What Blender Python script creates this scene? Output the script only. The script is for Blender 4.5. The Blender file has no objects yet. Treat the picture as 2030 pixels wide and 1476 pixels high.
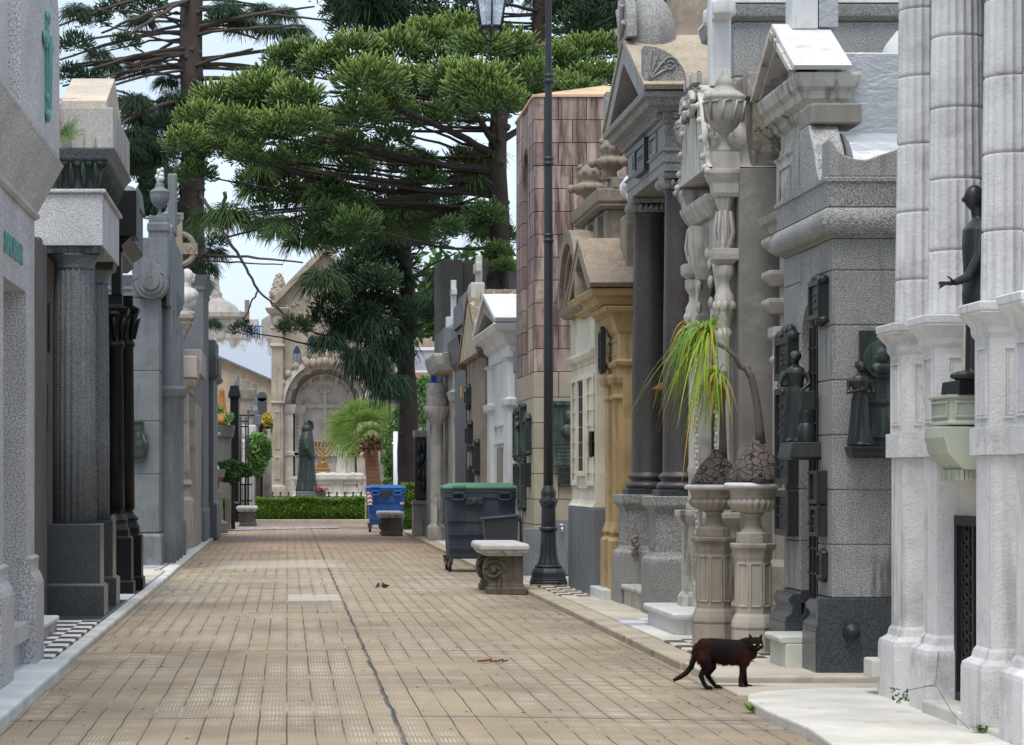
import bpy, bmesh, math, random
import numpy as np
from mathutils import Vector, Matrix
rnd = random.Random(11)
nr = np.random.default_rng(5)
PI = math.pi
# ---------------------------------------------------------------- measuring
# camera 1.25 m above the street looking straight along it (+Y); F, (U0,V0)
# are its focal length and vanishing point, used to turn measures into metres
F, U0, V0, H = 5300.0, 570.0, 943.0, 1.25
def X(u, Y): return (u - U0) * Y / F
def Z(v, Y): return H - (v - V0) * Y / F
def YX(u, x): return x * F / (u - U0)          # depth of a facade plane x at column u
def lin(r, g, b, k=1.0):
    def f(c):
        c /= 255.0
        return (c / 12.92 if c <= .04045 else ((c + .055) / 1.055) ** 2.4) * k
    return (f(r), f(g), f(b), 1.0)

scn = bpy.context.scene
col = scn.collection

# ---------------------------------------------------------------- objects
def thing(name, label, cat, loc=(0, 0, 0), group=None):
    o = bpy.data.objects.new(name, None)
    o.empty_display_size = .1
    col.objects.link(o)
    o.location = loc
    o['label'] = label; o['category'] = cat
    if group: o['group'] = group
    return o
def tag(o, label, cat, group=None, kind=None):
    o['label'] = label; o['category'] = cat
    if group: o['group'] = group
    if kind: o['kind'] = kind
    return o
def rootloc(p):
    l = Vector((0, 0, 0))
    while p is not None:
        l = l + Vector(p.location); p = p.parent
    return l
def copy_tree(o, parent=None):
    c = o.copy(); col.objects.link(c)
    if parent is not None: c.parent = parent
    for ch in list(o.children): copy_tree(ch, c)
    return c

class MB:
    """collects shapes in world metres; build() links them as ONE mesh object"""
    def __init__(s): s.v = []; s.f = []; s.sm = []; s.c = []; s.hascol = False
    def add(s, vs, fs, smooth=False, c=None):
        n = len(s.v); s.v.extend([tuple(map(float, p)) for p in vs])
        for f in fs:
            s.f.append(tuple(i + n for i in f)); s.sm.append(smooth)
        if c is not None: s.hascol = True
        s.c.extend([c if c is not None else .5] * len(vs))
        return s
    def box(s, x0, x1, y0, y1, z0, z1, c=None):
        vs = [(x0,y0,z0),(x1,y0,z0),(x1,y1,z0),(x0,y1,z0),(x0,y0,z1),(x1,y0,z1),(x1,y1,z1),(x0,y1,z1)]
        return s.add(vs, [(3,2,1,0),(4,5,6,7),(0,1,5,4),(1,2,6,5),(2,3,7,6),(3,0,4,7)], c=c)
    def loft(s, x0, x1, y0, y1, prof, c=None, sides=(1,1,1,1)):
        """stack of rectangles; prof = [(z, outset)...]; sides = which sides move (x0,x1,y0,y1)"""
        vs = []; fs = []
        for z, o in prof:
            a, b, d, e = x0-o*sides[0], x1+o*sides[1], y0-o*sides[2], y1+o*sides[3]
            vs += [(a,d,z),(b,d,z),(b,e,z),(a,e,z)]
        n = len(prof)
        for i in range(n-1):
            for k in range(4):
                a = 4*i+k; b = 4*i+(k+1)%4
                fs.append((a, b, b+4, a+4))
        fs.append((3,2,1,0)); m = 4*(n-1); fs.append((m, m+1, m+2, m+3))
        return s.add(vs, fs, c=c)
    def lathe(s, cx, cy, prof, n=24, smooth=True, flutes=0, fd=0.0, rot=0.0, c=None, sx=1, sy=1, lobes=0, ld=0):
        vs = []; fs = []
        for r, z in prof:
            for k in range(n):
                a = 2*PI*k/n + rot
                rr = r
                if flutes: rr = r*(1 - fd*abs(math.sin(flutes*(a-rot)/2))**.85)
                if lobes: rr = r*(1 - ld + ld*abs(math.sin(lobes*a/2)))
                vs.append((cx+rr*math.cos(a)*sx, cy+rr*math.sin(a)*sy, z))
        m = len(prof)
        for i in range(m-1):
            for k in range(n):
                a = i*n+k; b = i*n+(k+1)%n
                fs.append((a, b, b+n, a+n))
        fs.append(tuple(range(n-1, -1, -1))); fs.append(tuple(range((m-1)*n, m*n)))
        return s.add(vs, fs, smooth, c)
    def tube(s, pts, rad, n=7, smooth=True, c=None, flat=1.0):
        pts = [Vector(p) for p in pts]
        if not hasattr(rad, '__len__'): rad = [rad]*len(pts)
        vs = []; fs = []
        ref = Vector((0,0,1))
        d0 = (pts[-1]-pts[0])
        if d0.length > 0 and abs(d0.normalized().z) > .8: ref = Vector((1,0,0))
        for i, p in enumerate(pts):
            d = pts[min(i+1, len(pts)-1)] - pts[max(i-1, 0)]
            if d.length < 1e-9: d = Vector((0,0,1))
            d.normalize()
            u = d.cross(ref)
            if u.length < 1e-3: u = d.cross(Vector((0,1,0)))
            u.normalize(); w = d.cross(u)
            for k in range(n):
                a = 2*PI*k/n
                vs.append(p + (u*math.cos(a) + w*math.sin(a)*flat)*rad[i])
        for i in range(len(pts)-1):
            for k in range(n):
                a = i*n+k; b = i*n+(k+1)%n
                fs.append((a, b, b+n, a+n))
        fs.append(tuple(range(n-1,-1,-1))); m = (len(pts)-1)*n; fs.append(tuple(range(m, m+n)))
        return s.add(vs, fs, smooth, c)
    def prism(s, poly, ax, a0, a1, c=None, smooth=False):
        """poly: 2D outline; ax 'x' -> (y,z), 'y' -> (x,z), 'z' -> (x,y)"""
        def P(p, a):
            return {'x': (a, p[0], p[1]), 'y': (p[0], a, p[1]), 'z': (p[0], p[1], a)}[ax]
        n = len(poly)
        vs = [P(p, a0) for p in poly] + [P(p, a1) for p in poly]
        fs = [tuple(range(n)), tuple(range(2*n-1, n-1, -1))]
        for k in range(n):
            j = (k+1) % n
            fs.append((k, k+n, j+n, j))
        return s.add(vs, fs, smooth, c)
    def ell(s, cx, cy, cz, rx, ry, rz, n=14, m=9, c=None):
        vs = [(cx, cy, cz-rz)]; fs = []
        for i in range(1, m):
            t = -PI/2 + PI*i/m
            for k in range(n):
                a = 2*PI*k/n
                vs.append((cx+rx*math.cos(t)*math.cos(a), cy+ry*math.cos(t)*math.sin(a), cz+rz*math.sin(t)))
        vs.append((cx, cy, cz+rz)); L = len(vs)-1
        for k in range(n):
            j = (k+1) % n
            fs.append((0, 1+j, 1+k)); fs.append((L, 1+(m-2)*n+k, 1+(m-2)*n+j))
            for i in range(m-2):
                a = 1+i*n+k; b = 1+i*n+j
                fs.append((a, b, b+n, a+n))
        return s.add(vs, fs, True, c)
    def blocks(s, ax, a, b0, b1, z0, z1, rows, bw, depth, gap=.006, jit=.0):
        """masonry veneer: blocks on plane ax='x' (at x=a, spanning y) or 'y' (at y=a, spanning x), with tone per block"""
        h = (z1-z0)/rows
        for r in range(rows):
            n = max(1, round((b1-b0)/bw)); w = (b1-b0)/n
            cuts = [b0 + w*i for i in range(n+1)]
            if r % 2: cuts = [b0] + [b0 + w*(i+.5) for i in range(n)] + [b1]
            for p, q in zip(cuts[:-1], cuts[1:]):
                if q-p < gap*3: continue
                j = rnd.uniform(-jit, jit)
                zz0, zz1 = z0+r*h+gap/2, z0+(r+1)*h-gap/2
                if ax == 'x': s.box(min(a, a+depth)+j, max(a, a+depth)+j, p+gap/2, q-gap/2, zz0, zz1, c=rnd.random())
                else: s.box(p+gap/2, q-gap/2, min(a, a+depth)+j, max(a, a+depth)+j, zz0, zz1, c=rnd.random())
        return s
    def mesh(s, name, off, fix=True):
        me = bpy.data.meshes.new(name)
        me.from_pydata([(p[0]-off[0], p[1]-off[1], p[2]-off[2]) for p in s.v], [], s.f)
        me.polygons.foreach_set('use_smooth', s.sm)
        if s.hascol:
            at = me.attributes.new('tone', 'FLOAT', 'POINT'); at.data.foreach_set('value', s.c)
        if fix:
            bm = bmesh.new(); bm.from_mesh(me)
            bmesh.ops.recalc_face_normals(bm, faces=bm.faces)
            bm.to_mesh(me); bm.free()
        me.update()
        return me
    def build(s, name, mat, parent=None, loc=None, bevel=0.0, seg=2):
        off = rootloc(parent) if parent is not None else Vector(loc or (0, 0, 0))
        me = s.mesh(name, off)
        o = bpy.data.objects.new(name, me); col.objects.link(o)
        o.data.materials.append(mat)
        if parent is not None: o.parent = parent
        else: o.location = off
        if bevel:
            b = o.modifiers.new('bevel', 'BEVEL'); b.width = bevel; b.segments = seg
            b.limit_method = 'ANGLE'; b.angle_limit = math.radians(40); b.use_clamp_overlap = True
            b.harden_normals = False
        return o
    def organic(s, name, mat, parent=None, loc=None, voxel=.01, smooth=4, noise=0.0):
        """fuse overlapping volumes into one continuous surface"""
        off = rootloc(parent) if parent is not None else Vector(loc or (0, 0, 0))
        me = s.mesh(name, off)
        t = bpy.data.objects.new('tmp', me); col.objects.link(t)
        r = t.modifiers.new('r', 'REMESH'); r.mode = 'VOXEL'; r.voxel_size = voxel; r.use_smooth_shade = True
        if smooth:
            k = t.modifiers.new('s', 'SMOOTH'); k.factor = .5; k.iterations = smooth
        bpy.context.view_layer.update()
        dg = bpy.context.evaluated_depsgraph_get()
        m2 = bpy.data.meshes.new_from_object(t.evaluated_get(dg))
        bpy.data.objects.remove(t); bpy.data.meshes.remove(me)
        m2.name = name; m2.materials.clear(); m2.materials.append(mat)
        m2.polygons.foreach_set('use_smooth', [True]*len(m2.polygons))
        o = bpy.data.objects.new(name, m2); col.objects.link(o)
        if parent is not None: o.parent = parent
        else: o.location = off
        return o

def arc(cx, cz, r, a0, a1, n, rz=None):
    rz = r if rz is None else rz
    return [(cx + r*math.cos(math.radians(a0+(a1-a0)*i/n)), cz + rz*math.sin(math.radians(a0+(a1-a0)*i/n))) for i in range(n+1)]
def bez(p0, p1, p2, n=8):
    p0, p1, p2 = Vector(p0), Vector(p1), Vector(p2)
    return [(p0*(1-t)**2 + p1*2*t*(1-t) + p2*t*t) for t in [i/n for i in range(n+1)]]
def raw_mesh(name, V, Q, mat, tone=None, parent=None, loc=(0,0,0), smooth=True):
    """mesh from numpy arrays (V: n x 3 world, Q: m x 4)"""
    off = np.array(rootloc(parent) if parent is not None else loc, dtype=float)
    me = bpy.data.meshes.new(name)
    V = (V-off).astype(np.float32); k = Q.shape[1]
    me.vertices.add(len(V)); me.vertices.foreach_set('co', V.ravel())
    me.loops.add(Q.size); me.loops.foreach_set('vertex_index', Q.ravel().astype(np.int32))
    me.polygons.add(len(Q)); me.polygons.foreach_set('loop_start', np.arange(0, Q.size, k, dtype=np.int32))
    me.polygons.foreach_set('use_smooth', np.full(len(Q), smooth))
    me.update(calc_edges=True)
    if tone is not None:
        at = me.attributes.new('tone', 'FLOAT', 'POINT'); at.data.foreach_set('value', tone.astype(np.float32))
    me.materials.append(mat)
    o = bpy.data.objects.new(name, me); col.objects.link(o)
    if parent is not None: o.parent = parent
    else: o.location = tuple(off)
    return o

# ---------------------------------------------------------------- materials
class NT:
    def __init__(s, name):
        s.m = bpy.data.materials.new(name); s.m.use_nodes = True
        s.t = s.m.node_tree; s.n = s.t.nodes; s.L = s.t.links
        s.b = s.n['Principled BSDF']
        s.tc = s.n.new('ShaderNodeTexCoord'); s.co = s.tc.outputs['Object']
    def put(s, sock, v):
        if v is None: return
        if isinstance(v, bpy.types.NodeSocket): s.L.new(v, sock)
        else:
            if hasattr(v, '__len__') and len(v) == 3 and sock.type == 'RGBA': v = (*v, 1)
            sock.default_value = v
    def math(s, op, a, b=None, c=None, clamp=False):
        n = s.n.new('ShaderNodeMath'); n.operation = op; n.use_clamp = clamp
        s.put(n.inputs[0], a); s.put(n.inputs[1], b); s.put(n.inputs[2], c)
        return n.outputs[0]
    def scale(s, vec, sc):
        n = s.n.new('ShaderNodeMapping'); n.inputs['Scale'].default_value = sc
        s.L.new(vec, n.inputs['Vector']); return n.outputs[0]
    def noise(s, vec, sc, det=4, rough=.55, dist=0):
        n = s.n.new('ShaderNodeTexNoise'); s.L.new(vec, n.inputs['Vector'])
        n.inputs['Scale'].default_value = sc; n.inputs['Detail'].default_value = det
        n.inputs['Roughness'].default_value = rough; n.inputs['Distortion'].default_value = dist
        return n.outputs['Fac']
    def voro(s, vec, sc, feat='F1', out='Distance'):
        n = s.n.new('ShaderNodeTexVoronoi'); n.feature = feat; s.L.new(vec, n.inputs['Vector'])
        n.inputs['Scale'].default_value = sc; return n.outputs[out]
    def white(s, vec):
        n = s.n.new('ShaderNodeTexWhiteNoise'); s.L.new(vec, n.inputs['Vector']); return n.outputs['Value']
    def xyz(s, vec):
        n = s.n.new('ShaderNodeSeparateXYZ'); s.L.new(vec, n.inputs[0]); return n.outputs
    def comb(s, x, y, z=0.0):
        n = s.n.new('ShaderNodeCombineXYZ'); s.put(n.inputs[0], x); s.put(n.inputs[1], y); s.put(n.inputs[2], z); return n.outputs[0]
    def step(s, f, a, b):
        n = s.n.new('ShaderNodeMapRange'); n.interpolation_type = 'SMOOTHSTEP'
        s.put(n.inputs['Value'], f); n.inputs['From Min'].default_value = a; n.inputs['From Max'].default_value = b
        return n.outputs[0]
    def mix(s, f, a, b, blend='MIX'):
        n = s.n.new('ShaderNodeMix'); n.data_type = 'RGBA'; n.blend_type = blend
        s.put(n.inputs['Factor'], f); s.put(n.inputs[6], a); s.put(n.inputs[7], b); return n.outputs[2]
    def attr(s, name):
        n = s.n.new('ShaderNodeAttribute'); n.attribute_name = name; return n.outputs['Fac']
    def bump(s, h, st=.3, d=.01):
        n = s.n.new('ShaderNodeBump'); n.inputs['Strength'].default_value = st; n.inputs['Distance'].default_value = d
        s.L.new(h, n.inputs['Height']); s.L.new(n.outputs[0], s.b.inputs['Normal'])
    def done(s, c, rough=.7, metal=0.0, spec=.4):
        s.put(s.b.inputs['Base Color'], c); s.put(s.b.inputs['Roughness'], rough); s.put(s.b.inputs['Metallic'], metal)
        s.b.inputs['Specular IOR Level'].default_value = spec
        return s.m
def mul(c, k): return (min(c[0]*k, 1), min(c[1]*k, 1), min(c[2]*k, 1), 1)

def stone(name, base, var=.15, speck=0.0, sps=75, spd=.3, stain=.35, stc=None, streak=.3, skc=None, rough=.75,
          bump=.35, bsc=60, tone=0.0, tonec=None, spec=.35, lichen=0.0, joints=0.0, smask=True):
    t = NT(name); co = t.co
    big = t.noise(co, 1.7, 5)
    c = t.mix(t.step(big, .3, .7), mul(base, 1-var), mul(base, 1+var))
    if tone:
        c = t.mix(t.math('MULTIPLY', t.attr('tone'), tone), c, tonec or mul(base, .45))
    fine = t.noise(co, bsc, 4, .65)
    h = fine
    if speck:
        n = t.noise(co, sps, 2, .7)
        c = t.mix(t.math('MULTIPLY', t.step(n, .46, .56), speck), c, mul(base, spd))
        n2 = t.noise(co, sps*1.7, 1, .6)
        c = t.mix(t.math('MULTIPLY', t.step(n2, .58, .66), speck*.6), c, mul(base, 1.5))
    if stain:
        n = t.noise(co, 3.1, 8, .68, .4)
        c = t.mix(t.math('MULTIPLY', t.step(n, .5, .72), stain), c, stc or mul(base, .4))
    if streak:
        n = t.noise(t.scale(co, (7, 7, .7)), 1.3, 6, .62)
        n3 = t.noise(co, .9, 3)
        f = t.math('MULTIPLY', t.step(n, .5, .68), t.step(n3, .35, .6)) if smask else t.step(n, .40, .62)
        c = t.mix(t.math('MULTIPLY', f, streak), c, skc or mul(base, .32))
    if lichen:
        n = t.noise(co, 14, 6, .7)
        c = t.mix(t.math('MULTIPLY', t.step(n, .56, .62), lichen), c, (.55, .54, .46, 1))
    if joints:
        z = t.xyz(co)[2]
        fz = t.math('PINGPONG', z, joints/2)
        j = t.step(fz, .004, .011)
        c = t.mix(t.math('MULTIPLY', t.math('SUBTRACT', 1.0, j), .7), c, mul(base, .22))
    r = t.math('ADD', t.math('MULTIPLY', fine, .25), rough-.12)
    t.bump(t.math('ADD', t.math('MULTIPLY', fine, .5), t.math('MULTIPLY', t.noise(co, 9, 5), .9)), bump, .012)
    return t.done(c, r, 0, spec)

def metal(name, base, var=.3, patina=None, pam=.5, rough=.45, met=.0, streak=.5, bump=.15, spec=.5):
    t = NT(name); co = t.co
    n = t.noise(co, 9, 6, .65)
    c = t.mix(n, mul(base, 1-var), mul(base, 1+var))
    if patina:
        m = t.noise(t.scale(co, (9, 9, 1.2)), 2.2, 6, .65)
        c = t.mix(t.math('MULTIPLY', t.step(m, .42, .66), pam), c, patina)
    t.bump(t.noise(co, 45, 4), bump, .006)
    return t.done(c, t.math('ADD', t.math('MULTIPLY', n, .3), rough-.15), met, spec)

def plain(name, base, rough=.6, var=.12, sc=8, met=0, bump=.0, spec=.4):
    t = NT(name)
    n = t.noise(t.co, sc, 5, .6)
    c = t.mix(n, mul(base, 1-var), mul(base, 1+var))
    if bump: t.bump(t.noise(t.co, sc*5, 4), bump, .005)
    return t.done(c, rough, met, spec)

def leafmat(name, dark, light, brown=(.13, .04, .02, 1), trans=.25):
    """tone 0..1 = mature to new growth, in tree crowns also painted shade to lit tops, tone > 1.5 = brown cones or dead blades"""
    t = NT(name); a = t.attr('tone')
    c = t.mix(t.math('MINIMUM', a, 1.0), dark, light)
    n = t.noise(t.co, 3.0, 4)
    c = t.mix(t.math('MULTIPLY', t.step(n, .35, .7), .35), c, mul(dark, .75))
    c = t.mix(t.step(a, 1.4, 1.6), c, brown)
    t.bump(t.noise(t.co, 60, 3), .5, .01)
    m = t.done(c, .55, 0, .3)
    if trans:
        tr = t.n.new('ShaderNodeBsdfTranslucent'); t.L.new(c, tr.inputs[0])
        mx = t.n.new('ShaderNodeMixShader'); mx.inputs[0].default_value = trans
        t.L.new(t.b.outputs[0], mx.inputs[1]); t.L.new(tr.outputs[0], mx.inputs[2])
        t.L.new(mx.outputs[0], t.n['Material Output'].inputs[0])
    return m

M = {}
M['granite_light'] = stone('granite_light', lin(206,204,206,.95), speck=.8, sps=100, spd=.28, stain=.2, streak=.15)
M['granite_mid'] = stone('granite_mid', lin(168,167,165,.95), speck=.85, sps=120, spd=.2, stain=.3, streak=.35)
M['granite_course'] = stone('granite_course', tone=.35, tonec=lin(140,138,134,.95), base=lin(172,171,169,1.0), speck=.9, sps=150, spd=.2, stain=.35, stc=lin(86,85,82), streak=.85, skc=lin(74,72,68))
M['granite_dark'] = stone('granite_dark', lin(126,130,134,.95), speck=.9, sps=110, spd=.25, stain=.3, streak=.3, rough=.6)
M['granite_polished'] = stone('granite_polished', lin(76,81,86,.9), speck=.85, sps=110, spd=.25, stain=.1, streak=.1, rough=.3, bump=.03, spec=.6)
M['granite_blue'] = stone('granite_blue', lin(122,126,130,.88), speck=.5, sps=110, spd=.5, stain=.45, streak=.5, rough=.65)
M['black_polished'] = stone('black_polished', lin(24,25,27,.8), speck=.2, stain=.1, streak=.1, rough=.4, bump=.02, spec=.2)
M['red_granite'] = stone('red_granite', lin(82,75,74,.85), speck=.75, sps=90, spd=.35, stain=.35, stc=lin(60,30,28), streak=.35, rough=.42, bump=.05, spec=.5)
M['concrete'] = stone('concrete', lin(140,136,129,.85), stain=.5, stc=lin(196,192,186,.8), streak=.4, rough=.85)
M['concrete_dark'] = stone('concrete_dark', lin(104,102,98,.85), stain=.4, streak=.5, rough=.85)
M['limestone'] = stone('limestone', lin(184,179,171,.85), stain=.6, stc=lin(96,88,78), streak=.5, skc=lin(84,78,70), rough=.8)
M['limestone_brown'] = stone('limestone_brown', lin(148,136,122,.85), stain=.6, stc=lin(86,74,62), streak=.5, rough=.85, lichen=.15)
M['ochre_stone'] = stone('ochre_stone', lin(186,160,116,.85), stain=.55, stc=lin(116,94,68), streak=.65, skc=lin(92,74,54), rough=.8)
M['cream_paint'] = stone('cream_paint', lin(222,215,196,.9), stain=.25, stc=lin(150,142,126), streak=.3, skc=lin(140,130,112), rough=.8, bump=.2)
M['white_stone'] = stone('white_stone', lin(226,225,226,.92), var=.1, stain=.55, stc=lin(152,149,148), streak=.5, skc=lin(126,122,120), rough=.8, bump=1.0, bsc=70)
M['white_plaster'] = stone('white_plaster', lin(224,220,208,.88), var=.08, stain=.4, stc=lin(170,164,150), streak=.3, skc=lin(150,146,136), rough=.85, bump=.45, bsc=28)
M['marble_white'] = stone('marble_white', lin(222,222,222,.86), var=.07, stain=.45, stc=lin(158,154,150), streak=.45, skc=lin(132,128,124), rough=.5, bump=.1)
M['marble_aged'] = stone('marble_aged', lin(196,192,184,.85), stain=.5, stc=lin(110,104,94), streak=.95, skc=lin(72,67,62), rough=.7, bump=.3)
M['marble_pale_green'] = stone('marble_pale_green', lin(212,214,204,.86), stain=.4, stc=lin(182,190,172), streak=.3, skc=lin(160,180,160), rough=.65, bump=.3)
M['marble_green'] = stone('marble_green', lin(190,194,178,.85), stain=.4, stc=lin(132,168,152), streak=.6, skc=lin(124,168,152), rough=.65, bump=.35)
M['pink_granite'] = stone('pink_granite', lin(178,160,148,.95), tone=.85, tonec=lin(128,104,100,.95), stain=.75, stc=lin(82,62,62), streak=.9, skc=lin(80,58,58), smask=False, rough=.75, bump=.3)
M['pink_base'] = stone('pink_base', lin(168,158,140,.9), tone=.5, tonec=lin(140,126,108,.9), stain=.3, streak=.35, rough=.75, bump=.3)
M['attic_stained'] = stone('attic_stained', lin(184,178,172,.9), speck=.55, sps=130, spd=.4, stain=.35, stc=lin(120,108,100), streak=.95, skc=lin(86,58,56))
M['streak_block'] = stone('streak_block', lin(190,180,172,.9), stain=.5, stc=lin(120,100,96), streak=1.0, skc=lin(92,60,60))
M['bust_marble'] = stone('bust_marble', lin(204,200,196,.9), stain=.5, stc=lin(120,112,106), streak=.5, skc=lin(104,98,94), rough=.6)
M['roof_tan'] = stone('roof_tan', lin(200,186,170,.9), speck=.3, stain=.3, streak=.3, rough=.85)
M['roof_granite'] = stone('roof_granite', lin(182,168,148,.88), speck=.6, sps=70, spd=.5, stain=.35, stc=lin(110,98,86), streak=.3, rough=.85)
M['roof_brown'] = stone('roof_brown', lin(158,142,124,.85), speck=.6, sps=60, spd=.5, stain=.6, stc=lin(92,80,68), streak=.3, rough=.9, lichen=.15)
M['roof_orange'] = stone('roof_orange', lin(204,172,140,.9), stain=.25, streak=.15, rough=.85)
M['roof_moss'] = stone('roof_moss', lin(120,104,88,.85), stain=.6, stc=lin(70,60,48), streak=.2, lichen=.8, rough=.9, bump=.8)
M['stucco_moss'] = stone('stucco_moss', lin(150,142,130,.85), stain=.8, stc=lin(74,66,56), streak=.5, lichen=.3, rough=.9, bump=.6)
M['chapel'] = stone('chapel', lin(172,163,148,.82), stain=.4, stc=lin(120,104,84), streak=.55, skc=lin(104,92,76), rough=.85)
M['chapel_inner'] = stone('chapel_inner', lin(200,194,186,.88), stain=.3, stc=lin(150,142,132), streak=.3, rough=.85)
M['plaster_peel'] = stone('plaster_peel', lin(212,222,236,.85), stain=.0, streak=.2, rough=.9)
M['plaster_tan'] = stone('plaster_tan', lin(182,166,146,.85), stain=.4, streak=.45, rough=.9)
M['plaster_grey'] = stone('plaster_grey', lin(170,164,158,.85), stain=.45, streak=.6, rough=.9)
M['bronze_black'] = metal('bronze_black', lin(38,40,42,.9), patina=lin(60,74,70,.8), pam=.35, rough=.42, spec=.5)
M['bronze_green'] = metal('bronze_green', lin(40,48,46,.9), patina=lin(92,116,104,.8), pam=.6, rough=.55)
M['verdigris'] = metal('verdigris', lin(92,150,148,.9), patina=lin(132,190,184,.9), pam=.6, rough=.7)
M['monk_bronze'] = metal('monk_bronze', lin(38,50,47,.8), patina=lin(66,88,80,.75), pam=.5, rough=.55)
M['iron_dark'] = metal('iron_dark', lin(40,43,48,.9), rough=.5, var=.25)
M['iron_black'] = plain('iron_black', lin(26,28,30), .55)
M['rust'] = metal('rust', lin(120,64,44,.8), patina=lin(150,92,60,.8), rough=.85)
M['rust_ochre'] = metal('rust_ochre', lin(176,122,58,.8), patina=lin(126,80,40), pam=.6, rough=.75)
M['gold'] = metal('gold', lin(156,118,68,.85), patina=lin(108,82,50), pam=.4, rough=.5, met=.35)
M['foil'] = None
t = NT('foil'); n1 = t.voro(t.scale(t.co, (5,5,9)), 3.4); n2 = t.noise(t.scale(t.co,(1,1,2.2)), 7, 8, .72, 1.2)
t.bump(t.math('ADD', t.math('MULTIPLY', n1, .3), t.math('MULTIPLY', n2, 1.6)), .38, .02)
M['foil'] = t.done(t.mix(t.noise(t.co, 3, 5), lin(158,160,163), lin(192,193,196)), t.math('ADD', .3, t.math('MULTIPLY', n2, .25)), .75, .5)
M['plastic_grey'] = stone('plastic_grey', lin(60,68,82,.95), var=.2, stain=.5, stc=lin(92,96,102), streak=.5, skc=lin(40,42,46), rough=.55, bump=.12)
M['plastic_dark'] = plain('plastic_dark', lin(52,55,60,.9), .55, .2, 6)
M['plastic_green'] = stone('plastic_green', lin(84,130,102,.8), stain=.4, stc=lin(60,92,76), streak=.2, rough=.55, bump=.1)
M['plastic_blue'] = stone('plastic_blue', lin(50,100,172,.85), stain=.4, stc=lin(40,76,130), streak=.4, skc=lin(36,60,100), rough=.5, bump=.1)
M['plastic_blue_light'] = plain('plastic_blue_light', lin(66,118,186,.85), .45, .1, 4)
M['rubber'] = plain('rubber', lin(34,34,36), .75)
M['steel'] = plain('steel', lin(170,172,176), .35, .1, 8, met=.8)
M['white_paint'] = plain('white_paint', lin(230,233,240,.9), .5, .05)
M['red_paint'] = plain('red_paint', lin(190,40,40,.9), .5, .1)
M['green_sign'] = plain('green_sign', lin(70,190,70,.85), .5, .08)
M['blue_tile'] = plain('blue_tile', lin(60,70,190,.9), .4, .1)
M['yellow_paint'] = plain('yellow_paint', lin(226,176,60,.9), .6, .1)
M['red_roof'] = stone('red_roof', lin(196,150,132,.85), stain=.3, rough=.85)
M['corrugated'] = stone('corrugated', lin(196,196,208,.85), stain=.3, streak=.6, rough=.7)
M['bark'] = stone('bark', lin(84,74,68,.85), var=.25, stain=.5, stc=lin(46,40,36), streak=.4, rough=.95, bump=1.0, bsc=30)
M['bark_dark'] = stone('bark_dark', lin(60,52,48,.85), var=.25, stain=.4, stc=lin(36,30,28), streak=.3, rough=.95, bump=1.0, bsc=30)
M['palm_bark'] = stone('palm_bark', lin(140,104,76,.85), var=.25, stain=.5, stc=lin(84,60,44), streak=.2, rough=.95, bump=.9, joints=.12)
M['stem_bark'] = stone('stem_bark', lin(108,98,92,.85), stain=.4, streak=.2, rough=.9, bump=.6)
t = NT('cracked_bark'); cc = t.scale(t.co, (1,1,1.15))
wob = t.n.new('ShaderNodeVectorMath'); wob.operation = 'ADD'; t.L.new(cc, wob.inputs[0])
nn = t.n.new('ShaderNodeTexNoise'); nn.inputs['Scale'].default_value = 9; t.L.new(t.co, nn.inputs['Vector'])
sc_ = t.n.new('ShaderNodeVectorMath'); sc_.operation = 'SCALE'; sc_.inputs[3].default_value = .09; t.L.new(nn.outputs['Color'], sc_.inputs[0]); t.L.new(sc_.outputs[0], wob.inputs[1])
e = t.voro(wob.outputs[0], 17, 'DISTANCE_TO_EDGE')
k = t.step(e, .01, .06); nb = t.noise(t.co, 30, 5, .65)
t.bump(t.math('ADD', k, t.math('MULTIPLY', nb, .4)), 1.0, .02)
M['cracked_bark'] = t.done(t.mix(k, lin(40,34,30), t.mix(nb, lin(78,70,66), lin(118,108,102))), .9)
M['soil'] = plain('soil', lin(52,44,36), .95, .3, 20)
M['fur'] = None
t = NT('fur'); n = t.noise(t.co, 6, 4); n2 = t.noise(t.scale(t.co, (1,1,.5)), 220, 3)
t.bump(n2, .6, .004)
M['fur'] = t.done(t.mix(t.step(n, .35, .7), (.007,.006,.007,1), (.038,.008,.006,1)), .85, 0, .18)
M['cat_eye'] = plain('cat_eye', lin(214,196,70), .15)
M['cat_pupil'] = plain('cat_pupil', (.005,.005,.005,1), .15)
M['cat_nose'] = plain('cat_nose', lin(80,76,84), .4)
M['araucaria_bright'] = leafmat('araucaria_bright', (.045,.105,.040,1), (.330,.430,.080,1), trans=.12)
M['araucaria_dark'] = leafmat('araucaria_dark', (.026,.062,.034,1), (.130,.210,.065,1), trans=.12)
M['hedge_leaf'] = leafmat('hedge_leaf', (.05,.11,.015,1), (.20,.34,.035,1))
M['bush_leaf'] = leafmat('bush_leaf', (.030,.075,.020,1), (.100,.190,.045,1))
M['shrub_light'] = leafmat('shrub_light', (.09,.19,.05,1), (.24,.40,.12,1))
M['palm_leaf'] = leafmat('palm_leaf', (.13,.25,.045,1), (.38,.50,.14,1), brown=(.16,.10,.05,1), trans=.35)
M['pony_leaf'] = leafmat('pony_leaf', (.13,.28,.03,1), (.34,.48,.05,1), brown=(.62,.42,.05,1), trans=.35)
M['yellow_flower'] = leafmat('yellow_flower', (.10,.16,.03,1), (.65,.48,.04,1))
M['red_flower'] = leafmat('red_flower', (.06,.12,.03,1), (.45,.02,.05,1))
t = NT('lamp_glass'); t.b.inputs['Transmission Weight'].default_value = .55; t.b.inputs['Alpha'].default_value = .55
M['lamp_glass'] = t.done(lin(214,224,232), .12)
M['window_dark'] = plain('window_dark', lin(52,66,92), .25, .2, 20)
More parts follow.
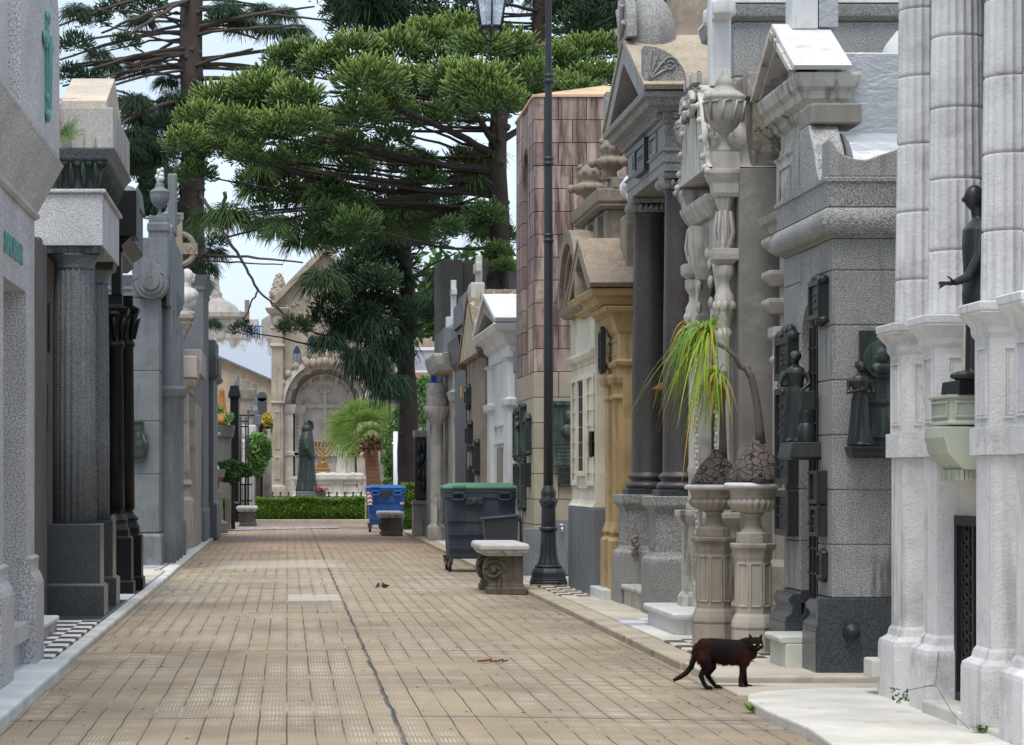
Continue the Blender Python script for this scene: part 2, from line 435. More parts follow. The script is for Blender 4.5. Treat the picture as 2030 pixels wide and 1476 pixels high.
M['shade_dark'] = plain('shade_dark', lin(30,29,28), .7)  # near-black for sheets standing in for shade in doorways and a window
# ================================================================ camera and light
cd = bpy.data.cameras.new('camera'); cam = bpy.data.objects.new('camera', cd); col.objects.link(cam)
cam.location = (0, 0, H); cam.rotation_euler = (PI/2, 0, 0)
cd.sensor_fit = 'HORIZONTAL'; cd.sensor_width = 36; cd.lens = F/2030*36
cd.shift_x = (1015-U0)/2030; cd.shift_y = (V0-738)/2030
cd.clip_start = .1; cd.clip_end = 2000
scn.camera = cam
SUN_EL, SUN_AZ = math.radians(68), math.radians(196)      # azimuth of the sun seen from above, clockwise from +Y
w = bpy.data.worlds.new('World'); scn.world = w; w.use_nodes = True
nt = w.node_tree; bg = nt.nodes['Background']
sky = nt.nodes.new('ShaderNodeTexSky'); sky.sky_type = 'NISHITA'; sky.sun_disc = False
sky.sun_elevation = SUN_EL; sky.sun_rotation = SUN_AZ; sky.air_density = 1.0; sky.dust_density = 2.5
tc = nt.nodes.new('ShaderNodeTexCoord')
mp = nt.nodes.new('ShaderNodeMapping'); mp.inputs['Scale'].default_value = (1, 1, 3.2); nt.links.new(tc.outputs['Generated'], mp.inputs[0])
no = nt.nodes.new('ShaderNodeTexNoise'); no.inputs['Scale'].default_value = 4.0; no.inputs['Detail'].default_value = 6
nt.links.new(mp.outputs[0], no.inputs['Vector'])
mr = nt.nodes.new('ShaderNodeMapRange'); mr.inputs['From Min'].default_value = .35; mr.inputs['From Max'].default_value = .6
mr.inputs['To Min'].default_value = .62; mr.inputs['To Max'].default_value = .96
nt.links.new(no.outputs['Fac'], mr.inputs['Value'])
mx = nt.nodes.new('ShaderNodeMix'); mx.data_type = 'RGBA'
nt.links.new(mr.outputs[0], mx.inputs['Factor']); nt.links.new(sky.outputs[0], mx.inputs[6])
mx.inputs[7].default_value = (6.1, 7.2, 8.5, 1)          # white cloud deck
nt.links.new(mx.outputs[2], bg.inputs[0]); bg.inputs[1].default_value = .105
ld = bpy.data.lights.new('sun', 'SUN'); ld.energy = 2.3; ld.angle = math.radians(32); ld.color = (1, .955, .88)
sun = bpy.data.objects.new('sun', ld); col.objects.link(sun)
sd = Vector((math.sin(SUN_AZ)*math.cos(SUN_EL), math.cos(SUN_AZ)*math.cos(SUN_EL), math.sin(SUN_EL)))
sun.rotation_euler = sd.to_track_quat('Z', 'Y').to_euler(); sun.location = (0, -5, 20)
vs = scn.view_settings; vs.view_transform = 'Standard'; vs.look = 'None'; vs.exposure = 0.5; vs.gamma = 1

# ================================================================ ground
KR, KL = 2.54, -1.44         # kerb lines
g = MB(); g.add([(-600,-60,-.06),(600,-60,-.06),(600,1200,-.06),(-600,1200,-.06)], [(0,1,2,3)])
o = g.build('ground', M['concrete']); o['kind'] = 'structure'

# street of ribbed paving tiles, slightly crowned
t = NT('paving_tiles'); co = t.co; s = t.xyz(co)
nx = t.noise(co, 2.2, 3)
xw = t.math('ADD', s[0], t.math('MULTIPLY', t.math('SUBTRACT', nx, .5), .02))
TW, TL = .1385, .3
u_ = t.math('DIVIDE', t.math('SUBTRACT', xw, .55), TW); v_ = t.math('DIVIDE', s[1], TL)
fu = t.math('FRACT', u_); fv = t.math('FRACT', v_)
cell = t.comb(t.math('FLOOR', u_), t.math('FLOOR', v_))
rv = t.white(cell)
row = t.white(t.comb(0.0, t.math('FLOOR', v_)))
cl = t.white(t.comb(t.math('FLOOR', u_), t.math('FLOOR', t.math('DIVIDE', s[1], 2.1)), 3.0))
gu = t.math('SUBTRACT', 1.0, t.step(t.math('PINGPONG', u_, .5), .010, .042))        # lengthwise joints
gv = t.math('SUBTRACT', 1.0, t.step(t.math('PINGPONG', v_, .5), .02, .07))         # cross joints
ku = t.math('FRACT', t.math('MULTIPLY', u_, 7.0)); kv = t.math('FRACT', t.math('MULTIPLY', v_, 6.0))
du = t.step(t.math('ABSOLUTE', t.math('SUBTRACT', ku, .5)), .34, .2); dv = t.step(t.math('ABSOLUTE', t.math('SUBTRACT', kv, .5)), .4, .25)
knob = t.math('MULTIPLY', du, dv)
big = t.noise(co, .55, 5, .6); med = t.noise(co, 1.7, 6, .65); fine = t.noise(co, 38, 4, .7)
base = t.mix(t.step(big, .3, .7), lin(152,136,114,.95), lin(174,156,130,.95))
base = t.mix(t.math('MULTIPLY', rv, .35), base, t.mix(row, lin(146,134,120,.92), lin(192,177,154,.94)))
base = t.mix(t.math('MULTIPLY', t.step(med, .5, .72), .4), base, lin(132,121,110,.9))
base = t.mix(t.math('MULTIPLY', fine, .3), base, lin(98,87,78,.9))
st_ = t.noise(t.scale(co,(1,.45,1)), .8, 7, .7)
base = t.mix(t.math('MULTIPLY', t.step(st_, .52, .66), .4), base, lin(108,96,84,.9))
base = t.mix(t.math('MULTIPLY', t.step(st_, .44, .34), .3), base, lin(178,164,144,.9))
# worn knob tops are pale where feet polish them, grooves between them hold dirt
wear = t.step(t.noise(t.scale(co, (1.1,.35,1)), 1.3, 4), .42, .66)
cen = t.step(t.math('ABSOLUTE', t.math('SUBTRACT', fu, .5)), .5, .1)
cen2 = t.step(t.math('ABSOLUTE', t.math('SUBTRACT', fv, .5)), .5, .1)
base = t.mix(t.math('MULTIPLY', t.math('MULTIPLY', knob, wear), t.math('MULTIPLY', t.math('MULTIPLY', cen, cen2), .85)), base, lin(214,205,190,.95))
dirtg = t.step(t.noise(t.scale(co, (.8,.5,1)), 1.9, 4), .45, .62)
base = t.mix(t.math('MULTIPLY', t.math('MULTIPLY', t.math('SUBTRACT', 1.0, knob), dirtg), .22), base, lin(96,86,78,.9))
jt = t.noise(t.scale(co, (1,.6,1)), 1.1, 5, .6)
jcol = t.mix(t.step(jt, .50, .66), lin(74,69,65,.8), lin(188,183,175,.95))
jam = t.math('MULTIPLY', gu, t.math('ADD', .25, t.math('MULTIPLY', t.step(t.noise(t.scale(co,(3,.7,1)), 1.4, 3), .30, .5), .7)))
base = t.mix(jam, base, jcol)
jv = t.math('MULTIPLY', gv, t.math('MULTIPLY', t.step(t.white(t.comb(1.0, t.math('FLOOR', t.math('ADD', v_, .5)))), .7, 1.0), t.math('ADD', .05, t.math('MULTIPLY', t.step(t.noise(co, 1.3, 3), .4, .65), .6))))
base = t.mix(jv, base, lin(92,84,78,.85))
# expansion joints every 5.2 m and the tarred seam down the middle
ey = t.math("PINGPONG", t.math("SUBTRACT", s[1], 13.69), 2.62)
ej = t.math('SUBTRACT', 1.0, t.step(ey, .008, .026))
ejm = t.math('MULTIPLY', ej, t.step(t.noise(t.scale(co,(.5,.2,1)), 1.6, 3), .34, .5))
base = t.mix(ejm, base, lin(66,66,72,.8))
wx_ = t.math('ADD', s[0], t.math('MULTIPLY', t.math('SUBTRACT', t.noise(t.scale(co,(0,1,0)), 1.4, 6, .75), .5), .09))
sm = t.math('SUBTRACT', 1.0, t.step(t.math('ABSOLUTE', t.math('SUBTRACT', wx_, .545)), .006, .017))
sm = t.math('MULTIPLY', sm, t.math('ADD', .55, t.math('MULTIPLY', t.step(t.noise(t.scale(co,(0,1,0)), .9, 4), .4, .55), .45)))
base = t.mix(t.math('MULTIPLY', sm, .92), base, lin(68,70,76,.75))
# old cement patches
px = t.math('MULTIPLY', t.step(t.math('ABSOLUTE', t.math('SUBTRACT', s[0], .27)), .29, .25), t.step(t.math('ABSOLUTE', t.math('SUBTRACT', s[1], 27.1)), .75, .68))
base = t.mix(t.math('MULTIPLY', px, .7), base, lin(196,190,180,.9))
px = t.math('MULTIPLY', t.step(t.math('ABSOLUTE', t.math('SUBTRACT', s[0], -.1)), 1.1, .6), t.step(t.math('ABSOLUTE', t.math('SUBTRACT', s[1], 37.5)), 2.2, 1.2))
base = t.mix(t.math('MULTIPLY', px, .45), base, lin(206,198,186,.9))
px = t.math('MULTIPLY', t.step(s[0], 1.7, 2.5), t.step(t.noise(co, 1.4, 4), .35, .6))
base = t.mix(t.math('MULTIPLY', px, .3), base, lin(112,98,84,.85))
far = t.step(s[1], 38, 52)
base = t.mix(t.math('MULTIPLY', far, .4), base, lin(164,122,100,.9))
hh = t.math('SUBTRACT', t.math('MULTIPLY', knob, .5), t.math('ADD', t.math('MULTIPLY', gu, .8), t.math('MULTIPLY', gv, .5)))
hh = t.math('SUBTRACT', hh, t.math('ADD', t.math('MULTIPLY', sm, 1.2), ejm))
t.bump(t.math('ADD', hh, t.math('MULTIPLY', fine, .6)), .5, .008)
M['paving_tiles'] = t.done(base, t.math('ADD', .55, t.math('MULTIPLY', med, .3)), 0, .35)
V = []; Q = []
xs = [KL-.06 + (KR-KL+.12)*i/24 for i in range(25)]
ys = [-8 + 76.5*i/60 for i in range(61)]
for y in ys:
    for x in xs: V.append((x, y, .028*(1-abs((x-.55)/2.0)**1.4)-.008))
for j in range(60):
    for i in range(24): a = j*25+i; Q.append((a, a+1, a+26, a+25))
o = raw_mesh('street', np.array(V), np.array(Q), M['paving_tiles']); o['kind'] = 'structure'
# the square at the end of the street
t = NT('square_paving'); n = t.noise(t.co, 3, 6, .6); n2 = t.noise(t.co, .5, 3)
M['square_paving'] = t.done(t.mix(t.step(n2,.4,.6), t.mix(n, lin(150,126,110,.9), lin(176,152,134,.9)), lin(176,162,150,.9)), .8)
g = MB(); g.box(-30, 30, 68.4, 140, -.05, -.006); o = g.build('plaza', M['square_paving']); o['kind'] = 'structure'
# pale worn strip across the end of the street
t = NT('worn_paint'); n = t.noise(t.scale(t.co,(1,.5,1)), 5, 6, .7)
M['worn_paint'] = t.done(t.mix(t.step(n,.35,.6), lin(214,214,224,.9), lin(160,140,126,.9)), .7)
g = MB(); g.add([(-1.5,61,.0),(1.2,62.5,.022),(1.2,64.5,.022),(-1.5,65,.0)], [(0,1,2,3)])
o = g.build('street', M['worn_paint']); o.location.z += .012; o['kind'] = 'structure'

def stripes(name, a, b, tx, ty):
    t = NT(name); s = t.xyz(t.co)
    f = t.math('FLOOR', t.math('DIVIDE', s[0], tx)); h = t.math('FLOOR', t.math('DIVIDE', s[1], ty))
    k = t.math('MODULO', t.math('ABSOLUTE', t.math('ADD', f, h)), 2.0)
    n = t.noise(t.co, 5, 6, .7)
    c = t.mix(t.step(k, .4, .6), a, b)
    c = t.mix(t.math('MULTIPLY', t.step(n, .45, .7), .45), c, lin(140,134,126,.9))
    t.bump(n, .1, .005)
    return t.done(c, .5)
M['tile_bw'] = stripes('tile_bw', lin(232,230,230,.9), lin(62,60,66,.9), .30, .28)
M['tile_tan'] = stripes('tile_tan', lin(222,212,192,.9), lin(78,72,74,.9), .14, .28)
M['tile_marble'] = stripes('tile_marble', lin(224,222,224,.9), lin(176,176,184,.9), .2, .42)
M['pavement_tan'] = stone('pavement_tan', lin(194,185,170,.9), stain=.5, stc=lin(150,136,118), streak=0, rough=.8)
M['pavement_grey'] = stone('pavement_grey', lin(176,172,166,.9), stain=.45, streak=0, rough=.8)
M['slab_white'] = stone('slab_white', lin(216,213,206,.86), stain=.6, stc=lin(186,170,140,.9), streak=0, rough=.6, bump=.25)
M['slab_bluewhite'] = stone('slab_bluewhite', lin(216,218,222,.9), stain=.3, stc=lin(176,172,168,.9), streak=0, rough=.6)
M['kerb'] = stone('kerb', lin(176,164,146,.9), stain=.5, stc=lin(112,100,86), streak=0, rough=.85, bump=.6)
M['kerb_pale'] = stone('kerb_pale', lin(200,198,194,.9), stain=.5, stc=lin(146,138,126), streak=0, rough=.8, bump=.5)
PZ = .05
def pave(x0, x1, y0, y1, mat, z=PZ, bev=.012, name='pavement'):
    g = MB(); g.box(x0, x1, y0, y1, -.05, z)
    o = g.build(name, M[mat], loc=(x0, y0, 0), bevel=bev); o['kind'] = 'structure'; return o
# right side, near to far
slab = [(2.50,2.0)] + [(2.46+.03*math.sin(i*1.7), 2.0+i*.9) for i in range(1,14)] + [(2.47,14.35),(2.53,14.7),(2.66,14.93),(2.95,15.1),(3.6,15.2),(5.6,15.2),(5.6,2.0)]
for y0, y1 in ((None, 11.97), (12.0, None)):
    P = []
    if y0 is None: P = [p for p in slab[:-3] if p[1] < y1] + [(2.44, y1), (5.6, y1), (5.6, 2.0)]
    else: P = [(2.44, y0)] + [p for p in slab if p[1] > y0] + [(5.6, y0)]
    g = MB(); g.prism(P, 'z', -.05, PZ)
    o = g.build('pavement', M['slab_white'], loc=(2.5, y0 or 2, 0), bevel=.012); o['kind'] = 'structure'
pave(2.56, 5.6, 15.22, 16.0, 'pavement_tan', .012)
pave(2.56, 5.6, 16.02, 17.28, 'pavement_tan')
pave(2.54, 2.74, 17.30, 40.0, 'kerb', PZ-.004)
pave(2.54, 2.74, 40.03, 60.0, 'kerb', PZ-.004)
pave(2.75, 5.6, 17.30, 19.7, 'tile_tan')
pave(2.75, 5.6, 19.71, 21.0, 'slab_white', PZ+.003)
pave(2.75, 5.6, 21.01, 22.6, 'tile_marble')
pave(2.75, 6.5, 22.61, 26.6, 'pavement_tan')
pave(2.75, 6.5, 26.61, 29.6, 'tile_tan')
pave(2.75, 6.5, 29.61, 40.6, 'pavement_grey')
pave(2.75, 6.5, 40.61, 49.6, 'slab_bluewhite')
pave(2.75, 6.5, 49.61, 60.0, 'pavement_tan')
# left side
pave(-4, KL, 4.0, 13.1, 'slab_white', bev=.02)
pave(-4, KL+.02, 13.12, 17.45, 'slab_bluewhite', PZ+.004, bev=.015)
pave(-1.55, KL, 17.47, 34, 'kerb_pale', PZ-.004, bev=.02)
pave(-1.63, KL-.01, 34.03, 62, 'kerb_pale', PZ-.004, bev=.02)
pave(-5, -1.56, 17.47, 22.3, 'tile_bw')
pave(-5, -1.56, 22.31, 26.1, 'granite_polished', PZ-.008)
pave(-5, -1.56, 26.11, 27.3, 'slab_bluewhite')
pave(-5, -1.56, 27.31, 30.0, 'granite_polished', PZ-.008)
pave(-5, -1.56, 30.01, 34.01, 'pavement_tan')
pave(-5, -1.64, 34.03, 38.5, 'tile_bw')
pave(-5, -1.64, 38.51, 62, 'pavement_grey')
# ================================================================ shared pieces
def ring(P, r0, r1):    # torus-like bulge between two heights is written straight into profiles
    return P
def courses(g, x0, x1, y0, y1, zs, gap=.007, c=False):
    """stone courses with real shadow gaps; zs = joint heights"""
    g.box(x0+.008, x1-.008, y0+.008, y1-.008, zs[0]+.001, zs[-1]-.001)
    for a, b in zip(zs[:-1], zs[1:]):
        g.box(x0, x1, y0, y1, a+gap/2, b-gap/2, c=rnd.random() if c else None)
def panel(g, ax, a, b0, b1, z0, z1, w=.012, d=.007):
    """moulded panel frame standing proud of plane ax=a by d (d<0: towards smaller coordinate)"""
    for p, q, r, s in ((b0,b1,z0,z0+w),(b0,b1,z1-w,z1),(b0,b0+w,z0+w,z1-w),(b1-w,b1,z0+w,z1-w)):
        if ax == 'x': g.box(min(a,a+d), max(a,a+d), p, q, r, s)
        else: g.box(p, q, min(a,a+d), max(a,a+d), r, s)
def plaque(parent, ax, a, b0, b1, z0, z1, d, mat='bronze_black', lines=5, name='plaque', top=None, crest=False):
    """commemorative bronze plate with raised border and raised lettering lines"""
    g = MB()
    def bx(p, q, r, s, e0, e1):
        lo, hi = sorted((a+e0, a+e1))
        if ax == 'x': g.box(lo, hi, p, q, r, s)
        else: g.box(p, q, lo, hi, r, s)
    bx(b0, b1, z0, z1, d*.02, d)
    w = (b1-b0)*.09; e = d*1.35
    bx(b0, b1, z0, z0+w, d, e); bx(b0, b1, z1-w, z1, d, e); bx(b0, b0+w, z0+w, z1-w, d, e); bx(b1-w, b1, z0+w, z1-w, d, e)
    hh = (z1-z0-4*w)/max(lines, 1)
    for i in range(lines):
        zz = z0+2*w+hh*(i+.25); m = rnd.uniform(.02, .22)*(b1-b0)
        n = 5; bw = (b1-b0-2*w-2*m)/n
        for k in range(n):
            if rnd.random() < .85: bx(b0+w+m+k*bw, b0+w+m+(k+.8)*bw, zz, zz+hh*.4, d, d*1.18)
    if crest:
        c0 = (b0+b1)/2
        for k in range(22):
            ff = rnd.random(); rr = (b1-b0)*rnd.uniform(.06,.13)
            q = (b0+(b1-b0)*ff, (z1+rr*rnd.uniform(-.2,.8)*(1.6-2.2*abs(ff-.5))) if k%2 else (z0-rr*rnd.uniform(-.2,.5)))
            if ax == 'x': g.ell(a+d*.6, q[0], q[1], abs(d)*.75, rr, rr*.8, 7, 5)
            else: g.ell(q[0], a+d*.6, q[1], rr, abs(d)*.75, rr*.8, 7, 5)
    return g.build(name, M[mat], parent, bevel=.003, seg=1)

def figure(g, x, y, z, h, yaw=0.0, robe=.145, lean=0.0, arms=(), head_tilt=0.0, hair=0.0, folds=9):
    """draped standing figure (closed overlapping volumes, fused later). yaw 0 looks to -Y, + turns to +X"""
    cy, sy = math.cos(yaw), math.sin(yaw)
    def P(a, b, c):   # a = figure's left, b = forward, c = up (all in figure heights)
        dx, dy = a*h, -b*h
        return (x + dx*cy - dy*sy + lean*c*h, y + dx*sy + dy*cy, z + c*h)
    prof = [(robe*1.0,0.0),(robe*1.02,.03),(robe*.86,.2),(robe*.74,.38),(robe*.70,.5),(robe*.66,.56),(robe*.56,.62),(robe*.68,.70),(robe*.78,.76),(robe*.62,.81),(robe*.25,.845)]
    n = 36; vs = []; fs = []
    for r, c in prof:
        for k in range(n):
            a = 2*PI*k/n
            fo = 1 + (.10*max(0, 1-c/.62))*math.sin(folds*a + 3*c) + .03*math.sin(5*a+8*c)
            vs.append(P(r*fo*math.cos(a)*1.12, r*fo*math.sin(a)*.82, c))
    for i in range(len(prof)-1):
        for k in range(n):
            a = i*n+k; b = i*n+(k+1) % n
            fs.append((a, b, b+n, a+n))
    fs.append(tuple(range(n-1,-1,-1))); m = (len(prof)-1)*n; fs.append(tuple(range(m, m+n)))
    g.add(vs, fs, True)
    g.tube([P(0,0,.80), P(0,.005,.84), P(0,.012,.89)], [.036*h, .03*h, .032*h], 10)
    hx, hy, hz = P(0, .02, .928)
    g.ell(hx, hy, hz, .052*h, .058*h, .068*h, 12, 9)
    q = P(0, .078, .92); g.ell(*q, .012*h, .014*h, .018*h, 8, 5)
    q = P(0, .06, .888); g.ell(*q, .026*h, .022*h, .02*h, 8, 5)
    if hair:
        q = P(0, -.012, .945); g.ell(*q, .062*h, .06*h, .062*h, 12, 8)
    for chain in arms:
        pts = [P(*p) for p in chain]
        k = len(pts)
        g.tube(pts, [h*(.036-.018*i/(k-1)) for i in range(k)], 9)
        q = pts[-1]; g.ell(*q, .024*h, .022*h, .03*h, 8, 6)
    for sgn in (-1, 1):
        q = P(.045*sgn, robe*.95, .015); g.ell(*q, .03*h, .055*h, .02*h, 8, 5)
    return P

def urn_profile(r, z, h):
    return [(.34*r,z),(.34*r,z+.05*h),(.2*r,z+.1*h),(.15*r,z+.17*h),(.2*r,z+.22*h),(.6*r,z+.3*h),(.9*r,z+.42*h),(1.0*r,z+.55*h),(.97*r,z+.62*h),
            (1.02*r,z+.64*h),(1.02*r,z+.67*h),(.86*r,z+.7*h),(.5*r,z+.76*h),(.44*r,z+.80*h),(.46*r,z+.82*h),(.4*r,z+.86*h),(.26*r,z+.92*h),(.18*r,z+.95*h),(.15*r,z+.99*h),(.05*r,z+h)]

# ================================================================ R1  white tomb with fluted columns
T = thing('columned_tomb', 'white stone tomb with four rough fluted columns on tall panelled pedestals in the right foreground', 'tomb', (3.3, 13.3, PZ))
WX = 3.43
g = MB(); g.box(WX+.212, 5.6, 11.3, 14.70, 2.02, 5.5)
for zz in np.arange(2.05, 5.4, .55): g.box(WX+.204, 5.598, 11.302, 14.69, zz, zz+.54)
g.build('upper_wall', M['granite_mid'], T, bevel=.01)
g = MB(); g.box(WX, 5.59, 11.31, 14.75, PZ, 2.02); g.loft(WX, 5.58, 11.32, 14.74, [(PZ,.02),(.16,.02),(.2,.0)])
g.build('wall', M['white_plaster'], T, bevel=.008)
PY = [14.36, 13.62, 12.56, 11.86]
PD, PW, PX = .27, .28, 3.305
for i, y in enumerate(PY):
    g = MB(); x0, x1, y0, y1 = PX, PX+PW, y, y+PD
    zt = 2.07
    g.loft(x0, x1, y0, y1, [(PZ-.02,.062),(.335,.06),(.36,.055),(.385,.02),(.42,.012),(.438,0),(1.348,0)])
    g.loft(x0, x1, y0, y1, [(1.349,.026),(1.478,.026)])
    g.loft(x0, x1, y0, y1, [(1.479,.006),(1.90,.006),(1.925,.02),(1.94,.022),(1.955,.022),(1.97,.03),(2.0,.055),(2.018,.068),(2.022,.062),(2.03,.07),(zt-.006,.072),(zt,.065)])
    panel(g, 'x', x0-.006, y0+.045, y1-.045, 1.52, 1.86, .012, -.008)
    panel(g, 'x', x0-.006, y0+.064, y1-.064, 1.538, 1.842, .006, -.004)
    panel(g, 'y', y0-.006, x0+.055, x1-.055, 1.52, 1.86, .012, -.008)
    panel(g, 'y', y0-.006, x0+.074, x1-.074, 1.538, 1.842, .006, -.004)
    g.build('pedestal', M['white_stone'], T, bevel=.009)
    g = MB(); cx, cy = PX+PW/2, y+PD/2
    zz = zt + (.0, .1, .22, .16)[i]*0
    z = zt; k = 0; Hc = 5.0
    offs = (.24, .335, .34, .28)[i]
    cuts = [zt] + [zt+offs+.366*j for j in range(8)]
    for a, b in zip(cuts[:-1], cuts[1:]):
        def rr(zv): return .150 - .036*((zv-zt)/2.9)
        pr = [(rr(a)-.010,a+.003),(rr(a)-.002,a+.007),(rr(a),a+.016),(rr(a),a+.04)] + [(rr(a+(b-a)*q), a+(b-a)*q) for q in (.25,.5,.75)] + [(rr(b),b-.04),(rr(b),b-.016),(rr(b)-.002,b-.007),(rr(b)-.010,b-.003)]
        g.lathe(cx, cy, pr, 160, True, flutes=20, fd=.085, rot=rnd.uniform(0, .05))
        g.lathe(cx, cy, [(rr(b)-.02,b-.006),(rr(b)-.02,b+.006)], 20)
    g.build('column', M['white_stone'], T)
    g = MB(); g.loft(cx-.12, cx+.12, cy-.12, cy+.12, [(cuts[-1]-.004,0),(cuts[-1]+.07,.06),(cuts[-1]+.14,.065)])
    g.build('capital', M['white_stone'], T, bevel=.006)
g = MB(); zc = 2.07+.34+.366*7+.15
g.loft(PX+.0, 5.5, 11.5, 14.72, [(4.80,0),(5.15,0),(5.2,.05),(5.5,.05),(5.6,.18),(5.7,.2)])
g.build('entablature', M['white_stone'], T, bevel=.008)
# marble door step, iron door
for b_ in ((3.22, 3.5, 12.86, 13.58, PZ-.02, .115), (3.30, 3.5, 14.0, 14.34, PZ-.02, .085), (3.26,3.5,12.2,12.5,PZ-.02,.075)):
    g = MB(); g.box(*b_); g.build('step', M['slab_white'], T, bevel=.012)
g = MB(); g.box(3.20, 3.44, 14.64, 14.86, .14, .245); g.build('bracket', M['slab_white'], T, bevel=.012)
g = MB(); gx = 3.405
g.box(gx-.02, gx+.02, 13.53, 13.58, .115, 1.05); g.box(gx-.02, gx+.02, 12.9, 12.95, .115, 1.05)
g.box(gx-.02, gx+.02, 12.95, 13.53, 1.0, 1.05); g.box(gx-.02, gx+.02, 12.95, 13.53, .115, .16); g.box(gx-.012, gx+.012, 13.22, 13.26, .16, 1.0)
for yy in (13.39, 13.09):
    for j in range(9):
        zz = .21+.094*j
        c = [(gx, yy+.055*math.cos(a*PI/6), zz+.045*math.sin(a*PI/6)) for a in range(13)]
        g.tube(c, .007, 5); g.ell(gx, yy, zz, .01, .018, .018, 8, 5)
        g.tube([(gx,yy-.11,zz-.045),(gx,yy,zz),(gx,yy+.11,zz+.045)], .006, 4)
for yy in (13.0, 13.14, 13.34, 13.48): g.box(gx-.006, gx+.006, yy-.006, yy+.006, .16, 1.0)
D = g.build('door', M['iron_black'], T)
g = MB(); g.box(gx+.022, gx+.024, 12.9, 13.58, .115, 1.05); g.build('door_shade', M['shade_dark'], D)  # dark sheet behind the grille, painted shade over the pale wall
# marble bracket carrying the statue
g = MB()
g.loft(3.24, 3.425, 13.08, 13.46, [(1.50,.008),(1.515,.008),(1.52,0),(1.63,0),(1.632,.012),(1.648,.012)])
panel(g, 'x', 3.24, 13.11, 13.43, 1.535, 1.62, .014, -.008); panel(g, 'y', 13.08, 3.265, 3.40, 1.535, 1.62, .014, -.008)
g.build('bracket', M['marble_green'], T, bevel=.004)
g = MB(); g.prism([(3.21,1.49),(3.425,1.49),(3.425,1.28),(3.30,1.28),(3.225,1.36),(3.205,1.44)], 'y', 13.05, 13.46)
for k in range(6): g.box(3.29+.022*k, 3.305+.022*k, 13.06+.006*k, 13.09, 1.225+.006*(k%2), 1.281)
for k in range(6): g.box(3.275+.005*(k%2), 3.29, 13.09+.06*k, 13.13+.06*k, 1.225, 1.281)
g.build('corbel', M['marble_green'], T, bevel=.01)
# bronze man on the bracket
S = thing('bronze_statue', 'black bronze man in a long coat holding one hand out between fluted columns', 'statue', (3.35, 13.2, 1.648))
g = MB(); g.loft(3.28, 3.425, 13.05, 13.40, [(1.648,.0),(1.655,.004),(1.715,.0),(1.72,-.004)]); g.build('plinth', M['black_polished'], S, bevel=.004)
g = MB(); z0 = 1.72; hh = .98; bx_, by_ = 3.375, 13.12
for sx_ in (-.05, .055):
    g.tube([(bx_+.0, by_+sx_, z0+.03),(bx_+.012,by_+sx_,z0+.25),(bx_+.02,by_+sx_*.9,z0+.5)], [.037,.045,.06], 10)
    g.ell(bx_-.04, by_+sx_, z0+.022, .075, .032, .026, 10, 6)
g.lathe(bx_+.02, by_, [(.105,z0+.36),(.11,z0+.42),(.10,z0+.52),(.11,z0+.66),(.105,z0+.74),(.05,z0+.79)], 20, sx=.75)
g.tube([(bx_+.02,by_,z0+.77),(bx_+.01,by_,z0+.85)], .034, 10)
g.ell(bx_-.005, by_, z0+.895, .052, .046, .064); g.ell(bx_-.058, by_, z0+.885, .012,.01,.014,8,5)
g.tube([(bx_+.01,by_-.10,z0+.73),(bx_-.01,by_-.13,z0+.6),(bx_-.06,by_-.12,z0+.50),(bx_-.13,by_-.10,z0+.47)], [.036,.032,.027,.017], 9)
g.tube([(bx_+.01,by_+.10,z0+.73),(bx_+.02,by_+.13,z0+.58),(bx_-.02,by_+.12,z0+.47)], [.036,.032,.022], 9)
hx, hy, hz = bx_-.14, by_-.10, z0+.468
g.ell(hx-.01, hy, hz, .026, .024, .012, 10, 6)
for k, (dy, dz, L) in enumerate(((-.02,.004,.05),(-.008,-.002,.056),(.006,-.008,.052),(.018,-.014,.04))):
    g.tube([(hx-.02,hy+dy,hz),(hx-.045,hy+dy*1.2,hz+dz),(hx-.02-L,hy+dy*1.3,hz+dz*2)], [.007,.0062,.005], 6)
g.tube([(hx+.005,hy-.018,hz+.004),(hx-.015,hy-.035,hz+.022),(hx-.035,hy-.04,hz+.034)], [.008,.007,.005], 6)
g.organic('figure', M['bronze_black'], S, voxel=.006, smooth=2)

# ================================================================ R2  grey granite tomb
T = thing('granite_tomb', 'speckled grey granite tomb with bronze plaques, a rounded cornice and a broken gable', 'tomb', (3.3, 17.0, PZ))
GX = 3.32; Y0, Y1 = 16.3, 17.88
zs = [.505] + [.83+.335*k for k in range(6)] + [2.70]
g = MB()
courses(g, GX, 5.4, Y0, 16.73, zs, c=True)
courses(g, GX, 5.4, 17.3, Y1, zs, c=True)
g.box(GX+.06, 5.4, 16.729, 17.301, PZ, zs[-1]-.004)                       # door wall, set back
# arched head of the door niche
A = arc(17.015, 2.06, .285, 180, 0, 12, .30)
g.prism([(16.73,2.06)] and [(16.7305,2.695),(17.2995,2.695)] + [(p[0],p[1]) for p in arc(17.015,2.06,.2845,0,180,12,.30)], 'x', GX+.003, GX+.2)
g.build('wall', M['granite_course'], T, bevel=.006)
g = MB()
for ya, yb in ((Y0, 16.73), (17.3, Y1)):
    g.loft(GX, 5.395, ya, yb, [(PZ-.02,.0),(.32,.0),(.34,-.008),(.36,-.02),(.42,-.028),(.44,.0),(.455,.012),(.48,.012),(.495,.004),(.504,-.004)], sides=(1,0,0,0))
    g.box(GX-.10, GX+.01, ya, yb, PZ-.02, .30)
    g.prism([(GX-.10,.30),(GX-.095,.34),(GX-.06,.37),(GX-.05,.40),(GX-.075,.43),(GX-.08,.46),(GX-.05,.485),(GX+.01,.49),(GX+.01,.30)], 'y', ya+.002, yb-.002)
g.box(GX-.09, 5.39, Y0-.015, Y0+.05, PZ-.02, .505)
g.build('plinth', M['granite_polished'], T, bevel=.006)
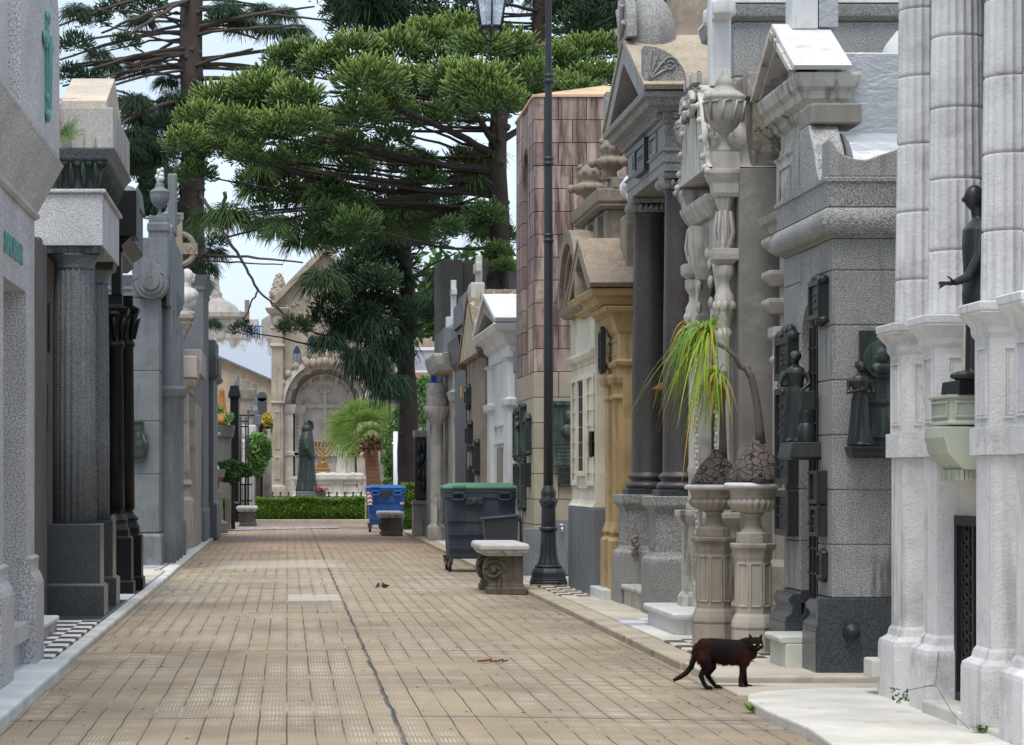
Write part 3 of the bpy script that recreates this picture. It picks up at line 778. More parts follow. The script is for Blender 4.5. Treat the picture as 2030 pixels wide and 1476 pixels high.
g = MB(); g.tube([(3.43,16.285,.30),(3.43,16.21,.30)], .034, 14); g.tube([(3.43,16.285,.30),(3.43,16.225,.30)], .05, 14); g.build('spout', M['iron_dark'], T)
g = MB()                                                                    # rounded cornice
pr = [(2.70,0),(2.715,.03),(2.72,.03)] + [(2.80+.085*math.sin(math.radians(a)), .03+.085*math.cos(math.radians(a))*.9) for a in range(-75, 76, 15)] + [(2.885,.03),(2.89,.05),(2.905,.05),(3.035,.06),(3.04,.075),(3.065,.075),(3.07,.05)]
g.loft(GX, 5.35, Y0, Y1, [(z_, o_*.75) for z_, o_ in pr])
g.build('cornice', M['granite_mid'], T, bevel=.004)
g = MB()                                                                    # parapet on the near side
P = [(GX-.02,3.071),(5.3,3.071),(5.3,3.36)] + [(GX+.42,3.25),(GX+.2,3.175)] + [(GX+.2-.2*math.sin(math.radians(a))*1.0, 3.175+.13*(1-math.cos(math.radians(a)))) for a in (20,40,60,80)] + [(GX-.02,3.305)]
g.prism(P, 'y', Y0-.02, Y0+.22)
g.prism([(Y1+.03,3.072),(17.25,3.44),(17.2,3.468),(16.9,3.468),(16.86,3.42),(16.72,3.3),(16.64,3.16),(Y0+.23,3.072)], 'x', GX-.03, GX+.16)
g.build('parapet', M['granite_course'], T, bevel=.01)
g = MB(); g.box(GX-.02, GX+.30, 16.85, 17.25, 3.47, 3.60); g.build('gable_block', M['concrete'], T, bevel=.012)
g = MB(); A = arc(16.98, 2.9, .62, 20, 160, 12, .52)
g.prism(A, 'x', GX+.17, 4.9); g.build('roof', M['foil'], T)
g = MB(); g.prism([(17.2,2.1),(16.9,2.25),(16.85,2.1)], 'x', GX+.1, GX+.12)
g = MB(); g.box(GX+.055, GX+.058, 16.78, 17.25, .22, 2.2)
for k in range(4): g.box(GX+.03, GX+.054, 16.80+.12*k, 16.825+.12*k, .22, 2.2)
for k in range(12): g.box(GX+.035, GX+.05, 16.78, 17.25, .3+.16*k, .315+.16*k)
g.build('door', M['iron_dark'], T)
g = MB(); g.box(3.12, 3.35, 16.735, 17.295, PZ-.02, .20); g.loft(3.1, 3.35, 16.735, 17.295, [(.20,0),(.212,.016),(.236,.016),(.246,0)], sides=(1,0,0,0)); g.build('step', M['marble_pale_green'], T, bevel=.008)
for (u0, u1, v0, v1, ln, cr) in ((1548,1577,668,752,3,True),(1540,1572,768,960,8,False),(1537,1568,972,1062,4,False)):
    plaque(T, 'x', GX, 17.36, 17.84, Z(v1,17.5), Z(v0,17.5), -.055, lines=ln, crest=cr)
plaque(T, 'x', GX, 16.40, 16.72, Z(632,16.5), Z(556,16.5), -.05, lines=3, crest=True)
plaque(T, 'x', GX, 16.44, 16.70, Z(998,16.5), Z(932,16.5), -.05, lines=4)
plaque(T, 'x', GX, 16.44, 16.70, Z(1063,16.5), Z(1003,16.5), -.045, lines=3)
plaque(T, 'x', GX, 16.42, 16.60, Z(1145,16.5), Z(1096,16.5), -.03, lines=4, crest=True)
# green relief plate with medallion on the near side
g = MB(); q = 16.29
x0, x1 = X(1702,q), X(1762,q)+.22
g.box(x0, x1, q-.03, q-.002, Z(884,q), Z(655,q)); g.box(x0-.02, x1, q-.045, q-.03, Z(800,q), Z(792,q)); g.box(x0+.05, x1-.03, q-.042, q-.03, Z(868,q), Z(808,q))
mx_, mz_ = X(1745,q), Z(712,q)
g.lathe(0,0,[(.0,0),(.1,0)],4) if False else None
for r0_, d0_ in ((.115,.05),(.10,.04)):
    g.prism([(mx_+r0_*math.cos(2*PI*k/28), mz_+r0_*math.sin(2*PI*k/28)) for k in range(28)], 'y', q-d0_, q-.004)
g.ell(mx_+.0, q-.05, mz_+.02, .04, .03, .055); g.ell(mx_+.0, q-.045, mz_-.055, .07, .03, .04); g.ell(mx_-.03,q-.05,mz_+.01,.016,.02,.014,8,5)
g.build('relief_plate', M['bronze_green'], T, bevel=.004)
g = MB(); g.loft(X(1678,q), x1+.02, q-.16, q-.003, [(Z(908,q),-.02),(Z(903,q),-.0),(Z(893,q),0),(Z(890,q),.012),(Z(885,q),.012)]); g.build('shelf', M['bronze_black'], T, bevel=.004)
S = thing('bronze_woman', 'black bronze woman with folded arms standing before the green relief plate', 'statue', (X(1706,16.2), 16.21, Z(884,16.2)))
g = MB(); hs = .52; P_ = figure(g, X(1706,16.2), 16.21, Z(884,16.2), hs, .15, .135, arms=([(.13,.0,.77),(.16,.02,.62),(.06,.12,.63)],[(-.13,.0,.77),(-.16,.03,.62),(-.02,.13,.66)]), hair=1)
g.organic('figure', M['bronze_black'], S, voxel=.0055, smooth=2)
S = thing('bronze_woman', 'bronze woman in a draped robe with greenish cap beside the tomb door', 'statue', (GX-.09, 16.92, Z(908,16.8)))
zb = Z(908,16.8)
g = MB(); g.loft(GX-.2, GX+.02, 16.62, 17.04, [(zb-.01,-.02),(zb+.005,0),(zb+.1,-.02)]); g.build('base', M['bronze_black'], S, bevel=.005)
g = MB(); figure(g, GX-.10, 16.94, zb+.1, .58, -.5, .13, arms=([(.13,.0,.77),(.17,.04,.64),(.10,.12,.56)],[(-.13,.0,.77),(-.17,.06,.62),(-.10,.14,.55)]), hair=1, folds=7)
g.organic('figure', M['bronze_black'], S, voxel=.0055, smooth=2)
g = MB(); g.lathe(GX-.08, 16.70, [(.055,zb+.1),(.05,zb+.2),(.035,zb+.22),(.045,zb+.27),(.05,zb+.3)], 14); g.box(GX-.12, GX-.03, 16.66, 16.75, zb+.3, zb+.42); g.build('torch_stand', M['bronze_black'], S, bevel=.004)
g = MB(); g.ell(GX-.10,16.935,zb+.1+.58*.955,.036,.036,.03); g.build('cap', M['bronze_green'], S)

# ================================================================ R2b  tomb with marble pediment and foil-clad side
T = thing('pediment_tomb', 'tall marble tomb with a small pediment and a side wall wrapped in silver foil', 'tomb', (3.55, 18.7, PZ))
FX, Y0, Y1 = 3.56, 18.08, 19.36
g = MB(); g.box(FX, 3.70, Y0+.01, Y1-.01, PZ, 3.6)
for yy in (Y0, Y1-.22):
    g.loft(FX-.05, FX+.02, yy+.01, yy+.21, [(PZ,.03),(.6,.03),(.65,0),(2.05,0),(2.08,.02),(2.1,.02),(2.12,0),(2.22,0),(2.25,.03),(2.32,.03)])
    for k, zz in enumerate((2.42, 2.62, 2.86)): g.loft(FX-.06, FX+.02, yy, yy+.22, [(zz,.0),(zz+.05,.05),(zz+.07,.06),(zz+.1,.06)])
g.loft(FX-.02, 3.72, Y0, Y1, [(2.98,0),(3.0,.04),(3.05,.06),(3.07,.1),(3.11,.12),(3.12,.04),(3.13,0),(3.5,0),(3.52,.02),(3.53,.02)])
panel(g,'x',FX-.02,Y0+.15,Y1-.15,3.18,3.46,.025,-.015); panel(g,'y',Y0,FX+.02,3.70,3.18,3.46,.02,-.012)
g.build('facade', M['marble_aged'], T, bevel=.005)
g = MB(); g.loft(FX, 3.70, Y0, Y1, [(3.50,-.01),(3.70,-.01),(3.73,.03),(3.77,.04),(3.79,.09),(3.84,.10),(3.87,.13),(3.94,.15),(3.96,.15)]); g.build('cornice', M['marble_aged'], T, bevel=.004)
g = MB(); ym = (Y0+Y1)/2; ze, za = 3.965, 4.36
g.prism([(Y0-.15,ze),(Y1+.15,ze),(ym,za)], 'x', FX+.0, 3.72)
for s_ in (-1, 1):
    for k, (dd, xx) in enumerate(((.10,.14),(.055,.19))):
        e = ym+s_*.79
        g.prism([(e,ze+.01),(ym,za+.015),(ym,za+.01-dd),(e-s_*dd*1.6,ze+.01)], 'x', FX-xx, FX+.001+.002*s_)
g.build('pediment', M['marble_aged'], T, bevel=.004)
g = MB()
for s_ in (-1, 1):
    g.prism([(ym+s_*.80, ze+.008), (ym, za+.02), (ym, za+.055), (ym+s_*.83, ze+.035)], 'x', FX-.17, 3.78)
g.build('roof', M['marble_white'], T, bevel=.004)
g = MB(); g.box(FX-.05, FX+.13, ym-.13, ym+.13, 4.36, 5.0); g.box(FX-.02,FX+.1,ym-.35,ym+.35,5.0,5.22); g.box(FX-.02,FX+.1,ym-.1,ym+.1,5.22,5.7); g.build('cross', M['marble_white'], T, bevel=.008)
g = MB(); g.box(3.721, 5.3, Y0+.03, Y1-.04, PZ, 4.12); g.build('side_wall', M['foil'], T, bevel=.01)
g = MB(); g.box(FX+.135, FX+.27, ym-.131, ym+.131, 4.37, 4.62); g.box(FX+.135, FX+.27, ym-.131, ym+.131, 4.68, 5.0); g.build('foil_patch', M['foil'], T, bevel=.006)
g = MB(); g.ell(4.75, 18.75, 4.05, .62, .5, .5, 24, 14); g.build('dome', M['marble_white'], T)

# ================================================================ R3  ornate tomb with urns and candelabrum columns
T = thing('ornate_tomb', 'weathered white tomb with carved candelabrum columns, urns and a plain concrete side', 'tomb', (3.3, 20.4, PZ))
Y0, Y1 = 19.55, 21.32
g = MB(); g.box(3.31, 5.0, Y0, Y1, PZ, 3.50); g.build('side_wall', M['concrete'], T, bevel=.008)
g = MB(); g.box(3.42, 4.6, Y0+.12, Y1-.1, 3.50, 4.03); g.box(3.38, 4.6, Y0+.08, Y1-.06, 4.03, 4.22); g.build('attic', M['stucco_moss'], T, bevel=.015)
g = MB()
ymid = (Y0+Y1)/2
cur = [(Y0+.1,3.52),(Y0+.2,3.56),(Y0+.32,3.68),(Y0+.42,3.86),(Y0+.5,4.02),(Y0+.62,4.13),(Y0+.78,4.18),(ymid,4.24)]
P = cur + [(2*ymid-p[0], p[1]) for p in cur[::-1]]
g.prism(P, 'x', 3.14, 3.6)
P2 = [(ymid+(p[0]-ymid)*.86, 3.52+(p[1]-3.52)*.86) for p in P]
g.prism([(ymid+(p[0]-ymid)*1.03, 3.5+(p[1]-3.5)*1.03) for p in P], 'x', 3.09, 3.138)
for s_ in (-1, 1):
    for k in range(9):
        tt = k/8; i_ = tt*(len(cur)-1); a = int(min(i_, len(cur)-2)); f_ = i_-a
        yy = cur[a][0]*(1-f_)+cur[a+1][0]*f_; zz = cur[a][1]*(1-f_)+cur[a+1][1]*f_
        yy = yy if s_ < 0 else 2*ymid-yy
        g.ell(3.09, yy, zz-.03, .035, .03, .03, 8, 5)
for yy in (ymid-.18, ymid+.18):
    c = [(3.06, yy+.11*math.cos(a*PI/8)*(1-a/30), 4.05+.11*math.sin(a*PI/8)*(1-a/30)) for a in range(24)]
    g.tube(c, .03, 7)
for k in range(7): g.box(3.06, 3.13, ymid-.24+.07*k, ymid-.20+.07*k, 4.22, 4.3+.02*(k%2))
g.build('gable', M['marble_aged'], T, bevel=.005)
for yc in (Y0+.16, Y1-.18):
    g = MB(); x = 3.22
    g.loft(x-.09, x+.09, yc-.09, yc+.09, [(PZ,.03),(.3,.03),(.34,.0),(.86,0),(.9,.03),(.94,.05),(.98,.05)])
    g.build('column_base', M['marble_aged'], T, bevel=.006)
    g = MB()
    pr = [(.10,.98),(.10,1.02),(.075,1.06),(.07,1.25),(.085,1.3),(.07,1.34),(.068,2.25),(.085,2.28),(.085,2.31),(.06,2.34),(.09,2.42),(.105,2.5),(.1,2.58),(.065,2.63),(.065,2.68),(.09,2.71),(.11,2.74),(.11,2.8)]
    g.lathe(x, yc, [(r_*.72,z_) for r_,z_ in pr], 24, True, lobes=10, ld=.12)
    g.loft(x-.065, x+.065, yc-.065, yc+.065, [(2.80,-.02),(2.84,.03),(2.88,.035),(2.92,.035)])
    pr = [(.075,2.92),(.08,2.98),(.06,3.0),(.07,3.16),(.055,3.2),(.09,3.26),(.1,3.3)]
    g.lathe(x, yc, [(r_*.75,z_) for r_,z_ in pr], 20, True, lobes=8, ld=.15)
    for k in range(8):
        a = 2*PI*k/8
        g.tube([(x+0.052*math.cos(a),yc+0.052*math.sin(a),2.95),(x+.072*math.cos(a),yc+.072*math.sin(a),3.05),(x+0.052*math.cos(a),yc+0.052*math.sin(a),3.2)], .013, 6)
        g.ell(x+.068*math.cos(a), yc+.068*math.sin(a), 2.5, .022,.022,.04, 8, 5)
    g.loft(x-.07, x+.12, yc-.08, yc+.08, [(3.30,0),(3.33,.015),(3.40,.025),(3.43,.04),(3.47,.055),(3.5,.055)])
    g.build('column', M['marble_aged'], T, bevel=.004)
    g = MB(); ux, uz = (3.22, 3.5)
    g.loft(ux-.1, ux+.1, yc-.1, yc+.1, [(uz,0),(uz+.13,0)])
    g.lathe(ux, yc, urn_profile(.155, uz+.13, .62), 72, True, lobes=12, ld=.035)
    for k in range(10): a = 2*PI*k/10; g.tube([(ux+.135*math.cos(a),yc+.135*math.sin(a),uz+.36),(ux+.157*math.cos(a+.16),yc+.157*math.sin(a+.16),uz+.50),(ux+.157*math.cos(a+.5),yc+.157*math.sin(a+.5),uz+.50)], .011, 5)
    g.build('urn_finial', M['limestone'], T)
g = MB()                                                                    # carved door surround between the columns
dy0, dy1 = Y0+.40, Y1-.42
for a, b in ((dy0-.08, dy0+.08), (dy1-.08, dy1+.08)):
    g.loft(3.2, 3.32, a, b, [(PZ,.02),(.4,.02),(.45,0),(2.4,0),(2.45,.03),(2.5,.03)])
    for k in range(44): g.ell(3.198, (a+b)/2+.03*math.sin(k*2.3), .55+.042*k, .014, .028, .022, 7, 5)
g.prism([(dy0-.08,2.45)]+[(p[0],p[1]) for p in arc((dy0+dy1)/2,2.42,(dy1-dy0)/2-.0,180,0,14,.5)]+[(dy1+.08,2.45),(dy1+.08,3.2),(dy0-.08,3.2)], 'x', 3.2, 3.32)
for k in range(9):
    a = PI*k/8; g.ell(3.19, (dy0+dy1)/2+.3*math.cos(a), 2.55+.42*math.sin(a), .025, .05, .05, 8, 5)
g.loft(3.1,3.3,(dy0+dy1)/2-.07,(dy0+dy1)/2+.07,[(2.75,-.03),(2.85,.0),(3.0,.02),(3.15,.03)])
g.loft(3.16, 3.32, Y0+.3, Y1-.3, [(3.2,0),(3.24,.03),(3.3,.06),(3.34,.07)])
g.build('door_surround', M['marble_aged'], T, bevel=.004)
g = MB(); g.box(3.30, 3.308, dy0, dy1, PZ, 2.9); g.build('door', M['shade_dark'], T)
g = MB(); g.box(2.92, 3.32, Y0+.55, Y1+.35, PZ-.02, .17); g.loft(2.9, 3.31, Y0+.5, Y1+.37, [(.17,0),(.185,.014),(.21,.014),(.222,0)])
g.box(3.06, 3.31, Y0+.35, Y0+.53, PZ-.02, .30); g.build('step', M['marble_white'], T, bevel=.006)
g = MB(); g.box(3.22, 3.38, ymid-.07, ymid+.07, 4.22, 5.0); g.box(3.23,3.37,ymid-.22,ymid+.22,4.72,4.86)
for yy, zz in ((ymid-.22,4.79),(ymid+.22,4.79),(ymid,5.02)): g.lathe(3.3,yy,[(.02,zz-.09),(.09,zz-.05),(.09,zz+.05),(.02,zz+.09)],12)
g.build('cross', M['marble_white'], T, bevel=.01)
# little fern growing from the wall
S = thing('wall_fern', 'tiny green seedling growing from the mossy wall beside the urn', 'plant', (3.62, 19.5, 3.62))
g = MB()
for (du, dz) in ((-.12,.12),(.02,.02),(-.2,.1),(.1,-.02),(-.08,.04)):
    g.tube([(3.62,19.56,3.62),(3.62+du*.6,19.46,3.66+dz*.5),(3.62+du,19.42,3.66+dz)], .003, 4)
    for k in range(3): g.ell(3.62+du+.02*k-.02, 19.42, 3.66+dz+.018*(k%2), .014,.006,.01, 6, 4)
g.build('leaves', M['shrub_light'], S)

# ================================================================ big granite mausoleum behind
T = thing('granite_mausoleum', 'massive plain grey granite mausoleum with a white painted ledge behind the pediment tomb', 'tomb', (4.6, 22.0, PZ))
g = MB(); zs = [PZ, 2.0, 3.0, 4.0, 4.45, 4.9]; courses(g, 3.58, 5.4, 21.45, 22.7, zs, .012); g.loft(3.58,5.4,21.45,22.7,[(4.9,.0),(4.93,.06),(5.02,.08),(5.03,.06)])
g.box(3.7, 5.4, 21.9, 22.7, 5.03, 6.2); g.build('wall', M['granite_mid'], T, bevel=.012)
g = MB(); g.loft(3.58, 5.4, 21.45, 22.7, [(5.032,.085),(5.06,.085),(5.10,-.3)]); g.build('ledge', M['marble_white'], T, bevel=.006)
g = MB(); g.tube([(4.02,21.87,5.08),(4.02,21.87,5.9)], .07, 14); g.build('drainpipe', plain('pipe_blue', lin(92,120,168,.85), .5), T)
S = thing('ledge_weeds', 'green weeds sprouting on the white ledge of the granite mausoleum', 'plant', (3.9, 21.6, 5.1))
g = MB()
for k in range(40):
    a = rnd.uniform(0, 2*PI); L = rnd.uniform(.08,.22); x0_ = 3.9+rnd.uniform(-.15,.15); y0_ = 21.62+rnd.uniform(-.06,.06)
    g.tube([(x0_,y0_,5.09),(x0_+.4*L*math.cos(a),y0_+.3*L*math.sin(a),5.09+.6*L),(x0_+L*math.cos(a),y0_+.6*L*math.sin(a),5.09+.8*L)], [.006,.005,.001], 4)
g.build('leaves', M['bush_leaf'], S)

# ================================================================ R4  temple tomb with dark red granite columns
T = thing('temple_tomb', 'temple-fronted grey granite tomb with two dark red polished columns and a gabled roof', 'tomb', (3.4, 24.4, PZ))
for yc in (23.32, 25.42):
    g = MB(); x0, x1, y0, y1 = 3.18, 3.72, yc-.24, yc+.24
    g.loft(x0, x1, y0, y1, [(PZ-.02,.055),(.50,.055),(.53,.05),(.56,.015),(.59,0),(.93,0),(.945,.012),(.96,.012),(.985,.045),(1.0,.05),(1.07,.05),(1.075,.04)])
    panel(g, 'x', x0, y0+.07, y1-.07, .62, .90, .015, -.006)
    g.build('pedestal', M['granite_mid'], T, bevel=.008)
    g = MB(); cx = 3.44; g.loft(cx-.23, cx+.23, yc-.21, yc+.21, [(1.076,0),(1.13,0)]); g.build('column_plinth', M['granite_polished'], T, bevel=.006)
    g = MB()
    pr = [(.215,1.131),(.225,1.15),(.225,1.17),(.205,1.19),(.18,1.2),(.178,1.215),(.20,1.23),(.205,1.245),(.195,1.26),(.175,1.27),(.168,1.29),(.165,1.9),(.16,2.6),(.15,3.3),(.145,3.7),(.155,3.72),(.155,3.735),(.145,3.74)]
    g.lathe(cx, yc, pr, 40); g.build('column', M['red_granite'], T)
    g = MB(); g.lathe(cx, yc, [(.15,3.742),(.17,3.76),(.175,3.79),(.16,3.8)], 28)
    g.loft(cx-.17, cx+.17, yc-.17, yc+.17, [(3.83,0),(3.86,.015),(3.88,.015)])
    for xx in (cx-.16, cx+.16):
        for yy in (yc-.15, yc+.15): g.tube([(xx,yy-.035*math.copysign(1,yy-yc)*3,3.80),(xx,yy+.02,3.80)], .055, 14)
    for k in range(5): g.ell(cx-.10+.05*k, yc-.165, 3.79, .02,.02,.03, 8, 5); g.ell(cx-.165, yc-.1+.05*k, 3.79, .02,.02,.03, 8, 5)
    g.build('capital', M['granite_mid'], T, bevel=.003)
g = MB()
g.loft(3.26, 5.0, 23.12, 25.62, [(3.885,0),(3.96,0),(3.965,.012),(4.05,.012),(4.06,.03),(4.075,.03),(4.08,0),(4.29,0),(4.30,.02),(4.33,.03)])
for k in range(22): g.box(3.33+.085*k, 3.375+.085*k, 23.06, 23.115, 4.335, 4.395)
for k in range(24): g.box(3.19, 3.255, 23.17+.104*k, 23.22+.104*k, 4.335, 4.395)
g.loft(3.24, 5.0, 23.10, 25.64, [(4.331,-.01),(4.397,-.01),(4.40,.04),(4.42,.06),(4.44,.13),(4.49,.15),(4.5,.19),(4.55,.2),(4.552,.19)])
panel(g, 'x', 3.26, 23.55, 24.0, 4.09, 4.28, .03, -.02); panel(g, 'x', 3.26, 24.75, 25.2, 4.09, 4.28, .03, -.02)
g.build('entablature', M['granite_mid'], T, bevel=.004)
plaque(T, 'x', 3.255, 24.02, 24.72, 4.0, 4.30, -.04, lines=2, name='name_plate')
ym = 24.37
g = MB(); g.prism([(22.93,4.553),(25.81,4.553),(ym,5.18)], 'x', 3.34, 4.95); g.build('pediment', M['granite_dark'], T)
g = MB()
for s_ in (-1, 1):
    e = ym+s_*1.46
    for dd, xx in ((.17,3.06),(.11,3.12),(.06,3.2)):
        g.prism([(e,4.556),(ym,5.2),(ym,5.2-dd*1.1),(e-s_*dd*2.2,4.556)], 'x', xx+.001*s_, 3.345+.002*s_)
g.build('raking_cornice', M['granite_mid'], T, bevel=.004)
g = MB()
for s_ in (-1, 1): g.prism([(ym+s_*1.5,4.556),(ym,5.205),(ym,5.27),(ym+s_*1.53,4.60)], 'x', 3.045, 5.05)
g.build('roof', M['roof_granite'], T, bevel=.006)
g = MB(); zr = Z(198, 23.0)
g.box(3.62, 4.4, 23.0, 23.05, 4.62, 4.64) if False else None
g.prism(arc(ym, 5.2, .36, 0, 180, 14, .46), 'x', 3.05, 3.14); g.ell(3.3, ym, 5.22, .24, .33, .42, 16, 12)
for k in range(5): g.tube([(3.04, ym, 5.24),(3.035, ym+.26*math.cos(PI*(k+.5)/5), 5.24+.34*math.sin(PI*(k+.5)/5))], [.02,.03], 6)
g.build('acroterion', M['granite_mid'], T, bevel=.004)
for yc in (23.0, 25.74):
    s_ = 1 if yc < ym else -1
    g = MB(); A = [(3.06,4.6),(3.43,4.6)] + [(3.06+.37*math.cos(math.radians(a)), 4.6+.34*math.sin(math.radians(a))) for a in range(10, 91, 10)] + [(3.06,4.94)]
    g.prism(A, 'y', yc-.07, yc+.13)
    c = [(3.28+.07*(1-a/26)*math.cos(a*.5), yc-.075, 4.78+.07*(1-a/26)*math.sin(a*.5)) for a in range(24)]; g.tube(c, .012, 5)
    for k in range(4): g.tube([(3.1,yc-.075,4.65),(3.12+.05*k,yc-.075,4.9-.05*k)], .012, 5)
    g.build('antefix', M['granite_mid'], T, bevel=.006)
g = MB(); g.box(4.02, 5.0, 23.14, 25.6, PZ, 3.89); g.box(3.74,4.02,25.3,25.58,PZ,3.89); g.build('wall', M['granite_dark'], T, bevel=.006)
g = MB(); g.box(3.16, 4.02, 23.63, 25.11, PZ-.02, .19); g.loft(3.14, 4.0, 23.62, 25.12, [(.19,0),(.20,.012),(.226,.012),(.236,0)], sides=(1,0,0,0)); g.build('step', M['marble_aged'], T, bevel=.006)
S = thing('lidded_urn', 'dark ornate urn under a rusty scalloped cover between the red granite columns', 'urn', (3.58, 24.5, .236))
g = MB(); cx, cy = 3.60, 24.42
pr = [(.16,.236),(.16,.5),(.12,.55),(.11,1.1),(.15,1.16),(.16,1.3),(.11,1.36),(.1,1.42),(.17,1.5),(.17,1.56),(.1,1.6),(.06,1.68),(.08,1.72),(.15,1.78),(.17,1.9),(.14,1.98),(.18,2.03),(.2,2.05)]
g.lathe(cx, cy, pr, 28)
for k in range(10):
    a = 2*PI*k/10; g.ell(cx+.15*math.cos(a), cy+.15*math.sin(a), 1.93, .045,.045,.05, 8, 5); g.ell(cx+.13*math.cos(a), cy+.13*math.sin(a), 1.22, .04,.04,.08, 8, 5)
g.build('body', M['bronze_black'], S)
g = MB(); pr = [(.12,2.12),(.2,2.1),(.27,2.05),(.275,2.03),(.2,2.045)]; g.lathe(cx, cy, pr, 72, True, lobes=24, ld=.05); g.build('cover', M['rust'], S)
S = thing('dried_wreath', 'rusty dried flower wreath hanging between the granite pedestals', 'wreath', (3.3, 25.1, .55))
g = MB()
for k in range(14):
    a = 2*PI*k/14; g.ell(3.26+.02*math.sin(k*2.1), 25.12+.05*math.cos(a), .60+.08*math.sin(a), .02,.02,.024, 7, 5)
g.build('flowers', M['limestone_brown'], S)

# ================================================================ dome tomb behind (ring mouldings seen above the temple roof)
T = thing('domed_mausoleum', 'stained stone drum with ring mouldings and an iron cross behind the temple roof', 'tomb', (4.1, 27.4, PZ))
g = MB(); g.box(3.75, 4.7, 26.9, 27.9, PZ, 5.3); g.build('wall', M['limestone_brown'], T, bevel=.02)
g = MB(); g.lathe(4.13, 27.4, [(.62,5.3),(.62,5.42),(.45,5.5),(.43,5.56),(.36,5.6),(.35,5.66),(.33,5.7),(.3,5.75),(.29,5.85),(.27,6.0),(.2,6.3),(.05,6.6)], 32); g.build('drum', M['limestone_brown'], T)
g = MB(); zc = Z(5, 27.6); g.box(3.79, 3.83, 27.58, 27.62, 5.3, 6.5); g.box(3.5, 4.1, 27.585, 27.615, zc-.02, zc+.02); g.build('cross', M['rust'], T)
# ================================================================ R5  ochre and cream tomb
T = thing('ochre_tomb', 'cream and ochre tomb with a small gable, rounded pediment and flowered stone finials', 'tomb', (3.15, 27.4, PZ))
g = MB(); g.loft(3.06, 4.0, 26.9, 29.15, [(PZ-.02,.0),(.9,.0),(.93,-.0)], sides=(1,0,0,0))
g.build('plinth', M['granite_blue'], T, bevel=.02)
g = MB(); g.loft(3.06, 4.0, 26.91, 29.14, [(.931,-.0),(.96,-.025),(1.0,-.04),(2.44,-.04),(2.46,0),(2.5,.02),(2.53,.02),(2.54,-.03),(2.95,-.03),(3.0,.03),(3.05,.04)], sides=(1,0,0,0))
for a,b in ((27.0,27.6),(28.5,29.05)): panel(g,'x',3.095,a,b,1.15,2.3,.05,-.02)
for k in range(9): g.box(3.085, 3.1, 26.95, 29.1, 1.12+.16*k, 1.124+.16*k)
g.build('wall', M['cream_paint'], T, bevel=.006)
g = MB(); g.box(3.088, 3.1, 27.75, 28.35, 1.3, 2.25); W_ = g.build('window', M['shade_dark'], T)
g = MB(); panel(g,'x',3.098,27.7,28.4,1.25,2.3,.05,-.035); g.build('frame', M['cream_paint'], W_, bevel=.004)
g = MB()
for yc in (25.98, 26.56):                                                    # ochre pilasters
    g.loft(3.16, 3.34, yc-.13, yc+.13, [(PZ-.02,.035),(.62,.035),(.66,.0),(.70,.02),(.76,.0),(.80,-.01),(1.98,-.01),(2.0,.01),(2.02,.01),(2.04,-.005),(2.12,-.005),(2.15,.03),(2.2,.045),(2.23,.045)])
g.build('pilaster', M['ochre_stone'], T, bevel=.005)
g = MB(); g.box(3.24, 3.9, 25.80, 26.89, PZ, 2.23); g.loft(3.2, 3.9, 25.82, 26.89, [(2.231,0),(2.3,0),(2.32,.03),(2.36,.04),(2.38,.0),(2.62,-.01),(2.66,.02),(2.70,.03),(2.8,.07),(2.84,.14),(2.88,.16)], sides=(1,0,1,0))
panel(g,'x',3.21,26.0,26.75,2.42,2.58,.02,-.015)
g.build('portal', M['ochre_stone'], T, bevel=.005)
g = MB(); g.box(3.225, 3.24, 26.12, 26.42, PZ, 1.98); g.build('door', M['shade_dark'], T)
g = MB(); ym = 26.95; g.loft(3.06, 3.6, 25.98, 27.9, [(2.885,.0),(2.92,.05),(2.98,.07),(3.0,.11),(3.06,.13),(3.07,.12)], sides=(1,1,1,1)); g.build('cornice', M['ochre_stone'], T, bevel=.004)
g = MB()
g.prism([(25.9,3.071),(28.0,3.071),(ym,3.56)], 'x', 3.12, 3.6)
for s_ in (-1,1):
    e = ym+s_*1.1
    for dd,xx in ((.13,2.93),(.08,3.0)): g.prism([(e,3.075),(ym,3.6),(ym,3.6-dd),(e-s_*dd*2,3.075)],'x',xx+.001*s_,3.125+.002*s_)
g.ell(3.05, 26.5, 3.16, .06,.1,.12); g.ell(3.02,26.6,3.28,.05,.07,.07)
g.build('pediment', M['limestone_brown'], T, bevel=.004)
g = MB()
for s_ in (-1,1): g.prism([(ym+s_*1.12,3.075),(ym,3.602),(ym,3.65),(ym+s_*1.15,3.12)],'x',2.92,3.62)
g.build('roof', M['roof_brown'], T, bevel=.006)
g = MB(); yc = 28.1
o1 = arc(yc,3.05,.95,0,180,18,.78); o2 = arc(yc,3.05,.80,180,0,18,.64)
g.prism(o1+o2,'x',2.93,3.15); o3 = arc(yc,3.05,.78,0,180,18,.62); o4 = arc(yc,3.05,.70,180,0,18,.54); g.prism(o3+o4,'x',2.98,3.15)
g.prism(arc(yc,3.05,.69,0,180,18,.53),'x',3.06,3.3); g.prism(arc(yc,3.05,.94,0,180,18,.77),'x',3.152,3.7)
for k in range(6): g.ell(3.05, yc+.4*math.cos(PI*k/5), 3.2+.2*math.sin(PI*k/5), .05,.1,.08, 8, 5)
g.loft(3.0,3.3,27.2,29.0,[(2.94,.0),(2.98,.04),(3.04,.06)])
g.build('curved_pediment', M['limestone_brown'], T, bevel=.004)
g = MB(); g.box(3.22, 3.9, 27.05, 29.2, 3.0, 3.95); g.loft(3.18,3.9,27.0,29.25,[(3.951,.0),(3.98,.05),(4.0,.03),(4.02,.06),(4.14,.07),(4.15,.05)])
g.loft(3.3,3.9,26.95,27.5,[(4.15,.02),(4.26,.02)]); g.loft(3.16,3.25,27.3,27.5,[(3.3,.0),(3.9,.0)]); g.loft(3.16,3.25,28.2,28.4,[(3.3,.0),(3.9,.0)])
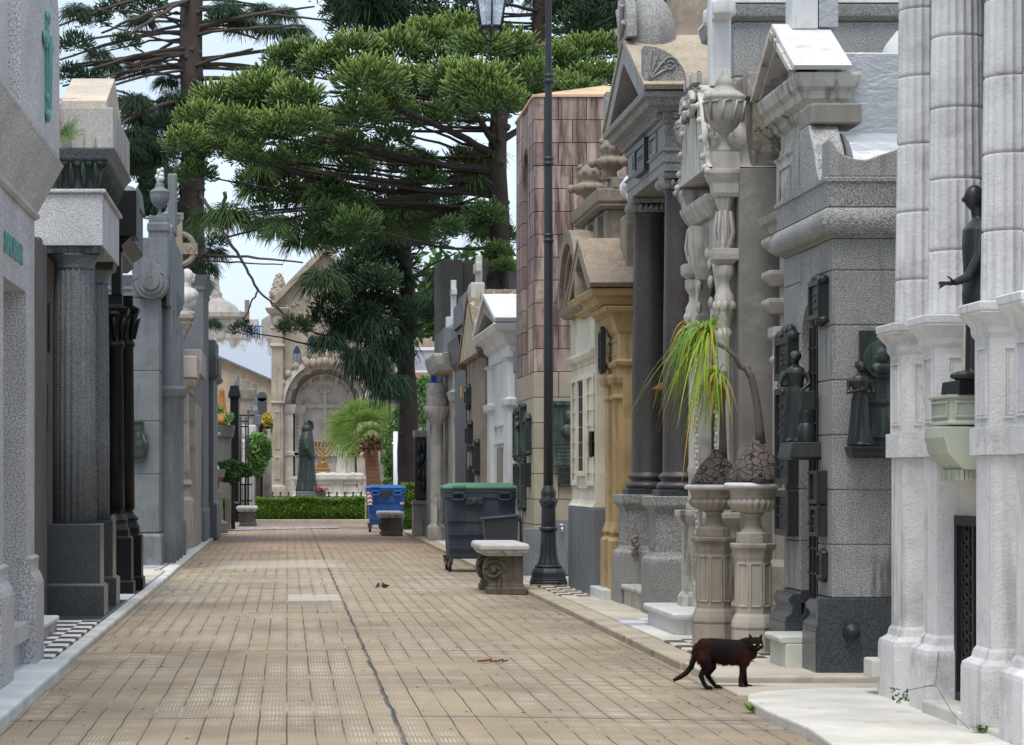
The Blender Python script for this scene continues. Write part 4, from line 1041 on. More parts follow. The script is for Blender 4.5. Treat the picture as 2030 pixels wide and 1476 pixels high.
g.build('attic', M['limestone_brown'], T, bevel=.01)
for (fx,fy,fz,fh) in ((3.24,28.75,4.15,.46),(3.30,27.25,4.26,.44)):
    g = MB()
    pr = [(.12,0),(.12,.03),(.07,.06),(.06,.12),(.1,.18),(.19,.24),(.2,.3),(.14,.34),(.10,.37),(.11,.41),(.13,.46),(.13,.52),(.08,.6),(.02,.66)]
    g.lathe(fx, fy, [(r_*.95, fz+z_*fh/.66) for r_,z_ in pr], 20, True, lobes=6, ld=.12)
    for k in range(6):
        a = 2*PI*k/6; g.ell(fx+.19*math.cos(a), fy+.19*math.sin(a), fz+.2*fh/.4*.8, .05,.05,.05, 8, 5)
    for k in range(12):
        a = 2*PI*k/12*1.6; g.ell(fx+.09*math.cos(a), fy+.09*math.sin(a), fz+fh*(.66+.022*k), .04,.04,.04, 7, 5)
    g.build('finial', M['limestone_brown'], T)
g = MB(); g.box(3.32, 3.75, 26.2, 26.7, 3.3, 3.82); g.build('statue_block', M['limestone_brown'], T, bevel=.01)
g = MB(); g.box(3.04,3.2,25.84,26.88,PZ-.02,.15); g.build('step', M['marble_white'], T, bevel=.01)
plaque(T,'x',3.15,26.44,26.66,Z(735,26.4),Z(655,26.4),-.04,lines=4,crest=True); plaque(T,'x',3.06+.04,27.0,27.15,Z(905,26.4),Z(852,26.4),-.03,lines=3)
B = thing('marble_bust', 'large white marble bust of a draped man on a rough block behind the ochre gable', 'bust', (3.5, 26.45, 3.82))
def bust(g, x, y, z, h, yaw, stand=True):
    cy_, sy_ = math.cos(yaw), math.sin(yaw)
    def P(a,b,c): return (x + (a*cy_ + b*sy_)*h, y + (a*sy_ - b*cy_)*h, z + c*h)
    if stand: g.lathe(x, y, [(.17*h,z),(.17*h,z+.04*h),(.09*h,z+.07*h),(.08*h,z+.12*h),(.14*h,z+.17*h)], 16)
    g.ell(*P(0,0,.40), .25*h,.20*h,.17*h); g.ell(*P(.17,0,.36), .16*h,.15*h,.15*h); g.ell(*P(-.17,0,.36), .16*h,.15*h,.15*h); g.ell(*P(0,.05,.26), .16*h,.15*h,.15*h)
    for a in (-.14,-.05,.04,.13): g.tube([P(a*1.3,.05,.5),P(a,.17,.36),P(a*.5,.14,.2)], .022*h, 6)
    g.tube([P(0,-.01,.48),P(0,.01,.66)], [.095*h,.08*h], 12)
    g.ell(*P(0,.03,.79), .105*h,.13*h,.15*h, 16, 12); g.ell(*P(0,.0,.83), .11*h,.13*h,.13*h, 14, 10)
    g.ell(*P(0,.155,.775), .02*h,.03*h,.035*h, 8, 6); g.ell(*P(0,.11,.70), .055*h,.05*h,.045*h, 10, 6); g.ell(*P(0,.135,.725), .03*h,.02*h,.012*h, 8, 5); g.ell(*P(0,.125,.83), .075*h,.03*h,.018*h, 10, 5)
    for s_ in (-1,1): g.ell(*P(.108*s_,.0,.77), .02*h,.032*h,.045*h, 8, 6)
g = MB(); bust(g, 3.5, 26.45, 3.82, .78, -.9); g.organic('figure', M['marble_white'], B, voxel=.009, smooth=2)

# ================================================================ R6  pink granite tower
T = thing('pink_granite_tomb', 'tall tomb of stained pink granite blocks with an arched niche and orange roof', 'tomb', (3.0, 33.0, PZ))
px0, px1, py0, py1, zt, zs_ = 2.96, 4.75, 32.1, 34.6, 5.80, 2.50
g = MB(); g.box(px0+.05, px1, py0+.05, py1, PZ, zt-.02); g.build('core', M['concrete_dark'], T)
for nm, mt, za, zb, rows in (('base_masonry','pink_base',PZ,zs_,8),('masonry','pink_granite',zs_,zt,12)):
    g = MB()
    g.blocks('y', py0, px0+.13, px1, za, zb, rows, .36, .06, gap=.008, jit=.002)
    for r in range(rows):                                                     # corner stones
        h_ = (zb-za)/rows; g.box(px0, px0+.13-.008, py0, py0+.28-.1*(r%2), za+r*h_+.004, za+(r+1)*h_-.004, c=rnd.random())
        if zb < 3 : g.box(px0, px0+.06, py0+.29-.1*(r%2), py1, za+r*h_+.004, za+(r+1)*h_-.004, c=rnd.random())
    if zb > 3:
        ya, yb, zn, zp = 32.86, 33.62, 2.75, 4.95
        h_ = (zb-za)/rows
        for r in range(rows):
            a, b = za+r*h_+.004, za+(r+1)*h_-.004
            g.box(px0, px0+.06, py0+.29-.1*(r%2), ya, a, b, c=rnd.random()); g.box(px0, px0+.06, yb, py1, a, b, c=rnd.random())
        g.box(px0, px0+.06, ya, yb, za, zn, c=.4)
        g.prism([(ya,5.75),(ya,zp)]+[(p[0],p[1]) for p in arc((ya+yb)/2,zp,(yb-ya)/2,180,0,12,.38)][1:-1]+[(yb,zp),(yb,5.75)], 'x', px0, px0+.06, c=.5)
    g.build(nm, M[mt], T, bevel=.004)
g = MB(); xm, ym = (px0+px1)/2, (py0+py1)/2
g.loft(px0, px1, py0, py1, [(zt,.02),(zt+.03,.02)]); g.add([(px0,py0,zt+.03),(px1,py0,zt+.03),(px1,py1,zt+.03),(px0,py1,zt+.03),(xm+.1,ym,zt+.32)], [(0,1,4),(1,2,4),(2,3,4),(3,0,4),(3,2,1,0)])
g.build('roof', M['roof_orange'], T)
q = 32.09
g = MB(); x0,x1,z0,z1 = X(1094,q),X(1141,q),Z(917,q),Z(803,q)
g.box(x0,x1,q-.05,q,z0,z1); g.box(x0-.02,x1+.02,q-.075,q-.0,z1,z1+.05); g.box(x0-.012,x1+.012,q-.065,q,z0-.03,z0)
g.box(x0+.14,x1-.03,q-.062,q-.05,z0+.3,z1-.06)
cx,cz = (x0+x1)/2+.06, z0+.48; g.ell(cx,q-.06,cz+.06,.06,.035,.085); g.ell(cx,q-.055,cz-.09,.11,.04,.08); g.ell(cx-.01,q-.095,cz+.05,.014,.014,.02,8,5)
for k in range(5): g.box(x0+.04,x1-.04,q-.055,q-.05,z0+.04+.045*k,z0+.06+.045*k)
g.build('portrait_plaque', M['bronze_green'], T, bevel=.006)
plaque(T,'y',q,X(1106,q),X(1140,q),Z(964,q),Z(928,q),-.03,lines=2)
g = MB(); cx = X(1112,q); w_ = .2
g.prism([(cx-w_,.06),(cx+w_,.06),(cx+w_,.66)]+arc(cx,.66,w_,0,180,12,.07)+[(cx-w_,.66)], 'y', q-.05, q); g.box(cx-w_-.3,cx-w_-.02,q-.03,q,.06,.62); g.build('fountain_panel', M['granite_blue'], T, bevel=.008)
g = MB(); g.tube([(cx,q-.05,.63),(cx,q-.13,.63),(cx,q-.14,.58)],[.016,.016,.02],8); g.ell(cx,q-.1,.665,.04,.012,.012,8,5); g.build('tap', M['steel'], T)
for (ya,yb,v0,v1,m_) in ((33.85,34.25,812,905,'bronze_black'),(33.1,33.6,808,912,'bronze_green'),(32.4,32.8,832,897,'bronze_green'),(33.85,34.2,918,962,'bronze_black'),(33.1,33.6,918,1006,'bronze_green'),(32.5,32.75,918,965,'bronze_black')):
    plaque(T,'x',px0,ya,yb,Z(v1,33.3),Z(v0,33.3),-.06,m_,lines=5,crest=(v1-v0>60))
g = MB(); figure(g, px0-.09, 33.35, Z(905,33.3), .52, -PI/2, .13, arms=([(.12,0,.77),(.14,.1,.65)],)); g.organic('plaque_figure', M['bronze_green'], T, voxel=.012, smooth=1)

# ================================================================ lamp post
L = thing('street_lamp', 'black cast iron street lamp with a fluted base and a hanging six-sided lantern', 'street lamp', (2.86, 29.3, PZ))
k_ = 29.3/F
def LP(pts): return [(hw*k_, Z(v, 29.3)) for hw, v in pts]
lx, ly = 2.86, 29.3
g = MB(); g.lathe(lx, ly, [(.215,PZ-.02),(.215,.075),(.20,.08)], 8, False, rot=PI/8); g.build('footing', M['kerb'], L, bevel=.006)
g = MB()
g.lathe(lx, ly, [(r*1.06,z) for r,z in LP([(37,1157),(37,1152),(35,1150),(36,1149),(36,1147),(34,1146),(33,1134),(31,1130),(28,1126),(26,1125),(27,1124)])], 8, False, rot=PI/8)
g.lathe(lx, ly, LP([(26.5,1125),(27.5,1122),(26,1119.5),(24,1119)]), 28)
g.lathe(lx, ly, LP([(23.5,1119),(20,1112),(17.5,1100),(16,1080),(14.8,1056),(14.6,1054)]), 64, True, flutes=16, fd=.08)
g.lathe(lx, ly, LP([(14.6,1054),(17.5,1051),(18.5,1048),(17.5,1045),(15,1043)]), 28)
g.lathe(lx, ly, LP([(14.6,1043),(14.2,1010),(13.8,1006)]), 64, True, flutes=16, fd=.08)
g.lathe(lx, ly, LP([(14,1006),(16,1002),(16.5,995),(16,988),(14,984),(15.5,978),(14,972),(11,966),(10,962)]), 28)
for k in range(6):
    a = 2*PI*k/6; g.ell(lx+.085*math.cos(a), ly+.085*math.sin(a), Z(993,29.3), .02,.02,.025, 8, 5)
g.build('base', M['iron_dark'], L, bevel=.003)
g = MB()
g.lathe(lx, ly, LP([(10,962),(9.3,700),(8.8,480),(7.8,320),(6.9,160),(5.8,-60),(5,-220)]), 20)
for v in (472, 320, 156): g.lathe(lx, ly, LP([(8,v+9),(10.5,v+7),(10.5,v+3),(9,v+1),(9,v-3),(10.3,v-5),(9.5,v-9),(7,v-10)]), 20)
g.build('post', M['iron_dark'], L)
g = MB(); cxl = X(973, ly); zt = Z(-220, ly)
g.tube([(lx,ly,zt-.05),(lx-.08,ly,zt+.3),(lx-.3,ly,zt+.42),(cxl+.05,ly,zt+.3),(cxl,ly,zt+.12),(cxl,ly,Z(-95,ly))], [.03,.028,.026,.024,.022,.02], 10)
g.tube([(lx,ly,zt-.35),(lx-.2,ly,zt-.1),(lx-.3,ly,zt+.38)], .014, 8); g.build('arm', M['iron_dark'], L)
g = MB(); zz = lambda v: Z(v, ly)
def hexr(hw, v, a): return (cxl+hw*k_*math.cos(a), ly+hw*k_*math.sin(a), zz(v))
for k in range(6):
    a = PI/6+PI*k/3; b = a+PI/3
    g.tube([hexr(23,53,a),hexr(37,-22,a)], .011, 6); g.tube([hexr(24,53,a),hexr(24,53,b)], .014, 6); g.tube([hexr(37.5,-22,a),hexr(37.5,-22,b)], .016, 6)
    g.tube([hexr(23,55,a),hexr(21,62,a),hexr(10,78,a),hexr(2,82,a)], .009, 6); g.ell(*hexr(25,57,a), .016,.016,.024, 6, 4)
g.lathe(cxl, ly, [(.0075,zz(90)),(.014,zz(86)),(.03,zz(83)),(.008,zz(79)),(.006,zz(76))], 10)
g.lathe(cxl, ly, [(22*k_,zz(58)),(24*k_,zz(55)),(24*k_,zz(54))], 6, False, rot=PI/6)
g.lathe(cxl, ly, [(40*k_,zz(-22)),(41*k_,zz(-26)),(30*k_,zz(-48)),(14*k_,zz(-62)),(12*k_,zz(-80)),(5*k_,zz(-92)),(4*k_,zz(-100))], 6, False, rot=PI/6)
LT = g.build('lantern', M['iron_dark'], L)
g = MB()
for k in range(6):
    a = PI/6+PI*k/3; b = a+PI/3; A_,B_,C_,D_ = hexr(22.5,52,a),hexr(22.5,52,b),hexr(36.5,-21,b),hexr(36.5,-21,a)
    g.add([A_,B_,C_,D_],[(0,1,2,3)])
g.build('pane', M['lamp_glass'], LT)
g = MB(); g.tube([(cxl,ly,zz(40)),(cxl,ly,zz(5))], .03, 10); g.build('bulb', M['white_paint'], LT)

# ================================================================ benches
def bench(label, x0, x1, y0, y1, zt, faceleft=True, dark=1):
    B = thing('stone_bench', label, 'bench', ((x0+x1)/2, (y0+y1)/2, 0), 'carved stone benches along the street')
    g = MB(); g.loft(x0+.05, x1-.05, y0+.04, y1-.04, [(zt-.135,-.03),(zt-.13,0),(zt-.11,.005),(zt-.105,.02),(zt-.085,.028),(zt-.08,.03)]); g.build('moulding', M['marble_aged'], B, bevel=.004)
    g = MB(); g.loft(x0+.0, x1-.0, y0, y1, [(zt-.08,-.012),(zt-.06,.0),(zt-.03,.0),(zt-.008,-.012),(zt,-.04)]); g.build('seat', M['marble_seat'], B, bevel=.012, seg=3)
    w_ = x1-x0
    for ya in (y0+.12, y1-.34):
        g = MB(); a = x0+.24*w_; b = x1-.11*w_
        zl = zt-.135
        prof = [(a+.02,0),(b,0),(b,zl),(a-.1*w_,zl)] + [(a+.05*w_+.17*w_*math.cos(math.radians(q)), zl-.16+.16*math.sin(math.radians(q))) for q in range(110, 291, 20)] + [(a+.10*w_,zl-.38),(a+.04,.06)]
        prof = [(a+.03,.06),(b,.06),(b,zl),(a-.0*w_,zl)] + [(a+.04*w_+.20*w_*math.cos(math.radians(q)), zl-.15+.15*math.sin(math.radians(q))) for q in range(100, 291, 15)] + [(a+.09*w_,zl-.31),(a+.05,.12)]
        g.prism(prof, 'y', ya, ya+.22)
        c0, c1 = a+.05*w_, zl-.15
        for yy, sg in ((ya,-1),(ya+.22,1)):
            c = [(c0+(.12-.0035*i)*math.cos(i*.36), yy+sg*.01, c1+(.115-.0035*i)*math.sin(i*.36)) for i in range(30)]
            g.tube(c, .018, 7); g.ell(c0, yy+sg*.012, c1, .03,.025,.03, 10, 6)
        g.loft(a-.02, b, ya-.0, ya+.22, [(.0,.03),(.06,.03),(.075,.012),(.10,.008),(.12,-.002)])
        g.build('support', M['bench_stone'], B, bevel=.008)
    return B
M['marble_seat'] = stone('marble_seat', lin(192,190,190,.88), stain=.45, stc=lin(150,146,146), streak=.1, rough=.75, bump=.4)
M['bench_stone'] = stone('bench_stone', lin(116,108,98,.75), stain=.65, stc=lin(52,46,40), streak=.8, skc=lin(36,34,28), rough=.9, bump=.5)
bench('pale-topped carved stone bench in front of the lamp post, nearest of the three', 2.03, 2.545, 28.1, 29.6, .54)
bench('weathered stone bench standing in front of the blue wheeled bin', X(750,55.5), X(801,55.5), 55.4, 57.0, .51)
bench('dark mossy stone bench beside the clipped hedge on the left of the street', X(468,66), X(510,66), 66.0, 67.6, .50)

# ================================================================ wheeled bins
def bin_(label, x0, x1, y0, d, zt, body, lid, lidc, wheel_r=.10):
    B = thing('wheeled_bin', label, 'bin', ((x0+x1)/2, y0+d/2, 0))
    w_ = x1-x0; zb = .17
    g = MB(); g.loft(x0+.07, x1-.07, y0+.07, y0+d-.07, [(zb,-.02),(zb+.02,0),(zb+.28,.012),(zt-.32,.035),(zt-.18,.042),(zt-.175,.06),(zt-.11,.065)])
    for k in range(3): g.box(x0+.06+.0, x1-.06, y0+.018, y0+.05, .32+.17*k, .325+.17*k)
    g.build('body', M[body], B, bevel=.02)
    g = MB(); g.loft(x0+.03, x1-.03, y0+.03, y0+d-.03, [(zt-.11,.03),(zt-.07,.035),(zt-.065,.02)]); g.build('rim', M[body], B, bevel=.008)
    g = MB()
    n = 12; P = [(x0+.0+w_*i/n, zt-.064+.055*math.sin(PI*i/n)**.6) for i in range(n+1)]
    g.loft(x0, x1, y0, y0+d, [(zt-.066,.012),(zt-.03,.012),(zt-.02,-.005),(zt+.02,-.12)]); g.loft(x0+.1, x0+.28, y0-.02, y0+.01, [(zt-.06,0),(zt-.01,0)])
    g.build('lid', M[lid], B, bevel=.015)
    for a in (x0+.09, x1-.27):
        g = MB(); z0, z1 = zt-.21, zt-.10
        for p,q,r,s in ((a,a+.18,z0,z0+.025),(a,a+.18,z1-.025,z1),(a,a+.022,z0,z1),(a+.158,a+.18,z0,z1)): g.box(p,q,y0-.045,y0-.015,r,s)
        g.box(a+.01,a+.17,y0-.015,y0+.03,z0+.005,z0+.02); g.box(a+.01,a+.17,y0-.015,y0+.03,z1-.02,z1-.005)
        g.build('handle', M[lidc or body], B, bevel=.005)
    for a in (x0+.08, x1-.08):
        for yy in (y0+.1, y0+d-.1):
            g = MB(); g.tube([(a-.02,yy,wheel_r),(a+.02,yy,wheel_r)], wheel_r, 20); W_ = g.build('wheel', M['rubber'], B, bevel=.008)
            g = MB(); g.tube([(a-.024,yy,wheel_r),(a+.024,yy,wheel_r)], wheel_r*.45, 14); g.build('hub', M['steel'], W_)
            g = MB(); g.box(a-.04,a-.028,yy-.03,yy+.03,wheel_r,zb+.02); g.box(a+.028,a+.04,yy-.03,yy+.03,wheel_r,zb+.02); g.box(a-.05,a+.05,yy-.05,yy+.05,zb-.0,zb+.03); g.build('fork', M['iron_dark'], B)
    return B
B = bin_('dark grey wheeled bin with a green lid behind the near bench', X(880,34.8), X(1027,34.8), 34.75, .85, 1.14, 'plastic_grey', 'plastic_green', None)
g = MB(); q = 34.79; g.box(X(923,q),X(958,q),q-.05,q-.0,Z(1001,q),Z(986,q)); g.tube([(X(940,q),q-.08,Z(994,q)),(X(940,q),q-.0,Z(994,q))],.035,14); g.build('latch', M['plastic_dark'], B, bevel=.012)
B = bin_('blue wheeled bin with red and white reflector stripes near the hedge', X(727,59), X(804,59), 58.95, .75, 1.03, 'plastic_blue', 'plastic_blue', 'plastic_blue_light')
q = 58.955
def refl(x0,x1,z0,z1,n):
    g = MB(); g.box(x0,x1,q-.012,q-.0,z0,z1); P_ = g.build('reflector', M['white_paint'], B)
    g = MB(); h_ = (z1-z0)/n
    for i in range(n):
        a = z0+h_*i; xm = (x0+x1)/2
        g.prism([(x0,a+.02),(xm,a+h_*.55),(x1,a+.25*h_),(x1,a+.6*h_),(xm,a+h_*.95),(x0,a+.5*h_)],'y',q-.016,q-.012)
    g.build('stripe', M['red_paint'], P_)
refl(X(728.5,q),X(738,q),Z(1000,q),Z(975,q),3); refl(X(793,q),X(801,q),Z(999,q),Z(995,q),1)
g = MB(); g.prism([(X(756,q),Z(967,q)),(X(782,q),Z(967,q)),(X(770,q),Z(983,q)),(X(757,q),Z(993,q))],'y',q-.006,q+.0); g.build('sticker', M['plastic_dark'], B)
# small grey bucket bin hung on a pole
B = thing('hanging_litter_bin', 'small grey open litter bin hung on a post between bench and pink tomb', 'litter bin', (2.5, 31.4, PZ))
g = MB(); q = 31.4
a0,a1,b0,b1 = X(957,q),X(1026,q),X(964,q),X(1022,q); zt0,zt1,zb = Z(1028,q),Z(1021,q),Z(1098,q)
def hexa(x0t,x1t,x0b,x1b,ya,yb,ins): return [(x0b,ya+ins,zb),(x1b,ya+ins,zb),(x1b,yb-ins,zb),(x0b,yb-ins,zb),(x0t,ya,zt0),(x1t,ya,zt1),(x1t,yb,zt1),(x0t,yb,zt0)]
o_ = hexa(a0,a1,b0,b1,q-.17,q+.17,.03); i_ = [(p[0]+(.012 if k%4 in(0,3) else -.012), p[1]+(.012 if k%4<2 else -.012), p[2]+(.012 if k<4 else 0)) for k,p in enumerate(o_)]
g.add(o_+i_, [(0,1,5,4),(1,2,6,5),(2,3,7,6),(3,0,4,7),(3,2,1,0),(12,13,9,8),(13,14,10,9),(14,15,11,10),(15,12,8,11),(8,9,10,11),(4,5,13,12),(5,6,14,13),(6,7,15,14),(7,4,12,15)])
for k in range(7): xx = b0+(b1-b0)*(k+.5)/7; g.box(xx-.012,xx+.012,q-.155,q-.14,zb+.02,zb+.3)
g.build('bucket', M['plastic_dark'], B, bevel=.006)
g = MB(); g.tube([(a0-.01,q-.18,zt0),(a1+.01,q-.18,zt1),(a1+.01,q+.18,zt1),(a0-.01,q+.18,zt0),(a0-.01,q-.18,zt0)], .014, 6); g.build('rim', M['plastic_grey'], B)
g = MB(); px_ = a1+.045; g.tube([(px_,q,PZ-.02),(px_,q,Z(1012,q))], .022, 10); g.box(a1,px_,q-.05,q+.05,zt1-.07,zt1-.03); g.box(a1-.03,px_,q-.05,q+.05,zb+.1,zb+.14); g.build('post', M['iron_dark'], B)

# ================================================================ R7..R12  tombs beyond the pink tower
T = thing('white_pediment_tomb', 'narrow white marble tomb with a small pediment beside the pink granite tower', 'tomb', (3.0, 37.4, PZ))
fx = 2.97; y0, y1 = 36.0, 39.8
g = MB(); zt = Z(640,36.0)
g.box(fx+.05, 4.4, y0+.02, y1, PZ, zt-.3)
for a,b in ((y0,y0+.7),(y1-.7,y1)): g.loft(fx, fx+.1, a, b, [(PZ,.03),(.4,.03),(.44,0),(zt-1.15,0),(zt-1.1,.05),(zt-1.02,.06),(zt-1.0,0),(zt-.5,0),(zt-.45,.05)])
g.loft(fx+.02, 4.4, y0+.01, y1-.01, [(zt-.45,0),(zt-.3,.0),(zt-.25,.06),(zt-.15,.10),(zt-.1,.2),(zt-.02,.24),(zt,.22)])
panel(g,'x',fx+.05,y0+1.0,y1-1.0,1.7,2.0,.05,-.03)
g.build('wall', M['marble_white'], T, bevel=.008)
g = MB(); ym = (y0+y1)/2; za = Z(592,37.9)
g.prism([(y0-.2,zt),(y1+.2,zt),(ym,za-.05)],'x',fx+.0,3.55)
for s_ in (-1,1): g.prism([(ym+s_*2.1,zt+.005),(ym,za),(ym,za-.2),(ym+s_*1.7,zt+.005)],'x',fx-.18+.001*s_,fx+.005+.002*s_)
g.build('pediment', M['limestone_brown'], T)
g = MB()
for s_ in (-1,1): g.prism([(ym+s_*2.13,zt+.004),(ym,za+.002),(ym,za+.07),(ym+s_*2.18,zt+.06)],'x',fx-.2,3.6)
g.build('roof', M['marble_white'], T, bevel=.006)
g = MB(); g.box(fx+.03,fx+.049,ym-.45,ym+.45,PZ,1.65); g.build('door', M['concrete'], T)
T = thing('brown_gabled_tomb', 'rough brown stone tomb with a steep mossy gable roof and a stone cross', 'tomb', (3.0, 42, PZ))
y0, y1 = 40.2, 44.2; ze = Z(698,40.2); za = Z(585,42.2); ym = (y0+y1)/2; fx = 2.97
g = MB(); g.box(fx,4.6,y0,y1,PZ,ze+.1)
for k in range(5): g.box(fx-.02,fx+.02,y0+.2+.75*k,y0+.8+.75*k,PZ,ze)
g.build('wall', M['limestone_brown'], T, bevel=.02)
g = MB(); g.prism([(y0-.25,ze),(y1+.25,ze),(ym,za-.05)],'x',fx-.12,fx+.05); g.build('gable', M['plaster_tan'], T, bevel=.01)
g = MB()
for s_ in (-1,1): g.prism([(ym+s_*2.35,ze-.1),(ym,za-.02),(ym,za+.1),(ym+s_*2.45,ze)],'x',fx-.14,4.7)
g.build('roof', M['roof_moss'], T, bevel=.01)
g = MB(); zc0, zc1 = Z(566,42.2), Z(506,42.2)
g.box(fx-.1,fx+.12,ym-.35,ym+.35,za-.3,zc0+.03); g.box(fx-.0,fx+.1,ym-.08,ym+.08,zc0,zc1); g.box(fx-.02,fx+.08,ym-.3,ym+.3,zc1-.28,zc1-.12); g.build('cross', M['marble_aged'], T, bevel=.02)
for (a,b,v0,v1) in ((42.9,43.4,766,800),(42.6,43.2,840,884),(41.0,41.5,880,935),(42.2,42.6,925,960)): plaque(T,'x',fx,a,b,Z(v1,42),Z(v0,42),-.08,lines=3,crest=True)
T = thing('black_fronted_tomb', 'narrow tomb with a polished black front and pale stepped top', 'tomb', (3.0, 46, PZ))
y0, y1 = 44.5, 47.4; g = MB(); zt = Z(663,44.5)
g.box(fx+.0,4.6,y0,y1,PZ,zt); g.loft(fx-.02,4.6,y0+.1,y1,[(zt-.5,0),(zt-.4,.05),(zt-.1,.1),(zt,.12)]); g.build('wall', M['black_polished'], T, bevel=.01)
g = MB(); g.box(fx+.0,4.5,y0+.1,y1-.1,zt+.002,zt+.2); g.box(fx-.05,3.6,y0+.2,y1-.3,zt+.2,Z(595,45)); g.box(fx+.02,3.6,y0+.6,y1-.6,Z(595,45),Z(590,45)+.1); g.build('parapet', M['granite_blue'], T, bevel=.01)
g = MB(); g.box(fx-.02,fx-.002,y0+.9,y0+1.1,Z(785,45),Z(762,45)); g.build('badge', M['yellow_paint'], T)
T = thing('white_columned_tomb', 'pale stone tomb with a fluted column, grey parapet and slim cross', 'tomb', (3.0, 49, PZ))
y0, y1 = 47.7, 51.0; zt = Z(700,48)
g = MB(); g.box(fx+.06,4.6,y0,y1,PZ,zt)
for a,b in ((y0,y0+.5),(y1-.5,y1)): g.loft(fx,fx+.1,a,b,[(PZ,.04),(.5,.04),(.55,0),(zt-.9,0),(zt-.85,.06),(zt-.7,.1),(zt-.65,0),(zt-.3,0),(zt-.25,.06),(zt-.1,.16),(zt,.2)])
g.lathe(2.8, 50.2, [(.18,PZ),(.18,.3),(.12,.35),(.12,1.9),(.1,2.2),(.14,2.25),(.22,2.4),(.26,2.5),(.26,2.56)], 24, True, flutes=12, fd=.1); g.lathe(2.8,50.2,[(.2,2.56),(.2,2.7),(.16,2.74),(.15,3.0),(.13,zt-.5)],16)
g.loft(2.72,4.6,y0+.3,y1-.1,[(zt-.3,0),(zt-.2,.06),(zt-.05,.1),(zt,.1)]); g.build('wall', M['marble_aged'], T, bevel=.01)
g = MB(); z2 = Z(650,48); g.box(2.80,3.5,48.0,50.9,zt+.003,z2); g.add([(2.80,48,z2),(3.5,48,z2),(3.5,50.9,z2),(2.8,50.9,z2),(3.1,49,z2+.15),(3.2,49,z2+.15)],[(0,1,5,4),(1,2,5),(2,3,4,5),(3,0,4)]); g.build('parapet', M['granite_blue'], T, bevel=.01)
g = MB(); zc0, zc1 = Z(630,49), Z(555,49); xc = X(899,49); g.box(xc-.14,xc+.14,48.9,49.1,z2,zc0+.02); g.box(xc-.05,xc+.05,48.95,49.05,zc0,zc1); g.box(xc-.05,xc+.05,48.75,49.25,zc1-.28,zc1-.17); g.build('cross', M['marble_white'], T, bevel=.01)
T = thing('grey_slab_tomb', 'tall plain dark grey slab-walled tomb behind the crosses under the tree', 'tomb', (3.6, 53, PZ))
q = 52.0; g = MB(); x0, x1 = X(875,q), X(1003,q)+.6; zt = Z(514,q)
courses(g, x0, x0+.42, q+.0, 54.5, [PZ,1.6,2.6,3.6,4.55,zt], .02); courses(g, x0+.43, x1, q+.12, 54.5, [PZ,1.6,2.6,3.6,4.55,zt-.02], .02); g.build('wall', M['concrete_dark'], T, bevel=.01)
T = thing('mirror_clad_tomb', 'narrow blue-grey polished tomb squeezed against the pink granite tower', 'tomb', (3.1, 35.3, PZ))
g = MB(); g.box(3.12,4.4,34.68,35.85,PZ,Z(560,35)); g.box(3.2,4.4,34.7,35.7,Z(560,35),Z(488,35)); g.box(3.02,3.3,34.75,35.8,Z(735,35),Z(690,35)); g.build('wall', M['granite_blue'], T, bevel=.01)
g = MB(); x0 = X(935,40); g.prism([(3.3,Z(586,38)),(4.6,Z(586,38)),(4.6,Z(545,38)+.3),(4.2,Z(545,38)+.1)],'y',37.0,38.5) if False else None
T = thing('dark_memorial_slab', 'dark polished granite memorial slab with a small blue-topped lantern', 'memorial', (2.9, 51.6, PZ))
q = 51.5; x0, x1 = X(853,q), X(884,q)
g = MB(); g.loft(x0,x1,q,q+1.4,[(PZ,.02),(.2,.02),(.22,0),(Z(764,q),0),(Z(762,q),.03),(Z(757,q),.03)]); g.build('slab', M['granite_polished'], T, bevel=.006)
g = MB(); xc = X(860,q); g.box(xc-.05,xc+.06,q+.1,q+.25,Z(757,q),Z(741,q)); g.build('lantern', M['blue_tile'], T); g = MB(); g.add([(xc-.08,q+.05,Z(741,q)),(xc+.09,q+.05,Z(741,q)),(xc+.09,q+.3,Z(741,q)),(xc-.08,q+.3,Z(741,q)),(xc,q+.17,Z(727,q))],[(0,1,4),(1,2,4),(2,3,4),(3,0,4),(3,2,1,0)]); g.build('lantern_roof', M['granite_light'], T)
T = thing('relief_memorial', 'memorial with a dark bronze relief panel on a pale grey plinth', 'memorial', (2.6, 53.8, PZ))
q = 53.5; x0, x1 = X(820,q), X(858,q)
g = MB(); g.box(x0,x1,q,q+.8,PZ,Z(1000,q)); g.box(x0-.02,x1,q-.03,q+.8,Z(1000,q),Z(992,q)); g.box(x0+.02,x1,q+.1,q+.8,Z(866,q),Z(852,q)); g.box(x0+.06,x1,q+.2,q+.8,Z(992,q),Z(866,q)); g.build('plinth', M['plaster_grey'], T, bevel=.01)
g = MB(); g.box(x0+.03,x1,q+.12,q+.198,Z(990,q),Z(868,q))
for k in range(16): g.ell(x0+.1+rnd.random()*.25, q+.11, Z(975-rnd.random()*95,q), .06,.05,.12, 8, 6)
g.build('relief', M['bronze_black'], T)

